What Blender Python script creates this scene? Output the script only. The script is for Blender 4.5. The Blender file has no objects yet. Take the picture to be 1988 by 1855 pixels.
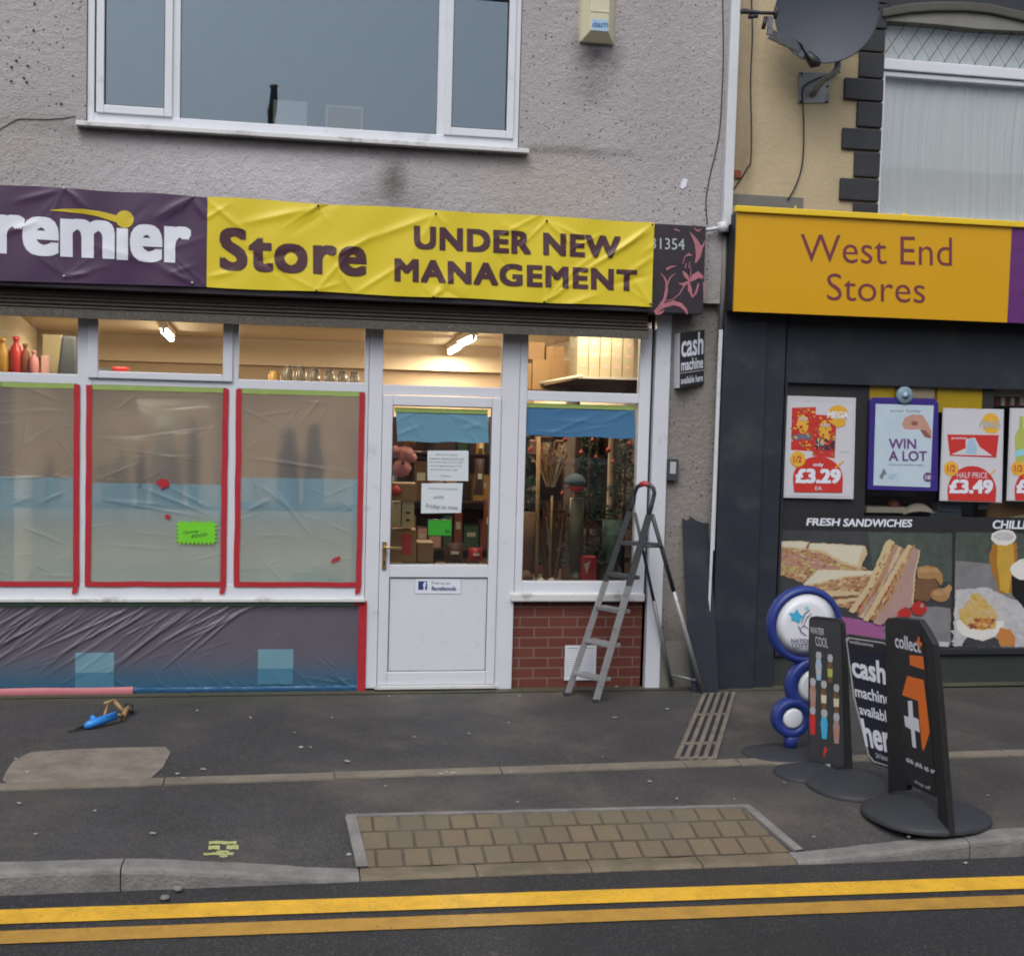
import bpy, bmesh, math, random
from mathutils import Vector
from mathutils import noise as mnoise
R = math.radians
random.seed(7)
sc = bpy.context.scene
col = sc.collection

# ------------------------------------------------------------------ camera
D, H, FPX, PW, PH = 8.972, 2.10, 2400.0, 1988.0, 1855.0
YAW, PITCH, ROLL = R(9.767), R(-3.333), R(1.544)
fw = Vector((math.sin(YAW)*math.cos(PITCH), math.cos(YAW)*math.cos(PITCH), math.sin(PITCH)))
rt = Vector((math.cos(YAW), -math.sin(YAW), 0))
up = rt.cross(fw)
r2 = rt*math.cos(ROLL) + up*math.sin(ROLL)
u2 = -rt*math.sin(ROLL) + up*math.cos(ROLL)
CAM = Vector((0, -D, H))
cd = bpy.data.cameras.new("camera"); cam = bpy.data.objects.new("camera", cd); col.objects.link(cam)
from mathutils import Matrix
cam.matrix_world = Matrix(((r2.x, u2.x, -fw.x, CAM.x), (r2.y, u2.y, -fw.y, CAM.y), (r2.z, u2.z, -fw.z, CAM.z), (0, 0, 0, 1)))
cd.sensor_width = 36; cd.lens = 36*FPX/PW; cd.clip_end = 500; cd.clip_start = .05
sc.camera = cam

# ------------------------------------------------------------------ world, sun, exposure (overcast winter afternoon)
w = bpy.data.worlds.new("World"); sc.world = w; w.use_nodes = True
nt = w.node_tree; bg = nt.nodes['Background']
sky = nt.nodes.new('ShaderNodeTexSky'); sky.sky_type = 'NISHITA'; sky.sun_disc = False
SUN_EL, SUN_ROT = R(52), R(200)
sky.sun_elevation = SUN_EL; sky.sun_rotation = SUN_ROT
sky.air_density = 1.0; sky.dust_density = 4.0; sky.ozone_density = 1.0
hs = nt.nodes.new('ShaderNodeHueSaturation'); hs.inputs['Saturation'].default_value = .45
nt.links.new(sky.outputs[0], hs.inputs['Color']); nt.links.new(hs.outputs[0], bg.inputs[0])
bg.inputs[1].default_value = 0.15
sl = bpy.data.lights.new("sun", 'SUN'); sl.energy = .85; sl.angle = R(40); sl.color = (1, .97, .93)
sun = bpy.data.objects.new("sun", sl); col.objects.link(sun)
sun.rotation_euler = (R(90)-SUN_EL, 0, math.pi-SUN_ROT+math.pi)
sun.rotation_euler = (R(38), 0, R(-20))
sc.view_settings.view_transform = 'Standard'; sc.view_settings.look = 'None'
sc.view_settings.exposure = 0.12; sc.view_settings.gamma = 1
sc.cycles.max_bounces = 10; sc.cycles.transparent_max_bounces = 16
try: sc.cycles.use_denoising = True
except Exception: pass
sc.cycles.filter_width = 1.9
sc.cycles.caustics_reflective = False; sc.cycles.caustics_refractive = False

# ------------------------------------------------------------------ measuring helpers: a place on a real plane seen at a point of the survey picture
def ray(px, py): return r2*((px-PW/2)/FPX) - u2*((py-PH/2)/FPX) + fw
def F(px, py, Y=0.0):
    a = ray(px, py); return CAM + a*((D+Y)/a.y)
def G(px, py, z=0.0):
    a = ray(px, py); return CAM + a*((z-H)/a.z)
def PL(px, py, P, n):
    a = ray(px, py); return CAM + a*((P-CAM).dot(n)/a.dot(n))
K = PW/2430.0
ZN = {'z1': (0, 0, 900/1988), 'z2': (800, 0, 900/1988), 'z3': (1600, 0, .4312), 'z4': (0, 700, 900/1988), 'z5': (0, 1300, .5218),
      'zm': (800, 700, .5389), 'z6': (1600, 800, .4312), 'z7': (1700, 1350, .40421), 'z8': (800, 1600, 900/1988),
      'a1': (1960, 0, .23642), 'dz': (1750, 0, .17606), 's3': (1780, 1440, .24805), 's4': (2050, 1440, .30198), 's5': (1540, 500, .24272),
      's6': (900, 950, .33199), 's7': (1300, 1100, .32349), 's8': (0, 1580, .25151), 'p1': (1830, 900, .30181), 'p2': (1830, 1230, .30181),
      'al': (1200, 0, .25151), 'gr': (1500, 1550, .18868), 'd': (0, 0, 1/K)}
def d(z, x, y):
    a = ZN[z]; return ((a[0]+x*a[2])*K, (a[1]+y*a[2])*K)
def FZ(z, x, y, Y=0.0): return F(*d(z, x, y), Y)
def GZ(z, x, y, h=0.0): return G(*d(z, x, y), h)
def X(px, py, Y=0.0): return F(px, py, Y).x
def Z(px, py, Y=0.0): return F(px, py, Y).z

# ------------------------------------------------------------------ materials
def s2l(c):
    return tuple(((v/255)/12.92 if v <= 10 else (((v/255)+.055)/1.055)**2.4) for v in c)
MATS = {}
def newmat(name):
    m = bpy.data.materials.new(name); m.use_nodes = True; MATS[name] = m
    nt = m.node_tree; b = nt.nodes['Principled BSDF']
    return m, nt, b
def N(nt, t, **kw):
    n = nt.nodes.new(t)
    for k, v in kw.items(): setattr(n, k, v)
    return n
def L(nt, a, b): nt.links.new(a, b)
def math_(nt, op, a, b=None, clamp=False):
    n = N(nt, 'ShaderNodeMath', operation=op); n.use_clamp = clamp
    for i, v in enumerate((a, b)):
        if v is None: continue
        if isinstance(v, (int, float)): n.inputs[i].default_value = v
        else: L(nt, v, n.inputs[i])
    return n.outputs[0]
def mixc(nt, f, a, b):
    n = N(nt, 'ShaderNodeMix', data_type='RGBA')
    for i, v in ((0, f), (6, a), (7, b)):
        if isinstance(v, (int, float)): n.inputs[i].default_value = v
        elif isinstance(v, tuple): n.inputs[i].default_value = (v[0], v[1], v[2], 1)
        else: L(nt, v, n.inputs[i])
    return n.outputs[2]
def noise(nt, vec, scale, detail=4, rough=.55):
    n = N(nt, 'ShaderNodeTexNoise'); n.inputs['Scale'].default_value = scale; n.inputs['Detail'].default_value = detail
    n.inputs['Roughness'].default_value = rough
    if vec is not None: L(nt, vec, n.inputs['Vector'])
    return n.outputs['Fac']
def ramp(nt, f, a, b):
    n = N(nt, 'ShaderNodeMapRange'); n.interpolation_type = 'SMOOTHSTEP'; L(nt, f, n.inputs[0]); n.inputs[1].default_value = a; n.inputs[2].default_value = b
    return n.outputs[0]
def wpos(nt): return N(nt, 'ShaderNodeNewGeometry').outputs['Position']
def bump(nt, b, h, strength=.3, dist=.01):
    n = N(nt, 'ShaderNodeBump'); n.inputs['Strength'].default_value = strength; n.inputs['Distance'].default_value = dist
    L(nt, h, n.inputs['Height']); L(nt, n.outputs[0], b.inputs['Normal'])
def P(name, c, rough=.5, metal=0, var=.12, vs=6, bs=60, bst=.12, dirt=None, ds=3, dt=(.5, .7), spec=.5):
    """everyday surface: base colour with soft mottling, optional dirt patches, light bump"""
    m, nt, b = newmat(name)
    p = wpos(nt)
    n1 = noise(nt, p, vs, 5)
    c = tuple(c)
    cc = mixc(nt, n1, tuple(v*(1-var) for v in c), tuple(min(1, v*(1+var)) for v in c))
    if dirt:
        cc = mixc(nt, math_(nt, 'MULTIPLY', ramp(nt, noise(nt, p, ds, 6, .65), *dt), .8), cc, dirt)
    L(nt, cc, b.inputs['Base Color'])
    r = math_(nt, 'ADD', math_(nt, 'MULTIPLY', noise(nt, p, vs*2, 4), .2), rough-.1, True)
    L(nt, r, b.inputs['Roughness'])
    b.inputs['Metallic'].default_value = metal
    b.inputs['Specular IOR Level'].default_value = spec
    if bst: bump(nt, b, noise(nt, p, bs, 3), bst, .004)
    return m
def emit(name, c, s):
    m, nt, b = newmat(name); b.inputs['Emission Color'].default_value = (*c, 1); b.inputs['Emission Strength'].default_value = s
    b.inputs['Base Color'].default_value = (.8, .8, .8, 1); return m
def glass(name, tint=(.9, .93, .93), refl=1.0, base=.04, gt=(1, 1, 1)):
    m, nt, b = newmat(name); nt.nodes.remove(b)
    out = nt.nodes['Material Output']
    fr = N(nt, 'ShaderNodeFresnel'); fr.inputs[0].default_value = 1.5
    tr = N(nt, 'ShaderNodeBsdfTransparent'); tr.inputs[0].default_value = (*tint, 1)
    gl = N(nt, 'ShaderNodeBsdfGlossy'); gl.inputs['Roughness'].default_value = .01; gl.inputs[0].default_value = (*gt, 1)
    f = math_(nt, 'ADD', math_(nt, 'MULTIPLY', fr.outputs[0], 1.6*refl), base, True)
    mx = N(nt, 'ShaderNodeMixShader'); L(nt, f, mx.inputs[0]); L(nt, tr.outputs[0], mx.inputs[1]); L(nt, gl.outputs[0], mx.inputs[2])
    # float-glass waviness
    bp = N(nt, 'ShaderNodeBump'); bp.inputs['Strength'].default_value = .05; bp.inputs['Distance'].default_value = .01
    L(nt, noise(nt, wpos(nt), 3, 2), bp.inputs['Height']); L(nt, bp.outputs[0], gl.inputs['Normal'])
    L(nt, mx.outputs[0], out.inputs[0]); return m
def sep(nt, p):
    s = N(nt, 'ShaderNodeSeparateXYZ'); L(nt, p, s.inputs[0]); return s.outputs
def film(name, c, see=.4, rough=.3, gloss=.25, seetint=(1, 1, 1), ior=1.02, low=None):
    """thin plastic: part see-through (softly blurred), part milky, with a sheen"""
    m, nt, b = newmat(name); nt.nodes.remove(b)
    out = nt.nodes['Material Output']; p = wpos(nt)
    rf = N(nt, 'ShaderNodeBsdfRefraction'); rf.inputs['IOR'].default_value = ior; rf.inputs['Roughness'].default_value = rough; rf.inputs[0].default_value = (*seetint, 1)
    if rough < .02:
        rf = N(nt, 'ShaderNodeBsdfTransparent'); rf.inputs[0].default_value = (*seetint, 1)
    df = N(nt, 'ShaderNodeBsdfDiffuse'); cc = mixc(nt, noise(nt, p, 4, 5), tuple(v*.85 for v in c), tuple(min(1, v*1.15) for v in c))
    if low:      # plastic dyed blue towards its lower hem
        cc = mixc(nt, ramp(nt, math_(nt, 'ADD', sep(nt, p)[2], math_(nt, 'MULTIPLY', noise(nt, p, 5, 3), .06)), low[2], low[1]), low[0], cc)
    L(nt, cc, df.inputs[0])
    tl = N(nt, 'ShaderNodeBsdfTranslucent'); L(nt, cc, tl.inputs[0])
    m1 = N(nt, 'ShaderNodeMixShader'); m1.inputs[0].default_value = .3; L(nt, df.outputs[0], m1.inputs[1]); L(nt, tl.outputs[0], m1.inputs[2])
    m2 = N(nt, 'ShaderNodeMixShader'); m2.inputs[0].default_value = see; L(nt, m1.outputs[0], m2.inputs[1]); L(nt, rf.outputs[0], m2.inputs[2])
    gl = N(nt, 'ShaderNodeBsdfGlossy'); gl.inputs['Roughness'].default_value = .22
    lw = N(nt, 'ShaderNodeFresnel'); lw.inputs[0].default_value = 1.5
    m3 = N(nt, 'ShaderNodeMixShader'); L(nt, math_(nt, 'MULTIPLY', lw.outputs[0], gloss*4, True), m3.inputs[0]); L(nt, m2.outputs[0], m3.inputs[1]); L(nt, gl.outputs[0], m3.inputs[2])
    L(nt, m3.outputs[0], out.inputs[0]); return m

def sep(nt, p):
    s = N(nt, 'ShaderNodeSeparateXYZ'); L(nt, p, s.inputs[0]); return s.outputs
def blob(nt, s, cx, cz, rx, rz, soft=1.0):
    """soft elliptical patch on the facade, 1 in the middle"""
    a = math_(nt, 'MULTIPLY', math_(nt, 'SUBTRACT', s[0], cx), 1/rx); b = math_(nt, 'MULTIPLY', math_(nt, 'SUBTRACT', s[2], cz), 1/rz)
    q = math_(nt, 'ADD', math_(nt, 'MULTIPLY', a, a), math_(nt, 'MULTIPLY', b, b))
    return math_(nt, 'SUBTRACT', 1.0, math_(nt, 'POWER', q, .5), True)

def roughcast(name, c, c2, pits=True, stains=(), bs=1.0):
    m, nt, b = newmat(name); p = wpos(nt); s = sep(nt, p)
    cc = mixc(nt, ramp(nt, noise(nt, p, 1.3, 6, .6), .3, .7), c, c2)
    cc = mixc(nt, math_(nt, 'MULTIPLY', noise(nt, p, 90, 3), .6), cc, tuple(v*.62 for v in c))
    if pits:
        v = N(nt, 'ShaderNodeTexVoronoi'); v.inputs['Scale'].default_value = 26; L(nt, p, v.inputs['Vector'])
        v2 = N(nt, 'ShaderNodeTexVoronoi'); v2.inputs['Scale'].default_value = 26; L(nt, p, v2.inputs['Vector'])
        cell = N(nt, 'ShaderNodeSeparateColor'); L(nt, v2.outputs['Color'], cell.inputs[0])
        pit = math_(nt, 'MULTIPLY', math_(nt, 'LESS_THAN', v.outputs['Distance'], .20), math_(nt, 'GREATER_THAN', cell.outputs[0], .55))
        lp = math_(nt, 'MULTIPLY', math_(nt, 'LESS_THAN', v.outputs['Distance'], .2), math_(nt, 'LESS_THAN', cell.outputs[0], .2))  # pale specks: highlights on the render's dimples, put into the colour
        cc = mixc(nt, math_(nt, 'MULTIPLY', pit, .8), cc, (.06, .055, .06)); cc = mixc(nt, math_(nt, 'MULTIPLY', lp, .14), cc, (.7, .7, .72))
    for (cx, cz, rx, rz, colr, st) in stains:
        bl = math_(nt, 'MULTIPLY', blob(nt, s, cx, cz, rx, rz), math_(nt, 'ADD', noise(nt, p, 7, 6, .7), .25))
        cc = mixc(nt, math_(nt, 'MULTIPLY', ramp(nt, bl, .05, .8), st), cc, colr)
    L(nt, cc, b.inputs['Base Color']); b.inputs['Roughness'].default_value = .92; b.inputs['Specular IOR Level'].default_value = .2
    h = math_(nt, 'ADD', noise(nt, p, 70, 4, .6), math_(nt, 'MULTIPLY', noise(nt, p, 24, 3), 1.2))
    bump(nt, b, h, .75*bs, .014)
    return m

# ------------------------------------------------------------------ mesh builder
class M:
    def __init__(s, mat=None): s.v = []; s.f = []; s.mi = []; s.mats = []; s.sm = []; s.cur = 0; s.smooth = False
    def use(s, mat):
        if mat not in s.mats: s.mats.append(mat)
        s.cur = s.mats.index(mat); return s
    def add(s, vs, fs):
        o = len(s.v); s.v += [Vector(v) for v in vs]
        for f in fs: s.f.append([i+o for i in f]); s.mi.append(s.cur); s.sm.append(s.smooth)
        return s
    def box(s, x0, x1, y0, y1, z0, z1):
        v = [(x, y, z) for x in (x0, x1) for y in (y0, y1) for z in (z0, z1)]
        return s.add(v, [(0, 1, 3, 2), (4, 6, 7, 5), (0, 4, 5, 1), (2, 3, 7, 6), (0, 2, 6, 4), (1, 5, 7, 3)])
    def hexa(s, b, t):
        """two quads (four points each, same winding) joined into a solid"""
        return s.add(list(b)+list(t), [(3, 2, 1, 0), (4, 5, 6, 7), (0, 1, 5, 4), (1, 2, 6, 5), (2, 3, 7, 6), (3, 0, 4, 7)])
    def poly(s, pts): return s.add(pts, [list(range(len(pts)))])
    def slab(s, pts, off):
        """polygon given solid thickness along off"""
        n = len(pts); off = Vector(off); p = [Vector(q) for q in pts]
        fs = [list(range(n)), list(range(2*n-1, n-1, -1))] + [(i, i+n, (i+1) % n+n, (i+1) % n) for i in range(n)]
        return s.add(p+[q+off for q in p], fs)
    def tube(s, pts, r, n=10, cap=True):
        pts = [Vector(p) for p in pts]; rr = r if isinstance(r, (list, tuple)) else [r]*len(pts)
        rings = []; pa = None; sm0 = s.smooth; s.smooth = True; o = len(s.v)
        vs = []
        for i, p in enumerate(pts):
            t = (pts[min(i+1, len(pts)-1)]-pts[max(i-1, 0)]).normalized()
            a = t.orthogonal().normalized() if pa is None else (pa - t*pa.dot(t)).normalized()
            pa = a; b = t.cross(a)
            for k in range(n):
                q = 2*math.pi*k/n; vs.append(p+(a*math.cos(q)+b*math.sin(q))*rr[i])
        fs = []
        for i in range(len(pts)-1):
            for k in range(n): fs.append((i*n+k, i*n+(k+1) % n, (i+1)*n+(k+1) % n, (i+1)*n+k))
        if cap: fs += [list(range(n-1, -1, -1)), list(range((len(pts)-1)*n, len(pts)*n))]
        s.add(vs, fs); s.smooth = sm0; return s
    def lathe(s, c, prof, n=24, axis='z'):
        vs = []; sm0 = s.smooth; s.smooth = True
        for (r, h) in prof:
            for k in range(n):
                q = 2*math.pi*k/n; a, b = r*math.cos(q), r*math.sin(q)
                vs.append(Vector(c)+(Vector((a, b, h)) if axis == 'z' else Vector((a, -h, b))))
        m = len(prof)
        fs = [(i*n+k, i*n+(k+1) % n, (i+1)*n+(k+1) % n, (i+1)*n+k) for i in range(m-1) for k in range(n)]
        if prof[0][0] > 1e-4: fs.append(list(range(n-1, -1, -1)))
        if prof[-1][0] > 1e-4: fs.append(list(range((m-1)*n, m*n)))
        s.add(vs, fs); s.smooth = sm0; return s
    def grid(s, nx, ny, fn):
        sm0 = s.smooth; s.smooth = True
        vs = [fn(i/nx, j/ny) for j in range(ny+1) for i in range(nx+1)]
        s.add(vs, [(j*(nx+1)+i, j*(nx+1)+i+1, (j+1)*(nx+1)+i+1, (j+1)*(nx+1)+i) for j in range(ny) for i in range(nx)])
        s.smooth = sm0; return s
    def build(s, name, parent=None, bev=0):
        me = bpy.data.meshes.new(name); off = WL(parent)
        me.from_pydata([v-off for v in s.v], [], s.f)
        for m in s.mats: me.materials.append(MATS[m] if isinstance(m, str) else m)
        me.polygons.foreach_set('material_index', s.mi); me.polygons.foreach_set('use_smooth', s.sm)
        me.update()
        o = bpy.data.objects.new(name, me); col.objects.link(o)
        if parent is not None: o.parent = parent
        if bev:
            b = o.modifiers.new('bevel', 'BEVEL'); b.width = bev; b.segments = 2; b.limit_method = 'ANGLE'; b.angle_limit = R(40)
        return o
def WL(o):
    p = Vector((0, 0, 0))
    while o is not None: p += o.location; o = o.parent
    return p
def thing(name, label, cat, loc=(0, 0, 0), group=None):
    o = bpy.data.objects.new(name, None); col.objects.link(o); o.location = loc; o.empty_display_size = .1
    o['label'] = label; o['category'] = cat
    if group: o['group'] = group
    return o
def tag(o, label, cat, group=None):
    """single-mesh thing: origin moved to its base"""
    me = o.data; cs = [v.co for v in me.vertices]
    b = Vector(((min(c.x for c in cs)+max(c.x for c in cs))/2, (min(c.y for c in cs)+max(c.y for c in cs))/2, min(c.z for c in cs)))
    for v in me.vertices: v.co -= b
    o.location = b
    o['label'] = label; o['category'] = cat
    if group: o['group'] = group
    return o
def struct(o): o['kind'] = 'structure'; return o

_tc = {}
def text2d(s, bold=0.0, shear=0.0, spacing=1.0, res=4):
    key = (s, bold, shear, spacing)
    if key in _tc: return _tc[key]
    grow = bold if bold > .012 else 0; bold = 0 if bold > .012 else bold
    c = bpy.data.curves.new('t', 'FONT'); c.body = s; c.size = 1; c.offset = bold; c.shear = shear; c.resolution_u = res; c.align_x = 'LEFT'; c.space_character = spacing
    o = bpy.data.objects.new('t', c); col.objects.link(o)
    bpy.context.view_layer.update()
    dg = bpy.context.evaluated_depsgraph_get(); me = bpy.data.meshes.new_from_object(o.evaluated_get(dg))
    vs = [(v.co.x, v.co.y) for v in me.vertices]; fs = [list(p.vertices) for p in me.polygons]
    bpy.data.objects.remove(o); bpy.data.curves.remove(c); bpy.data.meshes.remove(me)
    if grow > 0 and vs:      # heavier weight: the outline stamped round a small circle (each stamp on its own level)
        n0, f0 = vs[:], fs[:]; LV = [0]*len(vs)
        for k in range(8):
            ox, oy = [(1, 1), (-1, 1), (-1, -1), (1, -1), (1, 0), (-1, 0), (0, 1), (0, -1)][k]; vs += [(v[0]+grow*ox, v[1]+grow*.8*oy) for v in n0]; fs += [[i+len(n0)*(k+1) for i in f] for f in f0]
    if not vs: vs, fs = [(0, 0)], []
    x0 = min(v[0] for v in vs); x1 = max(v[0] for v in vs); y0 = min(v[1] for v in vs); y1 = max(v[1] for v in vs)
    vs = [((v[0]-x0)/(x1-x0+1e-9), (v[1]-y0)/(y1-y0+1e-9)) for v in vs]
    _tc[key] = (vs, fs, (x1-x0)/(y1-y0+1e-9)); return _tc[key]
def subdiv(vs, fs, maxlen, sx, sy):
    bm = bmesh.new(); V = [bm.verts.new((v[0]*sx, v[1]*sy, 0)) for v in vs]
    for f in fs:
        try: bm.faces.new([V[i] for i in f])
        except ValueError: pass
    bmesh.ops.triangulate(bm, faces=bm.faces[:])
    for _ in range(7):
        es = [e for e in bm.edges if e.calc_length() > maxlen]
        if not es: break
        bmesh.ops.subdivide_edges(bm, edges=es, cuts=1); bmesh.ops.triangulate(bm, faces=[f for f in bm.faces if len(f.verts) > 3])
    bm.verts.ensure_lookup_table()
    for i, v in enumerate(bm.verts): v.index = i
    o = ([(v.co.x/sx, v.co.y/sy) for v in bm.verts], [[v.index for v in f.verts] for f in bm.faces]); bm.free(); return o
def put_text(m, s, tl, tr, bl, bold=0.0, shear=0.0, lift=(0, -.002, 0), br=None, sub=0, disp=None, spacing=1.0):
    """lettering stretched between the corners of its own bounding box"""
    vs, fs, asp = text2d(s, bold, shear, spacing); nst = 9 if bold > .012 else 1; per = len(vs)//nst; nf = len(fs)//nst; tl, tr, bl = Vector(tl), Vector(tr), Vector(bl); br = Vector(br) if br is not None else tr+bl-tl
    lift = Vector(lift)
    ex_ = (tr-tl).cross(bl-tl).normalized(); ex_ = ex_ if ex_.dot(CAM-tl) > 0 else -ex_
    V_, F_, LV_ = [], [], []
    for k in range(nst):
        sv = vs[k*per:(k+1)*per]; sf = [[i-k*per for i in f] for f in fs[k*nf:(k+1)*nf]]
        if sub: sv, sf = subdiv(sv, sf, sub, (tr-tl).length, (tl-bl).length)
        F_ += [[i+len(V_) for i in f] for f in sf]; V_ += sv; LV_ += [k*.00012]*len(sv)
    vs, fs = V_, F_
    out = []
    for (u, v), lv in zip(vs, LV_):
        p = (bl*(1-u)+br*u)*(1-v)+(tl*(1-u)+tr*u)*v
        if disp: p = p+Vector((0, disp(p.x, p.z), 0))
        out.append(p+lift+ex_*lv)
    m.add(out, fs); return m

def seg_dist(px, pz, a, b):
    ax, az = a; bx, bz = b; dx, dz = bx-ax, bz-az; t = ((px-ax)*dx+(pz-az)*dz)/(dx*dx+dz*dz+1e-9); t = max(0, min(1, t))
    return math.hypot(px-ax-dx*t, pz-az-dz*t), t
def creases(lst, base=None):
    """displacement of thin sheet: ridges along line segments, fading to the far end"""
    def f(x, z):
        s = base(x, z) if base else 0
        for (a, b, amp, wd) in lst:
            dd, t = seg_dist(x, z, a, b)
            if dd < wd*4: s -= amp*(.45*math.exp(-(dd/wd)**2)+.6*math.exp(-dd/wd*1.5))*(math.sin(math.pi*min(1, max(0.02, t*.9+.08))))
        return s
    return f

ZG1, ZG0 = F(300, 1040).z, F(300, 955).z
# ---- palette (linear base colours)
WHITE_PVC = P('white_pvc', (.66, .69, .76), .35, var=.05, vs=3, bst=.03, dirt=(.42, .43, .46), ds=5, dt=(.58, .8))
P('white_post', (.62, .65, .72), .45, var=.06, dirt=(.3, .31, .3), ds=4, dt=(.55, .8))
P('sill_pvc', (.66, .67, .68), .4, var=.06, dirt=(.28, .27, .25), ds=6, dt=(.5, .7))
P('seal', (.03, .03, .035), .6)
P('alu', (.34, .345, .36), .42, .4, var=.15, vs=20, dirt=(.2, .2, .21), ds=14)
P('alu_dark', (.05, .055, .062), .5, .0, var=.15, vs=20)
P('rail_dull', (.20, .205, .215), .45, .3, var=.15, vs=20)
P('red_plastic', (.36, .03, .035), .4)
P('brass', (.48, .34, .14), .35, .8)
P('door_panel', (.66, .69, .75), .3, var=.03, bst=.02, dirt=(.5, .5, .5), ds=4, dt=(.6, .85))
P('shutter', (.085, .072, .062), .7, var=.4, vs=25, dirt=(.12, .11, .1), ds=30, dt=(.55, .75), bs=90, bst=.5)
P('shutter_grime', (.10, .092, .08), .95, var=.6, vs=60, dirt=(.3, .3, .3), ds=45, dt=(.55, .75), bs=120, bst=.9)
P('slate_paint', (.020, .026, .039), .5, var=.2, vs=3, bs=120, bst=.12, dirt=(.045, .05, .055), ds=3, dt=(.5, .75))
P('slate_dark', (.02, .022, .03), .55)
P('slate_green', (.03, .036, .036), .7, var=.25, dirt=(.05, .06, .03), ds=3)
P('dish_grey', (.055, .065, .088), .55, var=.08, vs=2, spec=.3)
P('galv', (.28, .3, .32), .5, .4, var=.25, vs=12, dirt=(.12, .11, .1), ds=9)
P('grey_conc', (.17, .165, .155), .9, var=.25, bs=80, bst=.5)
P('cable', (.02, .018, .016), .6)
P('cream_box', (.58, .55, .40), .45, var=.06, dirt=(.3, .28, .2), ds=8, dt=(.6, .8))
P('blue_print', (.10, .20, .42), .5)
P('quoin', (.028, .031, .038), .7, var=.3, vs=9, dirt=(.1, .1, .11), ds=14, dt=(.6, .8), bs=40, bst=.5)
P('arch_stone', (.20, .20, .185), .85, var=.25, bs=40, bst=.35)
P('hood_stone', (.085, .085, .075), .9, var=.3, bs=40, bst=.35)
P('banner_purple', s2l((74, 52, 82)), .42, var=.04, vs=2, bst=.02)
P('banner_yellow', (.72, .58, .035), .36, var=.04, vs=2, bst=.02)
P('print_white', (.72, .76, .86), .45, var=.02)
P('print_plum', s2l((78, 50, 58)), .42, var=.05)
P('print_gold', (.60, .47, .03), .42)
P('fascia_dark', (.035, .028, .038), .4, var=.2)
P('fascia_pink', (.42, .16, .20), .4, var=.35, vs=14)
P('digits', (.45, .52, .52), .5)
P('sign_yellow', (.64, .345, .006), .38, var=.04, vs=1.5, bst=.01)
P('sign_yellow_rail', (.80, .56, .03), .3, var=.05)
P('sign_purple', (.13, .035, .17), .3)
P('sign_brown', (.17, .04, .055), .4)
P('black_plastic', (.018, .019, .022), .45, var=.1)
P('base_plastic', (.030, .034, .042), .6, var=.15, vs=15, bs=150, bst=.15)
P('board_print', (.022, .022, .026), .5)
P('board_grey', (.045, .047, .052), .45)
P('navy', (.016, .018, .035), .45, var=.05)
P('royal', (.018, .04, .22), .42, var=.06)
P('white_disc', (.70, .73, .80), .35, var=.03)
P('cyan', (.06, .42, .70), .4)
P('pale_cyan', (.30, .62, .72), .4)
P('scribble', (.15, .15, .22), .5)
P('orange', (.80, .18, .025), .4)
P('print_grey', (.42, .44, .47), .5)
P('tape_red', (.43, .028, .04), .4, var=.1, vs=15)
P('tape_pink', (.60, .22, .25), .4, var=.12, vs=10)
P('tape_green', (.30, .42, .12), .45, var=.15, vs=15)
P('tape_teal', (.12, .24, .17), .5)
P('neon_green', (.17, .64, .03), .5, var=.05)
P('pen', (.03, .14, .03), .6)
P('green_card', (.04, .32, .03), .4)
P('paper', (.62, .68, .74), .6, var=.05, vs=3)
P('ink', (.18, .2, .24), .7)
P('ink_dark', (.03, .035, .06), .6)
P('fb_blue', (.02, .05, .18), .5)
P('blue_sheet', s2l((100, 145, 168)), .4, var=.1, vs=2)
P('blue_sheet_deep', s2l((72, 118, 158)), .3, var=.1, vs=2)
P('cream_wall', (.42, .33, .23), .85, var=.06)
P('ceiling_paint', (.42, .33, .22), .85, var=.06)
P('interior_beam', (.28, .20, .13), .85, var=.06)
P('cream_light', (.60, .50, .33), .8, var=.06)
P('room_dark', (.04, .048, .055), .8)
P('shop_floor', (.10, .08, .07), .5)
P('wood_dark', (.095, .045, .032), .6, var=.3)
P('card', (.34, .19, .075), .8, var=.15)
P('card_dark', (.30, .17, .075), .8, var=.15)
P('pack_white', (.66, .58, .48), .6, var=.1)
P('pack_cream', (.40, .32, .20), .6, var=.12)
P('pack_pink', (.62, .35, .30), .6)
P('plush_pink', (.62, .25, .24), .9, var=.3, vs=18)
P('toy_red', (.55, .04, .04), .4)
P('toy_green', (.05, .11, .06), .6)
P('meter_cream', (.58, .48, .28), .5)
P('straw', (.42, .26, .12), .8, var=.4, vs=30)
P('twig', (.16, .08, .04), .8, var=.4, vs=30)
P('needle', (.03, .06, .04), .7, var=.5, vs=40)
P('needle_light', (.07, .12, .09), .7, var=.5, vs=40)
P('bauble', (.75, .10, .06), .25)
P('boot', (.09, .085, .05), .5)
P('amber', (.55, .30, .06), .4)
P('cloth_grey', (.10, .13, .16), .9)
P('ivory', (.62, .58, .45), .6)
P('wall_slate', (.03, .035, .045), .8, var=.3)
P('curtain', (.88, .96, 1.0), .8, var=.05, vs=2)
P('shelf_yellow', (.90, .62, .02), .4)
P('shelf_ivory', (.70, .60, .40), .5)
P('spray_yellow', (.40, .42, .18), .8, var=.3, vs=30)
P('litter', (.34, .34, .32), .7, var=.3, vs=60)
P('opp_wall', (.36, .32, .30), .9, var=.2)
P('opp_roof', (.05, .055, .065), .8, var=.3)
P('wooden_handle', (.32, .21, .10), .6, var=.2, vs=30)
P('tool_blue', (.03, .25, .72), .35)
P('lead', (.20, .20, .19), .7, var=.3, vs=10)
P('pipe_white', (.62, .65, .70), .4, var=.06, dirt=(.35, .35, .34), ds=4, dt=(.55, .75))
P('terracotta', (.25, .07, .04), .8)
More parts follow.
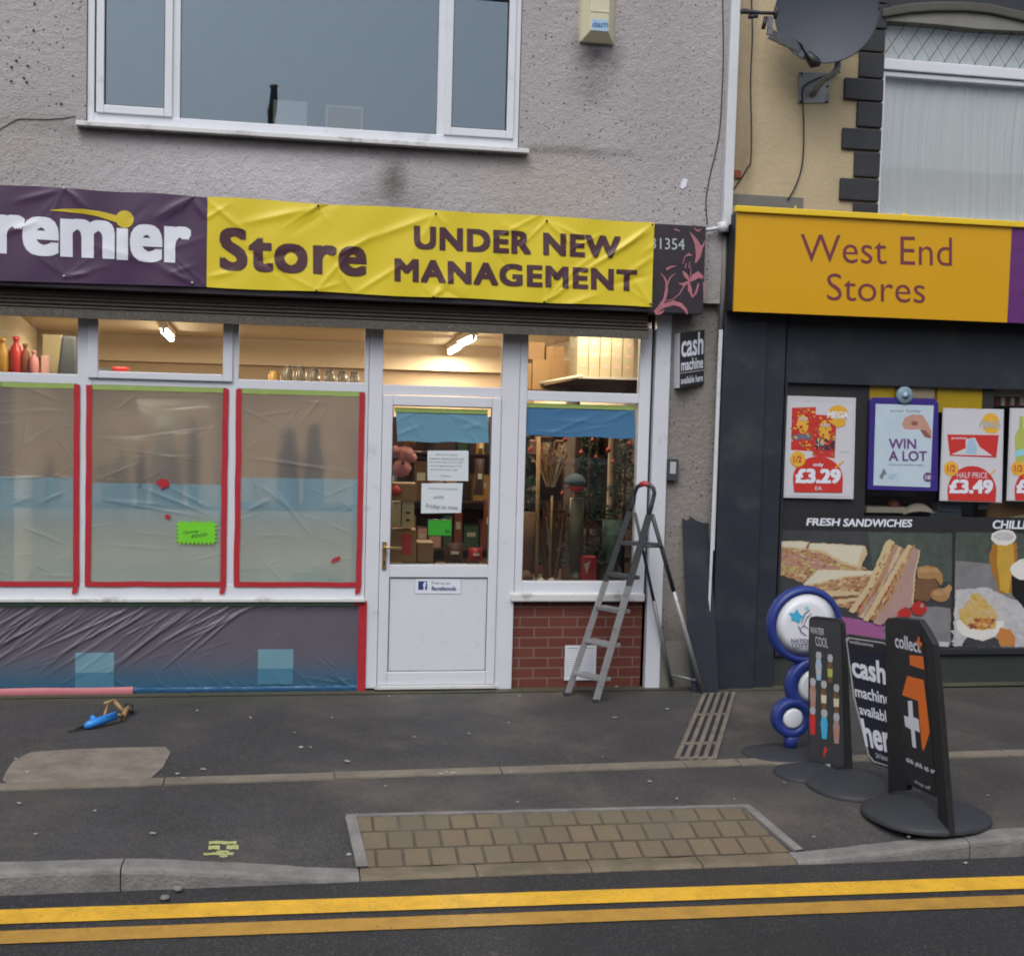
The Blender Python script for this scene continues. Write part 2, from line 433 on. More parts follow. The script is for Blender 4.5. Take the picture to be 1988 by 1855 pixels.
P('bread', (.55, .44, .26), .6, var=.12, vs=20)
P('bread_side', (.42, .25, .12), .6, var=.4, vs=60)
P('bread_white', (.62, .58, .46), .6, var=.06)
P('filling', (.34, .14, .07), .6, var=.5, vs=70)
P('pinkish', (.42, .22, .17), .6, var=.35, vs=50)
P('poster_pink', (.38, .25, .23), .6, var=.1)
P('tomato', (.45, .03, .03), .4)
P('magenta', (.30, .10, .26), .5)
P('photo_dark', (.045, .05, .055), .5, var=.5, vs=7)
P('photo_grey', (.20, .20, .21), .5, var=.35, vs=9)
P('photo_green', (.065, .085, .075), .5, var=.6, vs=14)
P('photo_white', (.48, .48, .50), .5, var=.3, vs=20)
P('beer', (.52, .33, .05), .4, var=.2, vs=10)
P('beer_dark', (.35, .16, .03), .4)
P('foam', (.68, .68, .66), .5)
P('stout', (.012, .012, .014), .4)
P('crisp', (.55, .40, .15), .5, var=.25, vs=30)
P('crisp_red', (.50, .20, .05), .5)
P('poster_red', (.55, .04, .035), .4, var=.08)
P('poster_gold', (.72, .42, .05), .4)
P('poster_white', (.60, .60, .66), .35, var=.04)
P('poster_frame', (.55, .56, .62), .3)
P('poster_blue', (.50, .62, .72), .35)
P('poster_indigo', (.045, .03, .22), .35)
P('poster_violet', (.14, .06, .22), .4)
P('skin_print', (.50, .28, .22), .5, var=.2, vs=30)
P('skin_dark', (.25, .10, .08), .5)
P('badge', (.20, .30, .38), .4)
P('pale_blue_print', (.35, .52, .68), .4)
P('lime', (.42, .48, .12), .4)

glass('glass_shop', refl=.7, base=.01)
glass('glass_upper', (.93, .94, .95), refl=1.1, base=.065, gt=(.66, .80, .93))
glass('glass_right', (1, 1, 1), refl=.45, base=.03, gt=(.85, .93, 1))
film('film_clear', (.34, .32, .31), see=.44, rough=.6, gloss=.28, seetint=(.56, .59, .62), ior=1.3)
film('film_blue', (.24, .40, .50), see=.12, rough=.3, gloss=.14)
film('film_grey', (.25, .41, .50), see=.13, rough=.3, gloss=.14, low=((.35, .44, .43), ZG0, ZG1))
film('film_plinth', (.29, .275, .355), see=.40, rough=.01, gloss=.30, seetint=(.75, .85, .98), low=((.07, .29, .50), .34, .03))
film('film_plinth_blue', (.05, .12, .22), see=.5, rough=.01, gloss=.5, seetint=(.5, .75, .95))
film('film_patch', (.27, .50, .62), see=.12, rough=.01, gloss=.25)
film('film_patch_low', (.12, .33, .50), see=.12, rough=.01, gloss=.25)
film('film_bright_blue', (.05, .18, .38), see=.2, rough=.01, gloss=.3)
film('net', (.92, .96, 1.0), see=.2, rough=.01, gloss=.0)
film('jar_glass', (.4, .36, .28), see=.6, rough=.1, gloss=.3)
emit('tube_light', (1, .86, .66), 30)

def asphalt(name, c, patchy=None, wet=.25, path=()):
    m, nt, b = newmat(name); p = wpos(nt); s = sep(nt, p)
    cc = mixc(nt, ramp(nt, noise(nt, p, 1.1, 6, .6), .3, .7), tuple(v*.78 for v in c), tuple(v*1.22 for v in c))
    v = N(nt, 'ShaderNodeTexVoronoi'); v.inputs['Scale'].default_value = 130; L(nt, p, v.inputs['Vector'])
    cs = N(nt, 'ShaderNodeSeparateColor'); L(nt, v.outputs['Color'], cs.inputs[0])
    cc = mixc(nt, math_(nt, 'MULTIPLY', math_(nt, 'GREATER_THAN', cs.outputs[0], .84), .24), cc, (.2, .19, .19))
    cc = mixc(nt, math_(nt, 'MULTIPLY', math_(nt, 'LESS_THAN', cs.outputs[1], .3), .5), cc, (.02, .02, .02))
    if patchy:   # green algae by the wall and brown grit
        near = ramp(nt, math_(nt, 'ADD', s[1], math_(nt, 'MULTIPLY', noise(nt, p, 2.2, 5), .5)), -.35, .28)
        cc = mixc(nt, math_(nt, 'MULTIPLY', near, .75), cc, patchy)
        br = math_(nt, 'MULTIPLY', ramp(nt, noise(nt, p, .9, 6, .65), .46, .70), .75)
        cc = mixc(nt, br, cc, (.13, .115, .10))
        sc_ = ramp(nt, noise(nt, p, 6, 6, .75), .60, .74)
        cc = mixc(nt, math_(nt, 'MULTIPLY', sc_, .25), cc, (.22, .21, .2))
    # trodden gum and old spots
    g_ = N(nt, 'ShaderNodeTexVoronoi'); g_.inputs['Scale'].default_value = 3.2; L(nt, p, g_.inputs['Vector'])
    gc = N(nt, 'ShaderNodeSeparateColor'); L(nt, g_.outputs['Color'], gc.inputs[0])
    gm = math_(nt, 'MULTIPLY', ramp(nt, math_(nt, 'ADD', g_.outputs['Distance'], math_(nt, 'MULTIPLY', noise(nt, p, 30, 3), .05)), .10, .06), math_(nt, 'GREATER_THAN', gc.outputs[0], .45))
    cc = mixc(nt, math_(nt, 'MULTIPLY', gm, .35), cc, (.16, .155, .15))
    cc = mixc(nt, math_(nt, 'MULTIPLY', ramp(nt, noise(nt, p, .6, 3), .45, .62), .35), cc, tuple(v*.62 for v in c))
    L(nt, cc, b.inputs['Base Color'])
    L(nt, math_(nt, 'ADD', math_(nt, 'MULTIPLY', noise(nt, p, 1.7, 5), -wet*1.4), .86+wet*.2, True), b.inputs['Roughness'])
    b.inputs['Specular IOR Level'].default_value = .4
    bump(nt, b, math_(nt, 'ADD', noise(nt, p, 220, 2), math_(nt, 'MULTIPLY', v.outputs['Distance'], .7)), .5, .006)
    return m
asphalt('pavement_asphalt', (.058, .056, .060), patchy=(.075, .078, .05))
asphalt('road_asphalt', (.030, .030, .034))
asphalt('moss_concrete', (.085, .085, .055))
def concrete(name, c, dark=(.05, .045, .04), holes=True, sc1=6):
    m, nt, b = newmat(name); p = wpos(nt)
    cc = mixc(nt, ramp(nt, noise(nt, p, sc1, 6, .65), .3, .7), tuple(v*.7 for v in c), tuple(v*1.2 for v in c))
    cc = mixc(nt, math_(nt, 'MULTIPLY', noise(nt, p, 110, 3), .55), cc, tuple(v*.55 for v in c))
    if holes: cc = mixc(nt, ramp(nt, noise(nt, p, 11, 5, .7), .62, .72), cc, dark)
    L(nt, cc, b.inputs['Base Color']); b.inputs['Roughness'].default_value = .88
    bump(nt, b, math_(nt, 'ADD', noise(nt, p, 70, 4), noise(nt, p, 14, 4)), .6, .012); return m
concrete('kerb_stone', (.235, .23, .225), holes=False)
concrete('buff_kerb', (.20, .165, .115), dark=(.09, .075, .055))
concrete('edging_stone', (.22, .195, .155), holes=False, sc1=4)
concrete('old_concrete', (.25, .215, .185), dark=(.08, .06, .05))
concrete('drain_stone', (.20, .18, .15), dark=(.1, .07, .06))
def line_paint(name, c):
    m, nt, b = newmat(name); p = wpos(nt)
    cc = mixc(nt, ramp(nt, noise(nt, p, 7, 6, .7), .35, .75), c, tuple(v*.72 for v in c))
    cc = mixc(nt, ramp(nt, noise(nt, p, 55, 4, .7), .60, .72), cc, (.10, .07, .04))
    cc = mixc(nt, math_(nt, 'MULTIPLY', ramp(nt, noise(nt, p, 2.5, 6, .8), .55, .7), .45), cc, tuple(v*.45 for v in c))
    w_ = N(nt, 'ShaderNodeTexVoronoi'); w_.feature = 'DISTANCE_TO_EDGE'; w_.inputs['Scale'].default_value = 2.6; L(nt, p, w_.inputs['Vector'])
    cc = mixc(nt, math_(nt, 'MULTIPLY', math_(nt, 'LESS_THAN', math_(nt, 'ADD', w_.outputs['Distance'], math_(nt, 'MULTIPLY', noise(nt, p, 25, 3), .05)), .026), .22), cc, (.06, .045, .03))
    L(nt, cc, b.inputs['Base Color']); b.inputs['Roughness'].default_value = .6; bump(nt, b, noise(nt, p, 160, 3), .5, .004)
line_paint('line_fresh', (.80, .46, .035)); line_paint('line_worn', (.48, .27, .045))
def brick(name, c1, c2, mortar, bw, bh, msz, axis='xz', bst=.6, stain=None):
    m, nt, b = newmat(name); p = wpos(nt); s = sep(nt, p)
    cb = N(nt, 'ShaderNodeCombineXYZ'); L(nt, s[0], cb.inputs[0]); L(nt, s[2] if axis == 'xz' else s[1], cb.inputs[1])
    t = N(nt, 'ShaderNodeTexBrick'); L(nt, cb.outputs[0], t.inputs['Vector'])
    t.inputs['Color1'].default_value = (*c1, 1); t.inputs['Color2'].default_value = (*c2, 1); t.inputs['Mortar'].default_value = (*mortar, 1)
    t.inputs['Scale'].default_value = 1; t.inputs['Mortar Size'].default_value = msz; t.inputs['Brick Width'].default_value = bw; t.inputs['Row Height'].default_value = bh
    t.inputs['Mortar Smooth'].default_value = .2; t.inputs['Bias'].default_value = 0
    cc = mixc(nt, math_(nt, 'MULTIPLY', noise(nt, p, 40, 4), .5), t.outputs[0], tuple(v*.6 for v in c1))
    if stain: cc = mixc(nt, ramp(nt, noise(nt, p, 3, 5, .7), .4, .75), cc, stain)
    L(nt, cc, b.inputs['Base Color']); b.inputs['Roughness'].default_value = .85
    bump(nt, b, math_(nt, 'ADD', math_(nt, 'MULTIPLY', t.outputs['Fac'], -1.0), math_(nt, 'MULTIPLY', noise(nt, p, 90, 3), .3)), bst, .008)
brick('red_brick', (.135, .033, .024), (.165, .045, .032), (.22, .15, .13), .218, .0765, .006)
brick('paving_block', (.16, .125, .085), (.20, .155, .10), (.07, .058, .042), (.130), .155, .008, 'xy', 1.0, stain=(.13, .12, .09))

# ------------------------------------------------------------------ the setting
# road, gutter side at y = -3.38
m = M().use('road_asphalt'); m.grid(60, 30, lambda u, v: (-30+60*u, -14+10.64*v, -.10)); struct(m.build('road'))
def kerb_z(x):
    def sm(t): t = max(0, min(1, t)); return t*t*(3-2*t)*.3+t*.7
    if x < .8: return -.088*sm((x+.74)/1.04)
    return -.088*(1-sm((x-2.42)/1.25))
def pave_z(x, y):
    k = kerb_z(x); t = (-2.83-y)/(.42); t = max(0, min(1, t)); return k*t
m = M().use('pavement_asphalt')
xs = [-14+i*.5 for i in range(23)]+[-2.5+i*.1 for i in range(76)]+[5.2+i*.5 for i in range(30)]
ys = [-3.25, -3.18, -3.1, -3.0, -2.9, -2.83, -2.6, -2.2, -1.8, -1.4, -1.0, -.6, -.3, .2]
m.add([(x, y, pave_z(x, y)) for y in ys for x in xs], [(j*len(xs)+i, j*len(xs)+i+1, (j+1)*len(xs)+i+1, (j+1)*len(xs)+i) for j in range(len(ys)-1) for i in range(len(xs)-1)])
struct(m.build('pavement'))
# ground behind the buildings, one sheet to the horizon
m = M().use('road_asphalt'); m.box(-150, 150, -150, 150, -.5, -.16); struct(m.build('ground'))
# kerb stones: each length its own solid within the kerb
m = M().use('kerb_stone')
joints = [-8.4, -7.5, -6.6, -5.7, -4.8, -3.9, -3.0, -2.1, -1.2+.0, -.755, .305]
joints = [-.755-.915*k for k in range(9, 0, -1)]+[-.755, .305]
def kstone(x0, x1, g=.006):
    n = max(2, int((x1-x0)/.08)); top = []
    r = .018
    prof = lambda x: [(-3.25, -.3), (-3.25, kerb_z(x)+.002), (-3.38+r*1.3, kerb_z(x)+.004), (-3.38+r*.3, kerb_z(x)-r*.4), (-3.38, kerb_z(x)-r*1.2), (-3.385, -.3)]
    vs = []
    for i in range(n+1):
        x = x0+g/2+(x1-x0-g)*i/n
        for (y, z) in prof(x):
            j = mnoise.noise(Vector((x*9, y*30, z*30)))*.0035 if z > -.25 else 0
            vs.append((x, y+j, z+j))
    k = 6
    fs = [(i*k+a, (i+1)*k+a, (i+1)*k+(a+1) % k, i*k+(a+1) % k) for i in range(n) for a in range(k)]+[list(range(k)), list(range((n+1)*k-1, n*k-1, -1))]
    m.add(vs, fs)
for a, b in zip(joints[:-1], joints[1:]): kstone(a, b)
struct(m.build('kerb')); m = M().use('buff_kerb')
for a, b in [(.305, .85), (.85, 1.4), (1.4, 1.95), (1.95, 2.43)]: kstone(a, b)
struct(m.build('dropped_kerb')); m = M().use('kerb_stone')
for a, b in [(.305, .85), (.85, 1.4), (1.4, 1.95), (1.95, 2.43), (2.43, 3.34)][4:]+[(3.34+.915*k, 3.34+.915*(k+1)) for k in range(9)]: kstone(a, b)
struct(m.build('kerb'))
# flush edging stones between forecourt and footway
m = M().use('edging_stone')
def strip(path, wd, z, hgt, ml, gap=.008):
    for (x0, y0), (x1, y1), wd_ in path:
        m.add([(x0+gap/2, y0, z+hgt), (x1-gap/2, y1, z+hgt), (x1-gap/2, y1-wd_, z+hgt), (x0+gap/2, y0-wd_, z+hgt), (x0+gap/2, y0+.004, z-.02), (x1-gap/2, y1+.004, z-.02), (x1-gap/2, y1-wd_-.004, z-.02), (x0+gap/2, y0-wd_-.004, z-.02)],
              [(3, 2, 1, 0), (0, 1, 5, 4), (1, 2, 6, 5), (2, 3, 7, 6), (3, 0, 4, 7)])
ey = lambda x: -2.02+.033*(x-.5)
ex = [-10+.92*k for k in range(9)]+[-1.62, -.70, .22, 1.17, 2.28, 2.62, 3.5, 4.4, 5.3, 6.2, 7.1, 8.0, 9.0]
strip([((a, ey(a)+random.uniform(-.004, .004)), (b, ey(b)+random.uniform(-.004, .004)), .115) for a, b in zip(ex[:-1], ex[1:])], .12, 0, .009, None)
struct(m.build('edging'))
# block-paved dropped crossing
bl_, br_ = G(700, 1706, -.088), G(1556, 1680, -.088)
m = M().use('paving_block')
def cross(u, v, inset=0):
    y = -2.80-.452*v; x0 = .275+.035*v; x1 = 2.34+.10*v
    x = x0+inset+(x1-x0-2*inset)*u; return (x, y, pave_z(x, y)+.005)
m.grid(30, 12, lambda u, v: cross(u, v)); struct(m.build('paved_crossing'))
m = M().use('kerb_stone')
def lip(p, q, wd, n=8, side=1):
    p, q = Vector(p), Vector(q); dr = (q-p).normalized(); pr = Vector((-dr.y, dr.x))*wd*side
    vs = []
    for i in range(n+1):
        c = p+(q-p)*i/n
        for off in (Vector((0, 0)), pr):
            vs.append((c.x+off.x, c.y+off.y, pave_z(c.x, c.y)+.012))
        for off in (Vector((0, 0)), pr):
            vs.append((c.x+off.x, c.y+off.y, pave_z(c.x, c.y)-.03))
    fs = []
    for i in range(n):
        a = i*4; b = a+4; fs += [(a, b, b+1, a+1), (a, a+2, b+2, b), (a+1, b+1, b+3, a+3)]
    m.add(vs, fs)
lip((.26, -2.795), (2.36, -2.825), .035)
lip((.255, -2.80), (.295, -3.255), .055, side=1)
lip((2.345, -2.80), (2.47, -3.255), .05, side=1)
struct(m.build('crossing_edging'))
# old concrete slab, mossy strip at the right wall, threshold strip
m = M().use('old_concrete')
pts = [GZ('s8', *p) for p in [(70, 1110), (20, 1085), (60, 1000), (130, 900), (300, 815), (700, 790), (1150, 775), (1560, 770), (1610, 820), (1540, 960), (1430, 1060), (1040, 1085), (560, 1100), (300, 1112)]]
m.add([(p.x, p.y, .006) for p in pts], [list(range(len(pts)))]); struct(m.build('concrete_patch'))
m = M().use('moss_concrete')
m.add([(3.22, -.17, .004), (9, -.17, .03), (9, .1, .03), (3.22, .1, .004)], [(0, 1, 2, 3)]); 
m.add([(-4, -.14, .005), (.5, -.14, .006), (3.02, -.13, .006), (3.02, .05, .006), (-4, .05, .006)], [(0, 1, 2, 3, 4)]); struct(m.build('mossy_strip'))
# drain channel of slotted stone between the two shops
m = M().use('drain_stone')
g = [GZ('gr', *p) for p in [(530, 1340), (1080, 1340), (1320, 500), (890, 520)]]
A, B, C_, D_ = g
def dq(u, v): return (A*(1-u)+B*u)*(1-v)+(D_*(1-u)+C_*u)*v
for k in range(5):
    u0, u1 = k/4.7, k/4.7+.115
    q = [dq(u0, 0), dq(u1, 0), dq(u1, 1), dq(u0, 1)]
    m.hexa([p+Vector((0, 0, -.01)) for p in q], [p+Vector((0, 0, .014)) for p in q])
for v in (.0, .19, .62):
    q = [dq(0, v), dq(.97, v), dq(.97, v+.03), dq(0, v+.03)]
    m.hexa([p+Vector((0, 0, -.01)) for p in q], [p+Vector((0, 0, .009)) for p in q])
m.use('seal'); q = [dq(0, 0), dq(.97, 0), dq(.97, 1), dq(0, 1)]; m.add([p+Vector((0, 0, .003)) for p in q], [(0, 1, 2, 3)])
tag(m.build('drain_grating'), 'slatted stone drain channel running out from between the two shops', 'drain')
# double yellow lines
for nm, ya, yb, wd, mt in (('near', -3.545, -3.635, .15, 'line_fresh'), ('far', -3.765, -3.855, .125, 'line_worn')):
    m = M().use(mt)
    def yl(u, v, ya=ya, yb=yb, wd=wd):
        x = -12+26*u; y = ya+(yb-ya)*(x+1.2)/4.7-wd*v
        y += mnoise.noise(Vector((x*6, v*9, ya)))*.003
        return (x, y, -.095)
    m.grid(520, 1, yl); struct(m.build('yellow_line'))

# ------------------------------------------------------------------ left building
YW = -.10      # face of the rendered wall above the shop
uwL, uwR = X(168, 110, YW), X(1011, 150, YW); uwB = Z(600, 257, YW); uwT = uwB+1.12
BT = 3.50
shop = thing('shop_building', 'grey pebbledashed building with white framed shopfront under banners', 'building', (0, 0, 0))
xs_, ys_, zs_ = uwL, 0, 0
sillz = uwB
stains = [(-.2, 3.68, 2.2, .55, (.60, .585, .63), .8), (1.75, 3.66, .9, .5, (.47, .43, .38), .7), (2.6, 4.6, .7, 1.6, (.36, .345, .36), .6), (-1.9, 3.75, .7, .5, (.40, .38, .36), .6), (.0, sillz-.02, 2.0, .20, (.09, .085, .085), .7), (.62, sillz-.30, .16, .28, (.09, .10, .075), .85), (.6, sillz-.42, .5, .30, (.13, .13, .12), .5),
          (X(1157, 100, YW), Z(1157, 105, YW), .30, .25, (.07, .065, .075), .9), (X(1145, 170, YW), Z(1145, 170, YW), .3, .22, (.13, .12, .13), .45),
          (X(470, 200, YW), 3.9, 3.3, .12, (.16, .155, .15), .5), (1.9, 3.95, .9, .06, (.14, .135, .13), .6), (-1.9, 4.0, .6, .7, (.2, .19, .18), .12)]
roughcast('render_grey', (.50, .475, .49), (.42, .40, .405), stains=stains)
roughcast('render_pier', (.33, .31, .29), (.25, .235, .22), stains=[(2.8, .2, .9, .5, (.05, .05, .04), .8)])
wl, wr = -6.0, X(1408, 300, YW)
m = M().use('render_grey')
WT = 6.2
m.box(wl, uwL, YW, .15, 2.9, WT); m.box(uwR, wr, YW, .15, 2.9, WT)
m.box(uwL, uwR, YW, .15, 2.9, uwB-.03); m.box(uwL, uwR, YW, .15, uwT, WT)
wall_u = m.build('wall', shop)
# pier right of the shopfront
px0, px1 = X(1291, 900, -.02), X(1397, 900, -.02)
m = M().use('render_pier'); m.box(px0, px1+.0, -.03, .15, -.1, 2.93)
m.use('grey_conc'); m.box(px0+.004, px1-.004, -.045, -.029, -.05, Z(1340, 1245, -.04))
m.build('pier', shop)
# flat plaster patch outlines (repair beneath right of window)
m = M().use('render_pier'); 
# brick plinths
xp0, xp1 = -6.0, X(712, 1250)
m = M().use('red_brick'); m.box(-6.0, xp1-.004, .0, .12, -.1, .672); m.box(X(987, 1250), X(1255, 1250), .0, .12, -.1, .672)
m.box(X(722, 1330), X(985, 1330), .03, .13, -.1, .035)
m.build('brick_plinth', shop)
# roof and back so that the building stands as a whole
m = M().use('opp_roof'); m.add([(-6.2, -.35, WT), (wr, -.35, WT), (wr, 4.2, WT+2.6), (-6.2, 4.2, WT+2.6), (-6.2, 8.6, WT), (wr, 8.6, WT)], [(0, 1, 2, 3), (3, 2, 5, 4)]); m.build('roof', shop)

# upper window
uw = M().use('white_pvc')
yf0, yf1 = -.085, -.01
fb = Z(600, 240, -.08)        # bottom of outer frame
def frame_rect(m, x0, x1, z0, z1, t, y0, y1, tb=None):
    tb = tb or t
    m.box(x0, x0+t, y0, y1, z0, z1); m.box(x1-t, x1, y0, y1, z0, z1)
    m.box(x0+t, x1-t, y0, y1, z0, z0+tb); m.box(x0+t, x1-t, y0, y1, z1-t, z1)
frame_rect(uw, uwL+.004, uwR-.004, uwB-.03, uwT-.004, .045, yf0, yf1, .075)
m1 = (X(332, 150, -.08), X(350, 150, -.08)); m2 = (X(850, 150, -.08), X(868, 150, -.08))
uw.box(m1[0], m1[1], yf0+.003, yf1, uwB+.04, uwT-.05); uw.box(m2[0], m2[1], yf0+.003, yf1, uwB+.04, uwT-.05)
uwo = uw.build('upper_window', shop, bev=.004)
gx = [(X(203, 150, -.07), X(321, 150, -.07)), (X(877, 150, -.07), X(985, 150, -.07))]
gz0 = [Z(260, 196, -.07), Z(930, 249, -.07)]
for k, (a, b) in enumerate(gx):
    c = M().use('white_pvc'); frame_rect(c, a-.05, b+.05, uwB+.045, uwT-.05, .052, yf0-.018, yf1-.003, .055); c.build('casement', uwo, bev=.005)
    c = M().use('seal'); frame_rect(c, a+.0005, b-.0005, uwB+.099, uwT-.101, .006, yf0-.012, yf0-.006); c.build('seal', uwo)
    c = M().use('glass_upper'); c.box(a-.004, b+.004, yf0+.01, yf0+.013, uwB+.09, uwT-.09); c.build('pane', uwo)
c = M().use('glass_upper'); c.box(m1[1]-.003, m2[0]+.003, -.045, -.042, uwB+.04, uwT-.04); c.build('pane', uwo)
c = M().use('sill_pvc'); sx0, sx1 = X(147, 222, -.17), X(1027, 290, -.17)
zs0 = Z(600, 262, -.17)
c.hexa([(sx0, -.18, zs0-.032), (sx1, -.18, zs0-.032), (sx1, -.02, zs0-.03), (sx0, -.02, zs0-.03)], [(sx0, -.18, zs0), (sx1, -.18, zs0), (sx1, -.02, zs0+.02), (sx0, -.02, zs0+.02)])
c.build('sill', uwo, bev=.004)
# dim room behind the upper window
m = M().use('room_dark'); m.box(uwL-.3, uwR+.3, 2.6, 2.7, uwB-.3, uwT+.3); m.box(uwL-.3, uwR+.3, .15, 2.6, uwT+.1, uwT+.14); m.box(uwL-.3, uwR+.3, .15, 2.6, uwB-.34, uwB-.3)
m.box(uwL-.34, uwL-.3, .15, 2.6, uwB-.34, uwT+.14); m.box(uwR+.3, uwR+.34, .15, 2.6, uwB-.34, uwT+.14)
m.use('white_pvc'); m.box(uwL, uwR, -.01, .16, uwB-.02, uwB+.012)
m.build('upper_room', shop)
def box_from(px0, py0, px1, py1, Y, dep, mat, bev=.003, zfix=None):
    p, q = F(px0, py1, Y), F(px1, py0, Y); m = M().use(mat); m.box(p.x, q.x, Y, Y+dep, zfix if zfix is not None else p.z, q.z); return m
zi = uwB+.0125
m = box_from(530, 198, 597, 232, .02, .1, 'pack_white', zfix=zi); m.use('foam')
p, q = F(534, 231, .018), F(593, 201, .018); m.box(p.x, q.x, .016, .0199, zi+.01, q.z)
tag(m.build('storage_tub', bev=.01), 'white lidded tub on the sill inside the big upstairs pane', 'tub')
m = box_from(632, 208, 705, 242, .02, .08, 'pack_white', zfix=zi); m.use('card'); p, q = F(636, 241, .018), F(701, 212, .018); m.box(p.x, q.x, .015, .0199, zi+.01, q.z)
tag(m.build('card_box'), 'brown card box with a white rim on the sill inside the upstairs window', 'box')

# shopfront frame
YS = 0.0
Zb = .682; Zt = Z(300, 617, 0)+.0
tz0, tz1 = Z(300, 750), Z(300, 731)       # transom bottom / top
zg0 = .78
lowz = (Z(300, 1136), tz0)
HZ = 2.70
mull = [(-.0, 0)]
def mx(a, b, y): return (X(a, y), X(b, y))
M1 = mx(151, 178, 900); M2 = mx(439, 461, 900); M3 = mx(703, 731, 900)
# use consistent widths
frame = M().use('white_pvc')
fy0, fy1 = -.035, .035
sf = M().use('white_pvc')
x_left = -5.2
spans = []
def vbar(m, a, b, z0, z1, y0=fy0, y1=fy1): m.box(a, b, y0, y1, z0, z1)
# big window unit left of the door
vbar(sf, M1[0], M1[1], Zb+.06, HZ); vbar(sf, M2[0], M2[1], Zb+.06, HZ)
xe = X(712, 900); vbar(sf, X(704, 900), xe, Zb+.06, HZ)
lx = M1[0]-1.07
while lx > -5.2: vbar(sf, lx, lx+.09, Zb+.06, HZ); lx -= 1.07
sf.box(-5.3, xe, fy0-.002, fy1, Zb, Zb+.062+.04)         # bottom rail
sf.box(-5.3, xe, fy0+.002, fy1-.002, tz0, tz1)            # transom
sf.box(-5.3, xe, fy0+.002, fy1-.002, HZ-.01, HZ+.05)
wf = sf.build('window_frame', shop, bev=.005)
m = M().use('sill_pvc'); m.box(-5.3, xe+.002, fy0-.045, fy1, Zb-.022, Zb+.003); m.build('sill', shop, bev=.004)
# opening top light in the second bay
ox0, ox1 = X(173, 680), X(453, 680)
m = M().use('white_pvc'); m.box(ox0, ox0+.068, fy0-.022, fy0+.01, Z(300, 737), 2.66); m.box(ox1-.068, ox1, fy0-.022, fy0+.01, Z(300, 737), 2.66); m.box(ox0+.068, ox1-.068, fy0-.0215, fy0+.01, Z(300, 737), Z(300, 737)+.05); tl = m.build('top_light', shop, bev=.006)
# door unit frame
dx0, dx1 = X(716, 980), X(1005, 980)
dl0, dl1 = X(738, 1000), X(966, 1000)      # door leaf
m = M().use('white_pvc')
vbar(m, xe+.003, dl0-.003, 0.02, HZ); vbar(m, dl1+.003, X(1003, 900), .0, HZ)
dtz0, dtz1 = Z(860, 768), Z(860, 752)
m.box(dl0-.003, dl1+.003, fy0+.002, fy1, dtz0+.0, dtz1+.01); m.box(dl0, dl1, fy0+.002, fy1, HZ-.02, HZ+.05)
m.build('door_frame', shop, bev=.005)
# thin shadow gaps beside the frames
# door leaf
door = M().use('white_pvc')
dz0, dz1 = .045, dtz0-.004
gxa, gxb = X(759, 940), X(950, 940); gza, gzb = Z(855, 1094), Z(855, 789)
pxa, pxb = X(754, 1200), X(944, 1200); pza, pzb = Z(850, 1300), Z(850, 1119)
yd0, yd1 = -.05, .02
door.box(dl0, gxa, yd0, yd1, dz0, dz1); door.box(gxb, dl1, yd0, yd1, dz0, dz1)
door.box(gxa, gxb, yd0, yd1, gzb, dz1); door.box(gxa, gxb, yd0, yd1, pzb, gza); door.box(gxa, gxb, yd0, yd1, dz0, pza)
dobj = door.build('door', shop, bev=.006)
m = M().use('door_panel'); m.box(gxa, gxb, yd0+.014, yd1-.01, pza, pzb); m.build('door_panel', dobj)
m = M().use('seal'); frame_rect(m, gxa-.001, gxb+.001, pza-.001, pzb+.001, .006, yd0+.008, yd0+.0135); frame_rect(m, gxa-.001, gxb+.001, gza-.001, gzb+.001, .006, yd0+.008, yd0+.0135); m.build('seal', dobj)
m = M().use('glass_shop'); m.box(gxa, gxb, yd0+.03, yd0+.033, gza, gzb); m.build('door_glass', dobj)
# brass handle
hx = FZ('s6', 38, 1045, -.06)
m = M().use('brass'); q0, q1 = FZ('s6', 22, 1010, -.055), FZ('s6', 48, 1205, -.055)
m.box(q0.x, q1.x, yd0-.012, yd0-.0005, q1.z, q0.z)
m.tube([(hx.x, yd0-.01, hx.z), (hx.x, yd0-.055, hx.z)], .010)
e = FZ('s6', 162, 1045, -.11); m.tube([(hx.x-.012, yd0-.055, hx.z), (hx.x+.03, yd0-.056, hx.z), (e.x, yd0-.053, hx.z-.004)], [.011, .009, .010])
m.use('seal'); m.box(hx.x-.006, hx.x+.006, yd0-.0135, yd0-.012, q1.z+.03, q1.z+.06)
m.build('door_handle', dobj)
m = M().use('sill_pvc'); m.box(dl0-.02, dl1+.02, -.075, .02, .018, .043); m.build('threshold', shop, bev=.003)
# right display window
rx0, rx1 = X(1003, 900)+.003, X(1256, 900)
rgx0, rgx1 = X(1009, 900), X(1234, 900); rgz0, rgz1 = Z(1120, 1127), Z(1120, 780)
m = M().use('white_pvc')
m.box(rx0, rgx0+.035, fy0, fy1, Zb, HZ); m.box(rgx1, rx1, fy0, fy1, Zb, HZ)
m.box(rgx0+.035, rgx1, fy0+.001, fy1, Zb, rgz0); m.box(rgx0+.035, rgx1, fy0+.001, fy1, rgz1, Z(1120, 761)); m.box(rgx0, rgx1, fy0+.001, fy1, HZ-.04, HZ+.05)
rw = m.build('display_window_frame', shop, bev=.005)
m = M().use('sill_pvc'); m.box(rx0-.03, rx1, fy0-.035, fy1, Zb-.022, Zb+.04); m.build('sill', rw, bev=.01)
m = M().use('glass_shop'); m.box(rgx0, rgx1+.004, .0, .003, rgz0-.004, rgz1+.004); m.box(rgx0, rgx1+.004, .0, .003, Z(1120, 761)-.004, HZ); m.build('pane', rw)
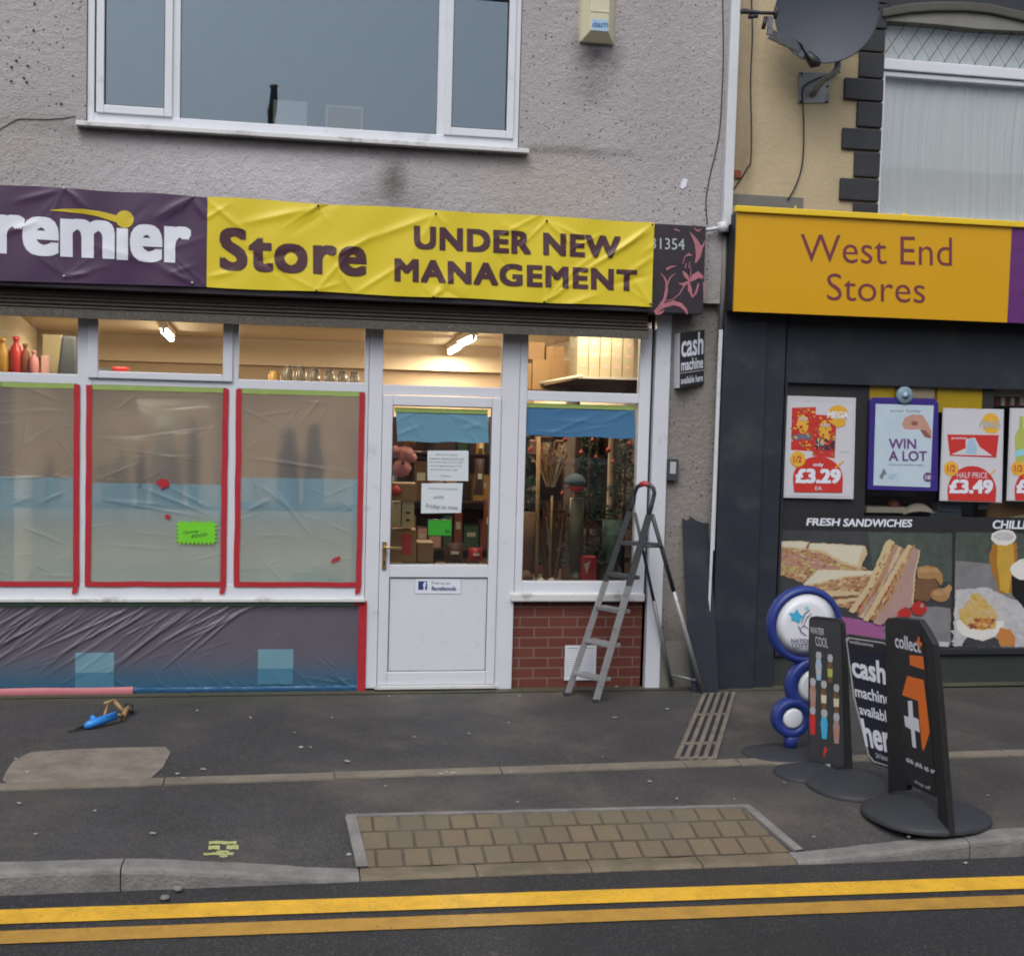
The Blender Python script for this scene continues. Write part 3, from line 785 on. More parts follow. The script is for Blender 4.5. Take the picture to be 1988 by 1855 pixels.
# shop panes
m = M().use('glass_shop')
edges = [(-5.2, M1[0]), (M1[1], M2[0]), (M2[1], X(704, 900))]
for a, b in edges:
    g_ = M().use('glass_shop'); g_.box(a-.004, b+.004, .004, .007, Zb+.09, tz0+.004); g_.build('pane', wf)
    g_ = M().use('glass_shop'); g_.box(a-.004, b+.004, .004, .007, tz1-.004, HZ); g_.build('pane', wf)
g_ = M().use('glass_shop'); g_.box(dl0, dl1, .004, .007, dtz1, HZ); g_.build('door_top_light', shop)
# white boxed post right of the window
m = M().use('white_post'); m.box(X(1262, 1000, -.05), X(1291, 1000, -.05), -.06, .1, .0, 2.9); m.build('boxed_post', shop, bev=.006)
m = M().use('seal'); m.box(rx1+.001, X(1262, 1000, -.05)-.001, .0, .03, .0, 2.9); m.build('gap_seal', shop)
# wall vent and air grilles
def vent(x0, x1, z0, z1, y, parent, n=14):
    m = M().use('white_pvc'); frame_rect(m, x0, x1, z0, z1, .018, y-.012, y)
    h = (z1-z0-.036)/n
    for k in range(n):
        z = z0+.018+k*h; m.add([(x0+.018, y-.011, z), (x1-.018, y-.011, z), (x1-.018, y-.001, z+h*.75), (x0+.018, y-.001, z+h*.75)], [(0, 1, 2, 3)])
    m.use('seal'); m.add([(x0+.016, y-.0008, z0+.016), (x1-.016, y-.0008, z0+.016), (x1-.016, y-.0008, z1-.016), (x0+.016, y-.0008, z1-.016)], [(0, 1, 2, 3)])
    return m.build('wall_vent', parent)
p, q = FZ('s7', 118, 1585), FZ('s7', 355, 1330); vent(p.x, q.x, p.z, q.z, -.001, shop)
for (a, b) in (((345, 635), (523, 470)), ((1172, 615), (1335, 455))):
    p, q = FZ('z5', *a), FZ('z5', *b); vent(p.x, q.x, p.z, q.z, -.001, shop, 10)

m = M().use('wall_slate'); m.box(-6, px0-.001, .045, .145, HZ+.051, 3.05); m.box(rx1+.002, px0-.001, .031, .145, .0, HZ+.05); m.build('lintel', shop)  # unseen infill added to stop lamp light leaking past the shutter end
# roller shutter box beneath the fascia
m = M().use('shutter')
y = -.02
zc = 2.90
prof = []
n = 9
px_s = X(1259, 600, -.185); YSH = -.185; zsb = F(600, 618, YSH).z
hs_ = (2.90-zsb)/n
for k in range(n):      # slats coming down, ribbed
    z1_, z0_ = 2.90-k*hs_, 2.90-(k+1)*hs_
    m.add([(-6, YSH+.012, z1_), (px_s, YSH+.012, z1_), (px_s, YSH-.006, (z1_+z0_)/2), (-6, YSH-.006, (z1_+z0_)/2), (px_s, YSH+.012, z0_), (-6, YSH+.012, z0_)], [(0, 3, 2, 1), (3, 5, 4, 2)])
m.box(-6, px_s, YSH+.013, -.04, 2.885, 2.92)
m.use('shutter_grime'); zg_ = F(600, 634, YSH).z; m.box(-6, px_s+.004, YSH-.012, YSH+.012, zg_, zsb+.002)
sh = m.build('roller_shutter', shop)
# fascia board
fx1 = X(1368, 520, -.26)
fasc = thing('fascia_sign', 'dark fascia board printed with pink lilies behind the yellow banner end', 'sign', (fx1, -.2, 2.86))
fz0, fz1 = Z(1330, 611, -.26), Z(1330, 437, -.26)
m = M().use('fascia_dark'); m.box(-6, fx1, -.26, -.0, fz0+.01, fz1+.0); m.build('board', fasc, bev=.004)
m = M().use('digits')
yy = -.262
def SZ(*p, Y=yy): return FZ('s5', *p, Y)
put_text(m, '31354', SZ(20, 262), SZ(348, 275), SZ(20, 372), .0, 0, (0, -.001, 0)); 
m.use('fascia_pink')
def stroke(pts, wds, fn, m, n=8):
    """tapered flat stroke through points"""
    P_ = [fn(*p) for p in pts]; out = []
    for i, p in enumerate(P_):
        t = (P_[min(i+1, len(P_)-1)]-P_[max(0, i-1)]).normalized(); nrm = Vector((-t.z, 0, t.x)) if abs(t.y) < .9 else Vector((1, 0, 0))
        out += [p+nrm*wds[i]/2, p-nrm*wds[i]/2]
    m.add(out, [(2*i, 2*i+1, 2*i+3, 2*i+2) for i in range(len(P_)-1)])
def SY(x, y): return FZ('s5', x, y, -.2635)
S_ = [([(60, 1000), (110, 930), (150, 870), (172, 780), (172, 700), (150, 650), (110, 610)], [.03, .025, .02, .022, .018, .012, .003]),
      ([(150, 880), (230, 870), (300, 810), (340, 740), (380, 700)], [.004, .006, .008, .01, .012]),
      ([(180, 720), (210, 650), (260, 610)], [.012, .01, .004]),
      ([(60, 1000), (140, 930), (240, 900), (310, 920), (360, 970), (375, 1010)], [.012, .03, .035, .03, .022, .01]),
      ([(60, 1010), (110, 1000), (150, 975)], [.01, .022, .008]),
      ([(455, 510), (480, 450), (490, 380), (465, 310), (430, 250), (400, 210)], [.012, .035, .055, .035, .018, .006]),
      ([(490, 380), (530, 340), (550, 290)], [.03, .014, .005]),
      ([(400, 690), (440, 650), (480, 625), (530, 655)], [.014, .045, .05, .02]),
      ([(400, 690), (360, 630), (330, 590)], [.012, .03, .008]),
      ([(390, 700), (400, 770), (425, 850)], [.015, .032, .006]),
      ([(425, 850), (460, 800), (485, 710)], [.005, .016, .012]),
      ([(395, 690), (330, 720), (290, 710)], [.012, .02, .004]), ([(400, 690), (410, 600), (405, 540)], [.004, .006, .004]),
      ([(330, 520), (350, 450), (390, 425), (420, 440)], [.004, .008, .02, .006]), ([(355, 560), (365, 510)], [.008, .005]), ([(390, 560), (400, 500)], [.008, .005]),
      ([(170, 575), (210, 550), (270, 540)], [.02, .014, .004]), ([(250, 180), (300, 200)], [.012, .008]), ([(440, 170), (480, 200), (510, 180)], [.006, .014, .006]), ([(540, 820), (535, 700)], [.01, .012])]
for k_, (a, b) in enumerate(S_):
    dy = .0004*k_
    stroke(a, b, lambda x, y, dy=dy: FZ('s5', x, y, -.2635-dy*.3), m)
m.build('lily_print', fasc)

# ---- banners
def banner(name, pl, seed, label, ys=-.285, mat='banner_yellow', dets=None, npts=(), wav=.006):
    pass
rnd = random.Random(3)
YB = -.285
def mkcreases(x0, x1, z0, z1, pins, seed, n_long=10):
    r = random.Random(seed); out = []
    for (px, pz) in pins:
        for _ in range(4):
            a = r.uniform(-.5, 3.6); L_ = r.uniform(.12, .38); dz = -1 if pz > (z0+z1)/2 else 1
            dx = r.choice((-1, 1))*r.uniform(.4, 1.4)
            v = Vector((dx, dz*r.uniform(.4, 1))).normalized()*L_
            out.append(((px, pz), (px+v.x, pz+v.y), r.uniform(.002, .006), r.uniform(.008, .02)))
    for _ in range(n_long):
        cx, cz = r.uniform(x0, x1), r.uniform(z0, z1); L_ = r.uniform(.2, .5); a = r.uniform(.2, .8)*r.choice((1, 1, -1))
        out.append(((cx-math.cos(a)*L_/2, cz-math.sin(a)*L_/2), (cx+math.cos(a)*L_/2, cz+math.sin(a)*L_/2), r.uniform(.003, .008)*r.choice((1, -1)), r.uniform(.012, .035)))
    return out
def wave(x, z): return -.004*math.sin(x*7+z*5)-.003*math.sin(x*13-z*9+1)
yTL, yTR, yBL, yBR = F(403, 382, YB), F(1270, 432, YB), F(403, 557, YB), F(1265, 596, YB)
xs0, xs1 = yTL.x, (yTR.x+yBR.x)/2
bz0, bz1 = yBL.z, yTL.z
topz = lambda x: yTL.z+(yTR.z-yTL.z)*(x-xs0)/(xs1-xs0)
botz = lambda x: yBL.z+(yBR.z-yBL.z)*(x-xs0)/(xs1-xs0)
ypins_top = [d('z1', 1668, 1078), d('z2', 517, 1120), d('z2', 1098, 1157), (1266, 436)]
ypins_bot = [d('z1', 1658, 1522), d('z2', 505, 1556), d('z2', 1083, 1582), (1262, 590)]
yp = [(F(*p, YB).x, F(*p, YB).z) for p in ypins_top+ypins_bot]
cy = mkcreases(xs0, xs1, bz0, bz1, yp, 5, 16)
cr_ = lambda a, b, amp, wd, z='z1': ((FZ(z, *a, YB).x, FZ(z, *a, YB).z), (FZ(z, *b, YB).x, FZ(z, *b, YB).z), amp, wd)
cy += [cr_((1650, 1090), (1230, 1180), .010, .03), cr_((1100, 1060), (1300, 1230), .008, .02), cr_((1090, 1450), (1250, 1420), .007, .02), cr_((1970, 1230), (1750, 1350), .010, .025),
       cr_((505, 1130), (150, 1260), .010, .03, 'z2'), cr_((1640, 1190), (1440, 1330), .012, .02, 'z2'), cr_((1640, 1210), (1200, 1480), .010, .02, 'z2'), cr_((1090, 1580), (1150, 1380), .008, .02, 'z2'),
       cr_((0, 1400), (90, 1540), .009, .02, 'z2'), cr_((90, 1540), (350, 1380), .008, .02, 'z2'), cr_((1100, 1160), (1240, 1290), .008, .02, 'z2')]
fyel = creases(cy, wave)
yb = thing('banner', 'yellow banner reading Store UNDER NEW MANAGEMENT across the shop fascia', 'banner', ((xs0+xs1)/2, YB, bz0))
m = M().use('banner_yellow')
def yg(u, v):
    x = xs0+(xs1-xs0)*u; sc_ = .004*math.sin(u*math.pi*6)
    z = botz(x)*(1-v)+topz(x)*v+ (sc_ if v > .98 else (-sc_ if v < .02 else 0)); return (x, YB+fyel(x, z), z)
m.grid(320, 64, yg); m.build('sheet', yb)
m = M().use('print_plum')
LP = lambda z, x, y: FZ(z, x, y, YB)
def bt(s, tl, tr, bl, br, bold, z='z1', f=fyel, lift=.0035):
    put_text(m, s, LP(z, *tl), LP(z, *tr), LP(z, *bl), bold, 0, (0, -lift, 0), br=LP(z, *br), sub=.03, disp=f)
z1b = lambda x, y: ((654.5+.37037*x)/.37037-0, y)
put_text(m, 'Store', LP('z1', 1150, 1190), LP('z1', 1922, 1225), LP('z1', 1150, 1415), .034, 0, (0, -.0035, 0), br=LP('z1', 1922, 1450), sub=.03, disp=fyel, spacing=1.1)
m.build('lettering', yb); m = M().use('print_plum')
put_text(m, 'UNDER NEW', LP('z2', 402, 1183), LP('z2', 1485, 1240), LP('z2', 402, 1305), .046, 0, (0, -.0035, 0), br=LP('z2', 1485, 1358), sub=.03, disp=fyel, spacing=1.12)
m.build('lettering', yb); m = M().use('print_plum'); put_text(m, 'MANAGEMENT', LP('z2', 300, 1352), LP('z2', 1572, 1415), LP('z2', 300, 1475), .044, 0, (0, -.0035, 0), br=LP('z2', 1572, 1527), sub=.03, disp=fyel, spacing=1.14)
m.build('lettering', yb)
for (x, z) in yp:
    m = M().use('seal'); m.tube([(x, YB-.012, z), (x, YB+.03, z)], .007, 10); m.build('fixing', yb)
# purple banner
pTL, pTR, pBL, pBR = F(0, 358, YB), F(403, 382, YB), F(0, 545, YB), F(403, 557, YB)
px_0, px_1 = pTL.x-.55, xs0-.002
topp = lambda x: pTR.z+(pTR.z-pTL.z)*(x-pTR.x)/(pTR.x-pTL.x)
botp = lambda x: pBR.z+(pBR.z-pBL.z)*(x-pBR.x)/(pBR.x-pBL.x)
pp = [d('z1', 337, 988), d('z1', 1010, 1030), d('z1', 337, 1448), d('z1', 1008, 1482)]
ppn = [(F(*p, YB).x, F(*p, YB).z) for p in pp]
cp = mkcreases(px_0, px_1, pBL.z, pTL.z, ppn, 11, 8)
cp += [cr_((337, 990), (60, 1060), .008, .025), cr_((345, 990), (480, 1110), .006, .02), cr_((990, 1040), (800, 1150), .010, .03), cr_((1010, 1040), (1080, 1150), .009, .02), cr_((350, 1450), (480, 1430), .008, .015)]
fpur = creases(cp, wave)
pb = thing('banner', 'purple banner reading remier in white letters at the left of the fascia', 'banner', ((px_0+px_1)/2, YB, pBL.z))
m = M().use('banner_purple')
def pg_(u, v):
    x = px_0+(px_1-px_0)*u; z = botp(x)*(1-v)+topp(x)*v+(.004*math.sin(u*17) if v > .98 else 0); return (x, YB+fpur(x, z), z)
m.grid(200, 64, pg_); m.build('sheet', pb)
m = M().use('print_white')
# word runs on to the left of the picture: capital first letter then the rest
put_text(m, 'rem', LP('z1', -30, 1120), LP('z1', 602, 1160), LP('z1', -30, 1330), .038, 0, (0, -.0035, 0), br=LP('z1', 602, 1362), sub=.03, disp=fpur, spacing=1.0)
put_text(m, 'I', LP('z1', 612, 1195), LP('z1', 672, 1199), LP('z1', 612, 1362), .04, 0, (0, -.0035, 0), br=LP('z1', 672, 1365), sub=.03, disp=fpur)
put_text(m, 'er', LP('z1', 682, 1172), LP('z1', 1002, 1190), LP('z1', 682, 1372), .038, 0, (0, -.0035, 0), br=LP('z1', 1002, 1384), sub=.03, disp=fpur, spacing=1.0)
put_text(m, 'P', LP('z1', -250, 1040), LP('z1', -60, 1050), LP('z1', -250, 1325), .05, 0, (0, -.0035, 0), br=LP('z1', -60, 1335), sub=.03, disp=fpur)
m.build('lettering', pb)
m = M().use('print_gold')
cp_ = LP('z1', 655, 1150); rad = .058
pts = [(cp_.x+rad*math.cos(2*math.pi*k/32), cp_.z+rad*math.sin(2*math.pi*k/32)) for k in range(32)]
def onp(x, z, l=.005): return (x, YB+fpur(x, z)-l, z)
m.add([onp(cp_.x, cp_.z, .006)]+[onp(*p, .006) for p in pts], [(0, i+1, (i+1) % 32+1) for i in range(32)])
tail = [((262, 1102), .004), ((340, 1103), .02), ((430, 1108), .03), ((520, 1122), .038), ((600, 1145), .046), ((650, 1160), .05)]
tp = []
for (a, wd) in tail:
    p = LP('z1', *a); tp += [onp(p.x, p.z+wd/2, .0045), onp(p.x, p.z-wd/2, .0045)]
m.add(tp, [(2*i, 2*i+1, 2*i+3, 2*i+2) for i in range(len(tail)-1)])
m.build('swoosh', pb)
for (x, z) in ppn:
    m = M().use('print_grey'); m.tube([(x, YB-.012, z), (x, YB+.03, z)], .008, 10); m.build('fixing', pb)

# ---- protective plastic on the three shop windows
YP = -.038
def sheet_disp(x0, x1, z0, z1, seed, extra=(), n=26, amp=1):
    r = random.Random(seed); out = []
    for _ in range(n):
        cx, cz = r.uniform(x0, x1), r.uniform(z0, z1); L_ = r.uniform(.08, .42); a = r.gauss(0, .5)
        out.append(((cx-math.cos(a)*L_/2, cz-math.sin(a)*L_/2), (cx+math.cos(a)*L_/2, cz+math.sin(a)*L_/2), amp*r.uniform(.001, .004), r.uniform(.003, .010)))
    for (a, b, am, wd) in extra: out.append(((FZ('z4', *a).x, FZ('z4', *a).z), (FZ('z4', *b).x, FZ('z4', *b).z), am, wd))
    return creases(out, lambda x, z: -.0015*math.sin(x*23+z*11+seed))
bays = [(-2.05, X(155, 900), 1, [((0, 860), (360, 640), .003, .006), ((0, 955), (260, 950), .006, .010), ((60, 1100), (180, 1050), .004, .01), ((215, 1085), (355, 1025), .006, .012), ((120, 1210), (350, 1300), .005, .010), ((60, 850), (250, 700), .003, .006)]),
        (X(170, 900), X(441, 900), 2, [((520, 750), (860, 750), .005, .008), ((700, 750), (1150, 690), .006, .008), ((520, 960), (760, 870), .005, .008), ((540, 1070), (900, 1100), .006, .014), ((730, 1000), (1130, 1160), .007, .014), ((900, 1010), (1120, 1120), .007, .014), ((560, 1075), (1100, 1165), .006, .010), ((520, 1300), (900, 1330), .003, .012), ((520, 790), (1140, 880), .004, .006), ((600, 850), (1130, 840), .004, .006)]),
        (X(459, 900), X(704, 900), 3, [((1300, 850), (1850, 930), .006, .012), ((1360, 990), (1540, 1130), .008, .018), ((1290, 1130), (1430, 1060), .008, .02), ((1430, 1010), (1640, 1270), .006, .012), ((1300, 890), (1380, 1100), .006, .012), ((1480, 700), (1600, 550), .003, .006), ((1630, 720), (1730, 560), .003, .006), ((1640, 960), (1720, 870), .003, .006), ((1800, 1130), (1850, 1100), .004, .01)])]
zlo = Z(300, 1117); ztop = tz0-.002; zblue = [Z(0, 924), Z(300, 938), Z(600, 928)]; zgrey = [Z(0, 998), Z(300, 1003), Z(600, 995)]
names = [('clear plastic sheet with blue band taped over the leftmost shop window', 'left'), ('clear plastic sheet carrying the neon green star on the second shop window', 'mid'), ('clear plastic sheet with red tape next to the door frame', 'right')]
for (x0, x1, seed, ex_), (lab, _), zb_, zg_ in zip(bays, names, zblue, zgrey):
    f = sheet_disp(x0, x1, zlo, ztop, seed, ex_)
    t = thing('plastic_sheet', lab, 'plastic sheet', ((x0+x1)/2, YP, zlo), 'taped plastic sheets')
    rz = [(ztop, zb_, 'film_clear'), (zb_, Zb+.085, 'film_grey')]
    m = M()
    for (a, b, mt) in rz:
        m.use(mt); m.grid(int((x1-x0)/.007), max(3, int((a-b)/.007)), lambda u, v: (x0+(x1-x0)*u, YP+f(x0+(x1-x0)*u, b+(a-b)*v), b+(a-b)*v))
    m.build('sheet', t)
    tw = .034
    def tape(x_0, x_1, z_0, z_1, mt, nm='tape', Y=YP-.0075, sk=0):
        m = M().use(mt); r_ = random.Random(int(x_0*1000)+int(z_1*100))
        nx = max(1, int((x_1-x_0)/.03)); nz = max(1, int((z_1-z_0)/.03))
        m.grid(nx, nz, lambda u, v: (x_0+(x_1-x_0)*u+mnoise.noise(Vector((z_0+(z_1-z_0)*v, x_0*3, 0))*4)*.004+sk*v, Y-.0006*math.sin(v*40+u*31), z_0+(z_1-z_0)*v+mnoise.noise(Vector((x_0+(x_1-x_0)*u, z_0, 5))*5)*.003)); return m.build(nm, t)
    tape(x0+.03, x1-.03, ztop-.03, ztop+.004, 'tape_green', Y=YP-.004)
    tape(x1-tw, x1+.006, Zb+.085, ztop+.0, 'tape_red')
    if x0 > -2: tape(x0-.006, x0+tw, Zb+.085, ztop, 'tape_red')
    tape(x0, x1+.003, Zb+.083, Zb+.083+.036, 'tape_red', Y=YP-.0095)
    # a torn tail of tape
    m = M().use('tape_red'); m.poly([(x1-.03, YP-.012, Zb+.09), (x1+.004, YP-.012, Zb+.09), (x1-.004, YP-.013, Zb+.04), (x1-.036, YP-.013, Zb+.028), (x1-.04, YP-.012, Zb+.045)]); m.build('tape', t)
# torn bits of red tape stuck on the plastic
def scrap(z, pts, lab, mat='tape_red', Y=YP-.012, nm='tape_scrap'):
    m = M().use(mat); m.slab([FZ(z, *p, Y) for p in pts], (0, .001, 0)); return tag(m.build(nm), lab, 'tape scrap')
scrap('z4', [(812, 985), (840, 962), (880, 965), (888, 1000), (860, 1008), (845, 1020), (840, 1000)], 'largest torn scrap of red tape on the second window plastic')
scrap('z4', [(862, 1155), (880, 1148), (898, 1162), (882, 1175), (868, 1170)], 'tiny red tape scrap below the larger one on the second window')
scrap('z4', [(1732, 1402), (1745, 1380), (1780, 1367), (1785, 1382), (1765, 1395)], 'red tape scrap near the bottom right of the third window')
scrap('z4', [(715, 998), (728, 990), (742, 990), (735, 997)], 'small dark fleck on the second window plastic above the blue band', 'scribble')
# neon star card
c = FZ('z4', 1030, 1244, YP-.014); hw, hh = .137, .08
pts = []
nx_, nz_ = 9, 5
per = [(-1+2*i/nx_, 1) for i in range(nx_)]+[(1, 1-2*i/nz_) for i in range(nz_)]+[(1-2*i/nx_, -1) for i in range(nx_)]+[(-1, -1+2*i/nz_) for i in range(nz_)]
for i, (a, b) in enumerate(per):
    nxt = per[(i+1) % len(per)]
    pts.append((c.x+a*hw*.88, c.y, c.z+b*hh*.80)); mxp = ((a+nxt[0])/2, (b+nxt[1])/2); pts.append((c.x+mxp[0]*hw*(1.06 if abs(mxp[0]) > .98 else .96), c.y, c.z+mxp[1]*hh*(1.12 if abs(mxp[1]) > .98 else .95)))
t = thing('star_card', 'bright neon green jagged card on the second window', 'price card', (c.x, c.y, c.z-hh))
m = M().use('neon_green'); m.slab(pts, (0, .001, 0)); m.build('card', t)
m = M().use('pen'); put_text(m, 'Opening', FZ('z4', 960, 1237, c.y), FZ('z4', 1040, 1226, c.y), FZ('z4', 962, 1256, c.y), 0, .3); put_text(m, 'soon', FZ('z4', 1000, 1256, c.y), FZ('z4', 1085, 1245, c.y), FZ('z4', 1002, 1272, c.y), 0, .3); m.build('handwriting', t)

# ---- plastic over the brick plinth
px_l, px_r = -3.3, X(709, 1250)
plz0, plz1 = .0, Zb-.024
t = thing('plastic_sheet', 'long dark wrinkled plastic sheet taped over the low wall under the windows', 'plastic sheet', (-.8, -.03, 0), 'taped plastic sheets')
rr = random.Random(21); cl_ = []
F5 = lambda x, y: (FZ('z5', x, y).x, FZ('z5', x, y).z)
for k in range(64):
    x1_ = -350+k*24+rr.uniform(-14, 14); y1_ = 250+rr.uniform(0, 12)
    ln = rr.uniform(180, 760)*(1.3-.6*k/64); a = R(rr.uniform(24, 42))
    a_ = F5(x1_, y1_); b_ = F5(x1_-ln*math.cos(a), y1_+ln*math.sin(a))
    cl_.append((a_, b_, rr.uniform(.005, .012), rr.uniform(.007, .013)))
for k in range(16):
    x1_ = 1130+k*27; cl_.append((F5(x1_, 240), F5(x1_-rr.uniform(50, 110), 240+rr.uniform(30, 60)), .005, .006))
for k in range(9):
    a_ = F5(1600, 640-k*6); an = R(rr.uniform(12, 60)); ln = rr.uniform(80, 300); cl_.append((a_, F5(1600-ln*math.cos(an), 640-ln*math.sin(an)), .005, .008))
for k in range(14):
    x1_ = 620+k*70; cl_.append((F5(x1_, 660), F5(x1_-rr.uniform(60, 160), 560+rr.uniform(-60, 60)), .004, .01))
for k in range(22):
    x1_ = rr.uniform(-100, 1600); y1_ = rr.uniform(300, 560); an = R(rr.uniform(15, 45)); ln = rr.uniform(60, 240); cl_.append((F5(x1_, y1_), F5(x1_-ln*math.cos(an), y1_+ln*math.sin(an)), .003, .006))
fpl = creases(cl_, lambda x, z: -.002*math.sin(x*9+z*4))
m = M()
zblu = .20
for (a, b, mt) in ((plz1, zblu, 'film_plinth'), (zblu, .022, 'film_plinth')):
    m.use(mt); m.grid(760, int((a-b)/.005), lambda u, v: (px_l+(px_r-px_l)*u, -.028+fpl(px_l+(px_r-px_l)*u, b+(a-b)*v)*.9, b+(a-b)*v+(0 if (b > .1 or v > .9) else 0)))
m.build('sheet', t)
for (a_, b_) in (((345, 635), (523, 470)), ((1172, 615), (1335, 455))):  # pale blue patches added so the vents look bright through the plastic
    p_, q_ = FZ('z5', *a_), FZ('z5', *b_); zm_ = p_.z+(q_.z-p_.z)*.45
    mm = M().use('film_patch'); mm.grid(30, 16, lambda u, v: (p_.x+(q_.x-p_.x)*u, -.0335+fpl(p_.x+(q_.x-p_.x)*u, zm_+(q_.z-zm_)*v)*.9, zm_+(q_.z-zm_)*v))
    mm.use('film_patch_low'); mm.grid(30, 14, lambda u, v: (p_.x+(q_.x-p_.x)*u, -.0335+fpl(p_.x+(q_.x-p_.x)*u, p_.z+(zm_-p_.z)*v)*.9, p_.z+(zm_-p_.z)*v)); mm.build('vent_cover', t)
# soft boundary: the blue tint is in the plastic
m = M().use('film_bright_blue')
xb0 = FZ('z5', 605, 680, -.05).x
m.grid(260, 10, lambda u, v: (xb0+(px_r-xb0)*u, -.036-.005*math.sin(v*math.pi)+.0018*mnoise.noise(Vector((u*30, v*1.5, 2)))+.0015*mnoise.noise(Vector((u*90, v*2, 5))),   .004+.04*v*(1+.15*mnoise.noise(Vector((u*9, 0, 3)))))); m.build('gathered_hem', t)
m = M().use('tape_pink'); m.grid(60, 4, lambda u, v: (px_l+(xb0-px_l)*u, -.052-.006*math.sin(v*math.pi), .003+.052*v+.002*math.sin(u*20))); m.build('tape', t)
m = M().use('tape_teal'); m.box(px_l, px_r-.03, -.042, -.040, plz1-.03, plz1-.002); m.build('tape', t)
m = M().use('tape_red'); xa, xb = X(695, 1250, -.045), X(711, 1250, -.045); m.grid(2, 30, lambda u, v: (xa+(xb-xa)*u-(.0 if v < .97 else 0), -.046-.001*math.sin(v*37), -.0+.004+(plz1-.0)*v)); m.poly([(xa-.06, -.0465, plz1), (xa+.01, -.0465, plz1), (xa+.01, -.0465, plz1-.035), (xa-.01, -.0465, plz1-.03)]); m.build('tape', t)

# ---- blue film and notices on door and display window
def filmband(z, tl, tr, br, bl, Y, mt, lab, seed):
    t = thing('blue_film', lab, 'plastic film', FZ(z, *bl, Y))
    TL_, TR_, BR_, BL_ = [FZ(z, *p, Y) for p in (tl, tr, br, bl)]
    r = random.Random(seed); ex = []
    for _ in range(9):
        cx, cz = r.uniform(TL_.x, TR_.x), r.uniform(BL_.z, TL_.z); a = r.uniform(-.9, .9); l_ = r.uniform(.05, .2); ex.append(((cx-math.cos(a)*l_, cz-math.sin(a)*l_), (cx+math.cos(a)*l_, cz+math.sin(a)*l_), r.uniform(.002, .005), r.uniform(.006, .016)))
    f = creases(ex)
    m = M().use(mt)
    def g(u, v):
        p = (BL_*(1-u)+BR_*u)*(1-v)+(TL_*(1-u)+TR_*u)*v; return (p.x, p.y+f(p.x, p.z), p.z+.004*math.sin(u*13)*(1-v))
    m.grid(60, 22, g); m.build('sheet', t)
    m = M().use('tape_green'); m.box(TL_.x-.01, TR_.x, Y-.006, Y-.005, TL_.z-.006, TL_.z+.026); m.build('tape', t)
filmband('s6', (118, 75), (775, 85), (782, 303), (130, 292), -.022, 'blue_sheet', 'pale blue film strip across the top of the door glass', 1)
filmband('s6', (1028, 42), (1822, 68), (1830, 272), (1035, 248), -.006, 'blue_sheet_deep', 'creased deeper blue film strip across the display window top', 2)
def notice(z, pts, lines, lab, Y=-.024, mat='paper', ink='ink', nm='paper_notice', cat='notice'):
    t = thing(nm, lab, cat, FZ(z, *pts[3], Y)); m = M().use(mat); q = [FZ(z, *p, Y) for p in pts]
    TL_, TR_, BR_, BL_ = q
    m.grid(10, 8, lambda u, v: ((BL_*(1-u)+BR_*u)*(1-v)+(TL_*(1-u)+TR_*u)*v)+Vector((0, -.003*math.sin(u*3+v*2)-.001*math.sin(u*9), 0))); m.build('sheet', t)
    m = M().use(ink)
    for (s_, a, b, c_, sh_) in lines: m = M().use(ink); put_text(m, s_, FZ(z, *a, Y), FZ(z, *b, Y), FZ(z, *c_, Y), 0, sh_, (0, -.006, 0)); m.build('writing_line', t)
notice('s6', [(345, 358), (638, 358), (636, 575), (345, 572)], [('Notice to all customers', (400, 375), (560, 378), (400, 388), .2), ('Closed for refurbishment this week', (360, 405), (610, 408), (360, 420), .2), ('we will open again very soon under', (360, 432), (600, 435), (360, 446), .2),
       ('new management please call in', (362, 458), (590, 461), (362, 472), .2), ('and see our new range', (362, 485), (560, 488), (362, 499), .2), ('Thank you', (440, 530), (510, 532), (440, 544), .2)], 'white sheet of handwritten lines, upper of two on the door glass')
notice('s6', [(302, 592), (598, 590), (585, 802), (298, 806)], [('Sorry for any inconvenience', (350, 618), (560, 622), (350, 636), .2), ('opening', (385, 680), (460, 676), (387, 705), .3), ('Friday at nine', (330, 735), (560, 750), (330, 775), .2)], 'white sheet with large handwriting, lower of two on the door glass', Y=-.026)
t = thing('green_card', 'small dark edged green card below the notices on the door', 'card', FZ('s6', 345, 970, -.024))
m = M().use('black_plastic'); a, b = FZ('s6', 343, 968, -.024), FZ('s6', 520, 850, -.024); m.box(a.x, b.x, -.026, -.021, a.z, b.z); m.use('green_card'); m.box(a.x+.006, b.x-.004, -.0285, -.026, a.z+.006, b.z-.006)
m.build('card', t); m = M().use('pen'); put_text(m, 'open', FZ('s6', 470, 920, -.03), FZ('s6', 505, 925, -.03), FZ('s6', 470, 950, -.03), .02); m.build('print', t)
t = thing('sticker', 'small white sticker with navy square on the lower door panel', 'sticker', FZ('s6', 250, 1380, -.04))
ys_k = yd0+.012
a, b = FZ('s6', 254, 1378, ys_k), FZ('s6', 583, 1272, ys_k)
m = M().use('print_grey'); m.box(a.x-.004, b.x+.004, ys_k-.0004, ys_k+.001, a.z-.004, b.z); m.use('print_white'); m.box(a.x, b.x, ys_k-.0012, ys_k-.0004, a.z, b.z-.003); m.build('sheet', t)
m = M().use('fb_blue'); a, b = FZ('s6', 278, 1352, ys_k), FZ('s6', 343, 1290, ys_k); m.box(a.x, b.x, ys_k-.002, ys_k-.0013, a.z, b.z)
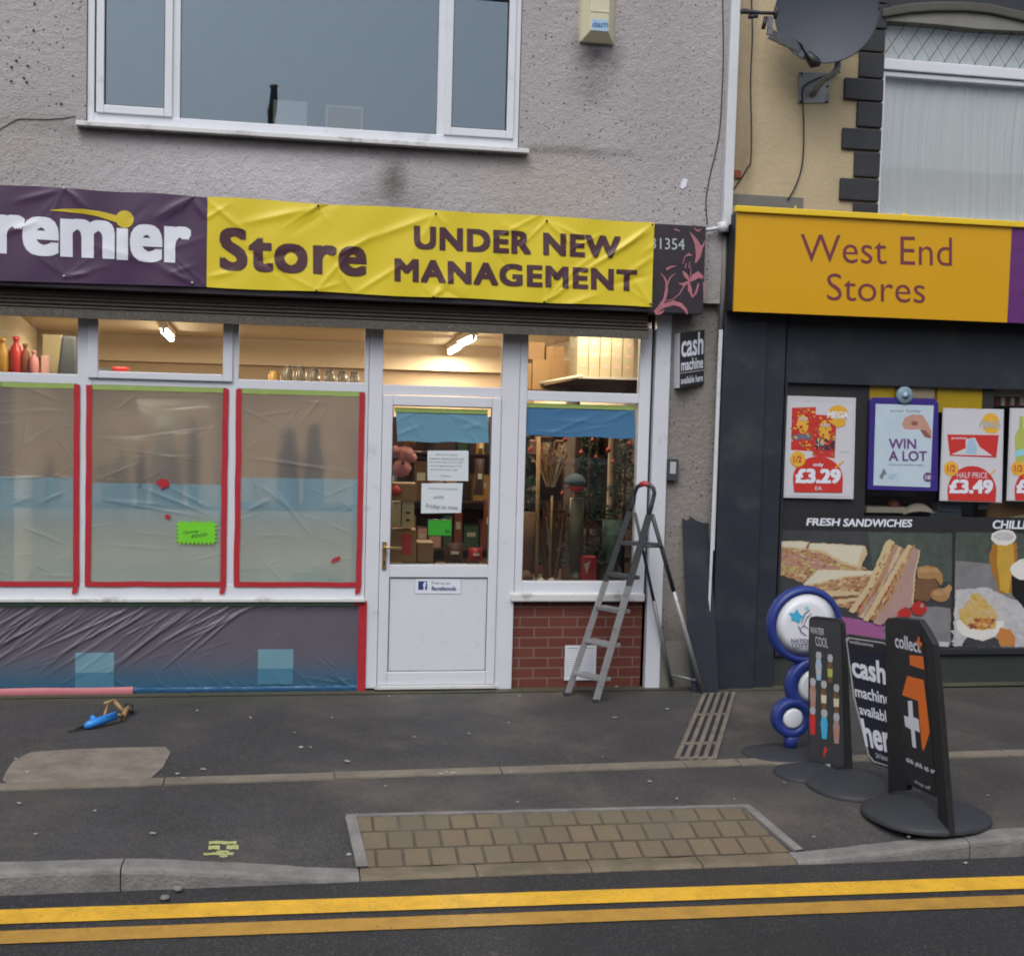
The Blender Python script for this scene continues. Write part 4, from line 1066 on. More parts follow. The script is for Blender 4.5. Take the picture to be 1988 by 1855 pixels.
put_text(m, 'facebook', FZ('s6', 372, 1325, ys_k), FZ('s6', 552, 1327, ys_k), FZ('s6', 372, 1355, ys_k), .02, 0, (0, -.003, 0)); m.use('ink'); put_text(m, 'Find us on', FZ('s6', 375, 1290, ys_k), FZ('s6', 505, 1292, ys_k), FZ('s6', 375, 1312, ys_k), 0, 0, (0, -.003, 0))
m.use('print_white'); put_text(m, 'f', FZ('s6', 312, 1296, ys_k), FZ('s6', 336, 1296, ys_k), FZ('s6', 312, 1352, ys_k), .05, 0, (0, -.003, 0)); m.build('print', t)

# ------------------------------------------------------------------ inside the left shop
RX0, RX1, RY, RZ = -3.28, 3.0, 7.6, 2.85
m = M()
m.use('shop_floor'); m.box(RX0, RX1, .13, RY, -.12, .0)
m.build('shop_floor', shop)
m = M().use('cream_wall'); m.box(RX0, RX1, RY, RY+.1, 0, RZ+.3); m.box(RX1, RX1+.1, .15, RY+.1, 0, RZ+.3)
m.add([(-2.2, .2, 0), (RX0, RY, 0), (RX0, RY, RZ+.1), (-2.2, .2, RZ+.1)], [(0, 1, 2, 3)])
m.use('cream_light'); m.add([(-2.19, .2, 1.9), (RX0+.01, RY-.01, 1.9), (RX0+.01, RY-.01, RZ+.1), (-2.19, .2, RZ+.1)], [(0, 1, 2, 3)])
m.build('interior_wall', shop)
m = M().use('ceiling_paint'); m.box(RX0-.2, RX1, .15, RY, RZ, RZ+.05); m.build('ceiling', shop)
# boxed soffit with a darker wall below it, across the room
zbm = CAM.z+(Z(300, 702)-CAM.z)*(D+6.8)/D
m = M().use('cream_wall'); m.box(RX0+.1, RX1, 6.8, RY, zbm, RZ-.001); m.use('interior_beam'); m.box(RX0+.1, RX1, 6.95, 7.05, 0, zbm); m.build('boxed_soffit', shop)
def tube_lamp(a, b, lab, watts=None):
    c = (Vector(a)+Vector(b))/2; t = thing('fluorescent_lamp', lab, 'ceiling lamp', (c.x, c.y, RZ-.1), 'ceiling tube lamps')
    a, b = Vector(a), Vector(b); dr = (b-a).normalized(); sd = Vector((dr.y, -dr.x, 0))
    m = M().use('pack_white'); q = [a+sd*.04, a-sd*.04, b-sd*.04, b+sd*.04]; m.hexa([p+Vector((0, 0, .03)) for p in q], [p+Vector((0, 0, .095)) for p in q]); m.build('housing', t)
    m = M().use('tube_light'); m.tube([a+dr*.03, b-dr*.03], .027, 12); m.build('tube', t)
    for e_ in (a+dr*.014, b-dr*.014): m = M().use('pack_white'); m.box(e_.x-.016, e_.x+.016, e_.y-.014, e_.y+.014, e_.z-.022, e_.z+.029); m.build('end_cap', t)
    ld = bpy.data.lights.new('lamp_light', 'AREA'); ld.shape = 'RECTANGLE'; ld.size = .06; ld.size_y = 1.6; ld.energy = watts or LAMP_W; ld.color = (1, .83, .60)
    lo = bpy.data.objects.new('lamp_light', ld); col.objects.link(lo); lo.parent = t; lo.location = (0, 0, -.03+.0); lo.rotation_euler = (0, 0, math.atan2(-dr.x, dr.y)) if watts is None else (R(28), 0, 0)
    if watts: ld.size, ld.size_y = 1.5, .06
LAMP_W = 170
tube_lamp((-1.36, 3.8, 2.75), (-1.46, 5.6, 2.75), 'lit tube lamp seen through the second shop window')
tube_lamp((1.66, 3.1, 2.75), (1.70, 4.5, 2.75), 'nearer lit tube lamp seen above the shop door')
tube_lamp((.95, .34, 2.77), (2.5, .34, 2.77), 'lamp close behind the door and display window heads', 14)  # unseen lamp added to light the stock from the front
tube_lamp((-1.9, .20, 2.77), (-.3, .20, 2.77), 'lamp close behind the taped shop windows', 12)  # second added lamp, brightens the goods behind the plastic
tube_lamp((1.76, 5.0, 2.75), (1.84, 6.6, 2.75), 'farther lit tube lamp seen above the shop door')
# stock on show in the window heads
def simple(name, m, lab, cat, grp=None, bev=0): return tag(m.build(name, bev=bev), lab, cat, grp)
zsh = Z(100, 735, .5)
m = M().use('wood_dark'); m.box(-2.15, -.55, .35, .75, zsh-.03, zsh); m.box(-2.15, -2.1, .35, .75, 0, zsh-.03); m.box(-.6, -.55, .7, .75, 0, zsh-.03); simple('wall_shelf', m, 'dark high shelf just inside the leftmost shop windows', 'shelf')
def bottle(px, top, bot_z, Y, r, mat, lab, grp='bottles on the high shelf'):
    p = F(px, top, Y); hh_ = p.z-bot_z; m = M().use(mat)
    m.lathe((p.x, Y, bot_z), [(r*.8, 0), (r, .01), (r, hh_*.6), (r*.85, hh_*.72), (r*.4, hh_*.82), (r*.38, hh_*.9), (r*.5, hh_*.91), (r*.5, hh_)], 18); return simple('bottle', m, lab, 'bottle', grp)
bottle(31, 653, zsh, .5, .045, 'toy_red', 'tallest red bottle on the shelf at the far left')
bottle(49, 667, zsh, .5, .035, 'terracotta', 'dull brick coloured bottle right of the tall red one')
bottle(66, 680, zsh, .48, .033, 'plush_pink', 'short salmon pink bottle on the left shelf')
bottle(5, 655, zsh, .5, .05, 'amber', 'amber bottle at the very left edge of the shelf')
m = box_from(80, 690, 93, 724, .5, .1, 'pack_pink', zfix=zsh); simple('carton', m, 'small pink carton beside the short bottles', 'carton')
m = M().use('alu_dark'); p, q = F(112, 700, .55), F(155, 652, .55)
m.hexa([(p.x, .5, zsh), (q.x, .5, zsh), (q.x, .72, zsh), (p.x, .72, zsh)], [(p.x+.03, .52, q.z), (q.x-.02, .52, q.z), (q.x-.02, .7, q.z), (p.x+.03, .7, q.z)]); simple('storage_bin', m, 'black bin on the high shelf by the first mullion', 'bin', bev=.02)
m = box_from(83, 650, 118, 690, 1.1, .2, 'meter_cream', zfix=zsh+.02); m.use('wood_dark'); m.box(-3, -1.2, 1.05, 1.35, zsh-.02, zsh+.019); simple('shelf_board', m, 'tan board and panel behind the black bin', 'shelf')
m = M().use('alu_dark'); p = F(200, 712, .5); m.lathe((p.x, .5, zsh), [(.1, 0), (.12, .02), (.1, .06), (.03, .09), (.0, .095)], 16); simple('dark_tub', m, 'dark domed tub low in the opening window light', 'tub')
m = M().use('toy_red'); p = F(234, 700, .5); m.lathe((p.x, .5, zsh), [(.03, 0), (.05, .04), (.06, .085), (.06, .10), (.0, .101)], 14); m.use('ivory'); m.lathe((p.x+.03, .45, zsh), [(.02, 0), (.035, .02), (.02, .05), (0, .055)], 12); simple('toy', m, 'small red and cream toy behind the opening window light', 'toy')
zsh2 = Z(600, 750, .6)
m = M().use('wood_dark'); m.box(-.5, .55, .45, .75, zsh2-.03, zsh2); m.box(-.5, -.46, .45, .75, 0, zsh2-.03); m.box(.51, .55, .45, .75, 0, zsh2-.03); simple('wall_shelf', m, 'dark high shelf of jars behind the third window', 'shelf')
for k, (a, tp_, bot_, mt) in enumerate([(533, 720, 1, 'amber'), (560, 712, 1, 'jar_glass'), (585, 713, 1, 'jar_glass'), (612, 718, 1, 'jar_glass'), (640, 720, 1, 'jar_glass'), (664, 722, 1, 'jar_glass'), (688, 724, 1, 'jar_glass')]):
    p = F(a, tp_, .6); r_ = .036 if k else .045; hh_ = p.z-zsh2; m = M().use(mt); m.lathe((p.x, .6, zsh2), [(r_*.9, 0), (r_, .01), (r_, hh_*.75), (r_*.7, hh_*.85), (r_*.75, hh_)], 16)
    if k: m.use('alu'); m.lathe((p.x, .6, zsh2+hh_), [(r_*.78, 0), (r_*.78, .012), (0, .013)], 16)
    simple('jar', m, 'amber lamp like jar, first in the row behind the third window' if k == 0 else 'clear glass jar in the row behind the third window', 'jar', 'jars on the high shelf')
# boxes and wrapped packs on the right hand high shelf
Yr = .7
def zr(x, y, Y=Yr): return FZ('zm', x, y, Y)
zs3 = zr(1200, 362).z
m = M().use('pack_white'); p, q = zr(1060, 365, .55), zr(1330, 365, .55)
m.box(p.x, q.x+.1, .5, 1.2, zs3-.02, zs3); m.use('wood_dark'); a, b = zr(860, 412, .9), zr(1060, 372, .9)
m.add([(p.x, .5, zs3-.021), (q.x+.1, .5, zs3-.021), (q.x+.1, 1.2, zs3-.12), (a.x, 1.2, a.z-.02), (a.x, 1.1, a.z)], [(0, 1, 2, 3, 4)]); m.box(q.x+.06, q.x+.1, .5, 1.2, 0, zs3-.021)
m.use('ivory'); m.tube([(p.x+.02, .5, zs3), (a.x, 1.1, a.z+.03)], .012); simple('wall_shelf', m, 'pale edged high shelf above the display window stacked with packs', 'shelf')
m = M().use('wood_dark'); a, b = zr(770, 412, 1.0), zr(1060, 412, 1.0); m.box(a.x, b.x, .9, 1.3, a.z-.03, a.z); m.box(b.x-.03, b.x, .9, 1.3, 0, a.z-.03); zs4 = a.z; simple('wall_shelf', m, 'lower high shelf holding the cardboard boxes at the display window', 'shelf')
def card(x0, y0, x1, Y, zb_, mt, lab, dep=.25):
    p, q = zr(x0, y0, Y), zr(x1, y0, Y); m = M().use(mt); m.box(p.x, q.x, Y, Y+dep, zb_, p.z); m.use('card_dark'); m.box((p.x+q.x)/2-.012, (p.x+q.x)/2+.012, Y-.001, Y, zb_, p.z); return simple('cardboard_box', m, lab, 'box', 'boxes above the display window', bev=.004), p.z
_, zt1 = card(862, 283, 1022, .95, zs4, 'card', 'largest brown cardboard box on the shelf above the display window')
card(815, 300, 858, .95, zs4, 'card_dark', 'narrow brown box squeezed at the window edge')
card(922, 225, 1000, .97, zt1+.001, 'card', 'cardboard box on top of the largest one, right')
card(845, 207, 915, .97, zt1+.001, 'card_dark', 'darker cardboard box on top of the largest one, left')
for k in range(5):
    x0_, x1_ = 1062+k*50, 1062+(k+1)*50-3
    p, q = zr(x0_, 172+k*3, .58), zr(x1_, 172, .58); m = M().use('pack_cream'); m.box(p.x, q.x, .58, .9, zs3+.001, p.z)
    m.use('pack_pink')
    for j in range(3): zc_ = zs3+(p.z-zs3)*(.2+.28*j); m.box((p.x+q.x)/2-.02, (p.x+q.x)/2+.02, .578, .58, zc_, zc_+.025)
    simple('wrapped_pack', m, ['white wrapped pack at the left end, nearest the cardboard boxes', 'second white wrapped pack from the left above the display window', 'third white wrapped pack in the middle of the row', 'fourth white wrapped pack from the left above the display window', 'white wrapped pack at the right end by the frame'][k], 'pack', 'wrapped packs above the display window', bev=.012)
# plush and boxes through the door
m = M()
rng = random.Random(5)
for (x, y, r_, mt) in [(300, 700, .07, 'plush_pink'), (285, 760, .075, 'plush_pink'), (320, 640, .05, 'card'), (255, 690, .05, 'plush_pink'), (330, 715, .04, 'plush_pink')]:
    p = zr(x, y, .45); m.use(mt); m.lathe(p-Vector((0, 0, r_)), [(0.001, 0), (r_*.7, r_*.3), (r_, r_), (r_*.7, r_*1.7), (0.001, r_*2)], 14)
p = zr(290, 745, .38); m.use('ink_dark'); m.lathe(p, [(.012, 0), (.012, .02), (0.001, .025)], 8); simple('plush_toy', m, 'pink plush toy hanging inside the door glass', 'toy')
dr_items = [(240, 830, 350, 905, 'card', 'tan carton below the plush toy inside the door'), (243, 915, 282, 1020, 'meter_cream', 'cream meter case at the left edge of the door glass'), (284, 905, 340, 1025, 'meter_cream', 'cream case with two dark slots inside the door'),
            (236, 1035, 350, 1175, 'card', 'big tan box low behind the door glass'), (352, 1090, 425, 1175, 'card_dark', 'smaller brown box right of the big tan one')]
for k, (x0_, y0_, x1_, y1_, mt, lab) in enumerate(dr_items):
    p, q = zr(x0_, y1_, .4+.02*k), zr(x1_, y0_, .4+.02*k); m = M().use(mt); m.box(p.x, q.x, .4+.02*k, .6+.02*k, p.z, q.z)
    if k == 2:
        m.use('ink_dark'); h_ = q.z-p.z; m.box(p.x+.03, q.x-.03, .438, .4405, p.z+h_*.52, p.z+h_*.6); m.box(p.x+.03, q.x-.03, .438, .4405, p.z+h_*.25, p.z+h_*.33)
    if k == 3: m.use('toy_red'); m.box((p.x+q.x)/2-.02, (p.x+q.x)/2+.06, .457, .4605, p.z+.06, q.z-.03)
    simple('meter_case' if k in (1, 2) else 'carton', m, lab, 'case' if k in (1, 2) else 'carton', bev=.004)
m = M().use('toy_red'); p = zr(258, 862, .38); m.lathe(p-Vector((0, 0, .04)), [(.001, 0), (.035, .02), (.04, .05), (.02, .08), (.001, .085)], 12); simple('toy', m, 'red round toy in front of the tan carton inside the door', 'toy')
for k, (x_, y_, w_, h_, mt, lab) in enumerate([(395, 700, 60, 120, 'terracotta', 'rust coloured bag hanging left of the upper door notice'), (600, 720, 50, 160, 'wood_dark', 'dark red brown bag hanging right of the upper door notice'), (640, 900, 45, 190, 'terracotta', 'long rust wrapping roll at the right of the door glass'),
        (470, 1090, 90, 85, 'wood_dark', 'dark brown crate at the foot of the door glass'), (575, 1110, 70, 60, 'toy_red', 'low red tin at the foot of the door glass'), (610, 640, 40, 60, 'amber', 'amber packet near the top right of the door glass')]):
    Yk = .75+.05*k; p, q = zr(x_, y_+h_, Yk), zr(x_+w_, y_, Yk); m = M().use(mt); nv = 8
    m.grid(8, 10, lambda u, v: (p.x+(q.x-p.x)*(u*(1-.12*math.sin(v*3.1))+.06*math.sin(v*3.1)), Yk-.05*math.sin(u*3.14)*math.sin(.2+v*2.7), p.z+(q.z-p.z)*v)); m.box(p.x+.01, q.x-.01, Yk+.001, Yk+.03, p.z+.005, q.z-.005)
    m.use('ivory'); m.box(p.x+(q.x-p.x)*.3, p.x+(q.x-p.x)*.7, Yk-.053, Yk-.051, p.z+(q.z-p.z)*.45, p.z+(q.z-p.z)*.6); simple('stock_bag' if h_ > 90 else 'stock_tin', m, lab, 'bag' if h_ > 90 else 'tin')
# a shelf rack deep inside with coloured stock
m = M().use('wood_dark'); a_, b_ = .5, 2.9
m.box(a_, b_, 2.9, 2.95, 0, 1.95)
for z_ in (.3, .75, 1.2, 1.65): m.box(a_, b_, 2.5, 2.9, z_-.02, z_)
m.box(a_, a_+.03, 2.5, 2.9, 0, 1.95); m.box(b_-.03, b_, 2.5, 2.9, 0, 1.95)
simple('shelf_rack', m, 'dark wooden rack of stock deep inside behind the door and display window', 'rack')
cols_ = ['toy_red', 'amber', 'wood_dark', 'card_dark', 'toy_green', 'terracotta', 'scribble', 'pack_pink', 'twig']
for z_ in (.3, .75, 1.2, 1.65):
    x = a_+.05
    while x < b_-.2:
        w_ = rng.uniform(.07, .2); h_ = rng.uniform(.12, .36); 
        if rng.random() < .92:
            m = M().use(rng.choice(cols_)); m.box(x, x+w_, 2.58, 2.8, z_, z_+h_); m.use('ivory'); m.box(x+w_*.2, x+w_*.8, 2.578, 2.58, z_+h_*.5, z_+h_*.7); simple('product_box', m, 'small stock carton on the dark rack deep in the shop', 'carton', 'cartons on the rack')
        x += w_+.02
# things blurred behind the plastic
def blurred(z, x0, y0, x1, y1, Y, mt, lab, name='bottle', cat='bottle'):
    p, q = FZ(z, x0, y1, Y), FZ(z, x1, y0, Y); r_ = (q.x-p.x)/2; h_ = q.z-p.z; m = M().use(mt)
    m.lathe(((p.x+q.x)/2, Y, p.z), [(r_*.9, 0), (r_, h_*.1), (r_, h_*.55), (r_*.45, h_*.75), (r_*.45, h_*.95), (0.001, h_)], 16); simple(name, m, lab, cat, 'stock on the window counter')
m = M().use('wood_dark'); m.box(-2.2, .5, .18, .6, 1.29, 1.32); m.box(-2.2, -2.15, .2, .6, 0, 1.29); m.box(.45, .5, .2, .6, 0, 1.29); simple('window_counter', m, 'long counter just inside the plastic covered windows', 'counter')
zc_ = 1.32
for (x0_, y0_, x1_, Y, mt, lab) in [(800, 620, 930, .42, 'ivory', 'tallest pale bottle blurred behind the second window plastic'), (985, 640, 1050, .36, 'cloth_grey', 'dark blue bottle blurred behind the second window plastic'), (620, 740, 705, .42, 'meter_cream', 'golden pot blurred behind the second window plastic'),
                                   (530, 790, 620, .42, 'meter_cream', 'cream pot at the left of the second window'), (720, 800, 780, .3, 'wood_dark', 'dark narrow bottle in the middle of the second window'), (880, 780, 960, .40, 'card', 'rust coloured bottle in the second window'),
                                   (1455, 690, 1575, .3, 'alu_dark', 'left dark bottle blurred in the third window'), (1595, 670, 1705, .3, 'alu_dark', 'right dark bottle blurred in the third window'), (235, 800, 330, .3, 'amber', 'orange cone blurred behind the first window plastic')]:
    p, q = FZ('z4', x0_, y0_, Y), FZ('z4', x1_, y0_, Y); r_ = (q.x-p.x)/2; h_ = p.z-zc_; m = M().use(mt)
    m.lathe(((p.x+q.x)/2, Y, zc_), [(r_*.9, 0), (r_, h_*.1), (r_, h_*.62), (r_*.6, h_*.74), (r_*.62, h_*.95), (0.001, h_)], 16); simple('bottle', m, lab, 'bottle', 'stock on the window counter')
# soft things at the foot of the third window
p = FZ('z4', 1390, 1450, .1); m = M().use('ivory'); m.grid(16, 8, lambda u, v: (p.x-.14+.3*u, .1+.12*v, Zb+.1+.06*math.sin(u*math.pi)*math.sin(v*math.pi)*(1+.4*math.sin(u*20)))); simple('cloth', m, 'crumpled cream cloth at the foot of the third window', 'cloth')
p = FZ('z4', 1650, 1450, .1); m = M().use('cloth_grey'); m.grid(16, 8, lambda u, v: (p.x-.2+.42*u, .1+.12*v, Zb+.1+.09*math.sin(u*math.pi)*math.sin(v*math.pi)*(1+.3*math.sin(u*14)))); simple('cloth', m, 'blue grey folded cloth at the foot of the third window', 'cloth')

# display window: christmas things
def z6p(x, y, Y): return FZ('s6', x, y, Y)
for k, (x, y0_, y1_, r_) in enumerate([(1130, 260, 1010, .016), (1225, 680, 1000, .009)]):
    p, q = z6p(x+10, y0_, .35), z6p(x, y1_, .35); m = M().use('straw'); m.tube([(q.x, .35, Zb+.1), (p.x, .35, p.z)], r_); simple('wooden_post', m, ['tall pale wooden post in the display window', 'short thin cane beside the tall post in the display window'][k], 'post')
def tree(x, y_, top, r_, seed, lab, dens=2600):
    t = thing('christmas_tree', lab, 'christmas tree', (x, y_, Zb+.08)); rg = random.Random(seed)
    m = M().use('wood_dark'); m.tube([(x, y_, Zb+.08), (x, y_, top-.03)], [.02, .006]); m.build('trunk', t)
    m = M(); 
    for i in range(dens):
        h = rg.random()**1.3; z_ = Zb+.2+(top-Zb-.2)*h; rad_ = r_*(1-h)*(.75+.25*math.sin(h*40))*math.sqrt(rg.random()); a = rg.uniform(0, 6.283)
        c_ = Vector((x+rad_*math.cos(a), y_+rad_*.8*math.sin(a), z_)); dv = Vector((math.cos(a), math.sin(a), rg.uniform(-.5, .3))).normalized()*rg.uniform(.02, .045); wv = Vector((rg.uniform(-1, 1), rg.uniform(-1, 1), rg.uniform(-1, 1))).normalized()*.006
        m.use('needle' if rg.random() < .7 else 'needle_light'); m.add([c_-wv, c_+dv, c_+wv], [(0, 1, 2)])
    m.build('branches', t)
tc = z6p(1500, 600, .45); tree(tc.x, .45, z6p(1500, 230, .45).z+.15, .34, 1, 'green christmas tree with red baubles behind the display window', 5200)
tc2 = z6p(1760, 600, .4); tree(tc2.x, .42, z6p(1760, 250, .4).z+.1, .26, 2, 'second green christmas tree at the right of the display window', 3600)
tc3 = z6p(1060, 600, .5); tree(tc3.x, .6, z6p(1060, 250, .5).z, .2, 3, 'third narrow christmas tree at the left of the display window', 1800)
for (x, y, r_) in [(1330, 282, .016), (1445, 372, .018), (1550, 405, .014), (1638, 356, .020), (1670, 440, .018), (1525, 285, .014), (1788, 310, .018), (1305, 665, .014), (1080, 350, .018)]:
    p = z6p(x, y, .14); m = M().use('bauble'); m.lathe(p-Vector((0, 0, r_)), [(.001, 0), (r_*.7, r_*.3), (r_, r_), (r_*.7, r_*1.7), (.003, r_*2), (.003, r_*2+.012)], 12)
    m.use('brass'); m.tube([p+Vector((0, 0, r_)), (p.x, p.y, rgz1+.02)], .0008, 5, False); simple('bauble', m, 'red bauble hanging on a thread in the display window', 'bauble', 'baubles in the display window')
def wig(name, lab, cx, cz0, cz1, r0, r1, n, mats, seed, Y=.4):
    rg = random.Random(seed); m = M()
    for i in range(n):
        a = rg.uniform(0, 6.28); rr_ = math.sqrt(rg.random()); m.use(rg.choice(mats)); k = rg.uniform(.6, 1)
        p0 = Vector((cx+r0*rr_*math.cos(a), Y+r0*rr_*.5*math.sin(a), cz0)); p1 = Vector((cx+r1*rr_*math.cos(a)+rg.uniform(-.03, .03), Y+r1*rr_*.5*math.sin(a), cz0+(cz1-cz0)*k)); mid = (p0+p1)/2+Vector((rg.uniform(-.02, .02), 0, 0)); m.tube([p0, mid, p1], [.006, .005, .002], 4, False)
        for q_ in range(3):
            lp = mid+(p1-mid)*rg.random(); dv = Vector((rg.uniform(-1, 1), rg.uniform(-.5, .5), rg.uniform(-.6, 1)))*.03; sd_ = Vector((dv.z, 0, -dv.x))*.35; m.add([lp, lp+dv*.6+sd_, lp+dv, lp+dv*.6-sd_], [(0, 1, 2, 3)])
    simple(name, m, lab, 'decoration')
c1 = z6p(1240, 900, .4); wig('twig_bundle', 'spread of rust and straw twigs standing in the display window', c1.x, Zb+.09, z6p(1240, 700, .4).z, .05, .13, 110, ['twig', 'twig', 'terracotta', 'wood_dark', 'straw'], 4)
c1 = z6p(1240, 400, .5); wig('dried_flowers', 'golden dried flowers high behind the tall wooden post', c1.x, z6p(1240, 620, .5).z, z6p(1240, 290, .5).z, .03, .15, 90, ['amber', 'straw', 'ivory', 'terracotta'], 5, .55)
def boot(x, Y, lab, top, mt='boot', r_=.05):
    m = M().use(mt); z0 = Zb+.085; m.tube([(x, Y+.02, z0+.05), (x, Y+.02, top)], [r_, r_*1.15], 14); m.tube([(x, Y+.04, z0+.035), (x-.01, Y-.07, z0+.03), (x-.012, Y-.11, z0+.02)], [r_*.9, r_*.75, r_*.5], 12); simple('figure_leg', m, lab, 'figure')
bx = z6p(1415, 900, .3).x
boot(bx, .3, 'tall olive post shaped ornament left of the red gift box', z6p(1415, 700, .3).z)
boot(z6p(1060, 900, .35).x, .35, 'tall brown barrel shaped ornament at the left of the display window', z6p(1060, 800, .35).z, 'twig', .06)
boot(z6p(1660, 900, .35).x, .3, 'dark grey green ornament behind the ladder top', z6p(1660, 850, .35).z, 'needle_light', .07)
p, q = z6p(1460, 1285, .15), z6p(1553, 1120, .15); m = M().use('toy_red'); m.box(p.x, q.x, .15, .26, Zb+.083, q.z); m.use('ivory'); m.add([(p.x, .148, q.z-.05), (p.x+.05, .148, q.z-.03), (p.x+.02, .148, q.z-.13)], [(0, 1, 2)]); simple('gift_box', m, 'red gift box with a cream corner on the display window floor', 'gift box')
p = z6p(1170, 1265, .1); m = M().use('ivory'); m.grid(14, 6, lambda u, v: (p.x-.12+.3*u, .06+.1*v, Zb+.084+.04*math.sin(u*3.14)*math.sin(v*3.14)*(1+.5*math.sin(u*22)))); simple('fake_snow', m, 'white fluffy fake snow on the display window floor', 'decoration')
p = z6p(1400, 570, .3); m = M().use('cloth_grey'); m.lathe((p.x, .3, p.z-.03), [(.09, 0), (.085, .03), (.05, .07), (.001, .085)], 16); m.use('toy_red'); m.lathe((p.x+.01, .28, p.z-.09), [(.001, 0), (.05, .01), (.055, .05), (.03, .059), (.001, .06)], 14); m.use('straw'); m.tube([(p.x, .3, p.z-.09), (p.x, .3, Zb+.09)], .012); simple('capped_form', m, 'grey domed form over a red band among the trees', 'decoration')  # grey dome above a red drum on a thin stalk

# ------------------------------------------------------------------ fittings on the left building
def rope(z, pts, Y, r_, name, lab, cat='cable', mat='cable'):
    m = M().use(mat); P_ = [FZ(z, *p, Y) for p in pts]
    # smooth
    Q = []
    for i in range(len(P_)-1):
        p0, p1, p2, p3 = P_[max(0, i-1)], P_[i], P_[i+1], P_[min(len(P_)-1, i+2)]
        for k in range(6):
            t_ = k/6; Q.append(.5*((2*p1)+(-p0+p2)*t_+(2*p0-5*p1+4*p2-p3)*t_*t_+(-p0+3*p1-3*p2+p3)*t_**3))
    Q.append(P_[-1]); m.tube(Q, r_, 6); return simple(name, m, lab, cat)
rope('z3', [(266, -20), (270, 200), (268, 400), (252, 700), (225, 850), (198, 960), (175, 1100), (182, 1235)], YW-.006, .004, 'cable', 'thin dark cable running down the grey wall left of the downpipe')
rope('z1', [(-20, 690), (60, 640), (110, 622), (230, 625), (330, 618), (395, 608)], YW-.004, .004, 'cable', 'pale cable curving left from the upstairs sill', mat='lead')
# alarm box
t = thing('alarm_box', 'cream burglar alarm box with blue lettering on the grey wall', 'alarm box', FZ('al', 850, 420, YW))
def AL(x, y, Y): return FZ('al', x, y, Y)
a0, a1 = AL(685, 415, YW), AL(1020, 425, YW)
zt = a0.z+.50
m = M().use('cream_box')
z0 = (a0.z+a1.z)/2; x0, x1 = a0.x, a1.x; fr0, fr1 = AL(800, 290, YW-.09).x, AL(972, 290, YW-.09).x; zf = AL(880, 292, YW-.09).z
m.add([(x0, YW, z0), (x1, YW, z0), (x1, YW, zt), (x0, YW, zt), (x0+.012, YW-.03, z0+.005), (x1-.012, YW-.03, z0+.005), (x1-.012, YW-.03, zt), (x0+.012, YW-.03, zt), (fr0, YW-.09, zf), (fr1, YW-.09, zf), (fr1, YW-.09, zt-.03), (fr0, YW-.09, zt-.03)],
      [(0, 1, 5, 4), (1, 2, 6, 5), (3, 0, 4, 7), (4, 5, 9, 8), (5, 6, 10, 9), (7, 4, 8, 11), (8, 9, 10, 11), (2, 3, 7, 6), (7, 11, 10, 6)])
m.build('cover', t, bev=.006)
zr0 = AL(880, 110, YW-.09).z; m = M().use('cream_box'); m.box(fr0-.002, fr1+.002, YW-.094, YW-.089, zr0-.005, zr0+.008); m.build('ridge', t, bev=.002)
m = M().use('pale_blue_print'); a, b = AL(808, 285, YW-.092), AL(970, 190, YW-.092); m.box(a.x, b.x, YW-.0915, YW-.0905, a.z, b.z); m.use('blue_print'); put_text(m, 'dam', AL(815, 202, YW-.092), AL(966, 202, YW-.092), AL(815, 258, YW-.092), .03, 0, (0, -.001, 0)); m.build('label_print', t)
# bird dropping / plaster fleck
m = M().use('print_white'); m.slab([FZ('z2', *p, YW-.006) for p in [(1800, 965), (1815, 935), (1838, 940), (1830, 975), (1812, 992), (1798, 985)]], (0, .004, 0)); simple('paper_scrap', m, 'small white scrap stuck on the grey wall above the lily board', 'scrap')
# cluster of drill holes
m = M().use('cable')
for (x, y) in [(85, 318), (145, 345), (60, 350), (58, 425), (125, 408), (140, 430), (180, 18), (320, 545), (175, 160)]:
    p = FZ('z1', x, y, YW-.008); m.lathe((p.x, p.y, p.z), [(.009, -.001), (.008, .001)], 8, 'y')
m.build('drill_holes', shop)
# cash machine sign on the pier, turned a little from the wall
t = thing('cash_sign', 'small black cash machine sign on a white box, fixed to the grey pier', 'sign', FZ('s5', 270, 1740, -.05))
m = M().use('white_pvc'); q = [FZ('s5', 243, 1735, -.032), FZ('s5', 300, 1730, -.14), FZ('s5', 303, 1195, -.14), FZ('s5', 245, 1205, -.032)]
q2 = [FZ('s5', 300, 1730, -.142), FZ('s5', 535, 1695, -.05), FZ('s5', 545, 1160, -.05), FZ('s5', 305, 1195, -.142)]
m.poly(q); m.use('board_print'); m.poly(q2); m.use('white_pvc'); m.poly([q2[1], (q2[1].x, -.03, q2[1].z), (q2[2].x, -.03, q2[2].z), q2[2]]); m.poly([q[3], q[2], q2[2], (q2[2].x, -.03, q2[2].z)]); m.poly([q[0], (q2[1].x, -.03, q2[1].z), q2[1], q[1]])
m.build('panel', t)
m = M().use('print_white')
def onq(u, v): return (q2[0]*(1-u)+q2[1]*u)*(1-v)+(q2[3]*(1-u)+q2[2]*u)*v
def qt(m, s_, u0, u1, v0, v1, bold=.01, f=onq, lift=(0, -.003, 0)): put_text(m, s_, f(u0, v1), f(u1, v1), f(u0, v0), bold, 0, lift, br=f(u1, v0))
qt(m, 'cash', .05, .95, .55, .97, .02); qt(m, 'machine', .05, .95, .3, .52, .02); qt(m, 'available here', .05, .95, .06, .19, .015); m.use('print_grey')
a, b = onq(.0, .255), onq(1, .255); m.slab([a+Vector((0, -.002, 0)), b+Vector((0, -.002, 0)), b+Vector((0, -.002, .006)), a+Vector((0, -.002, .006))], (0, .001, 0)); m.build('lettering', t)
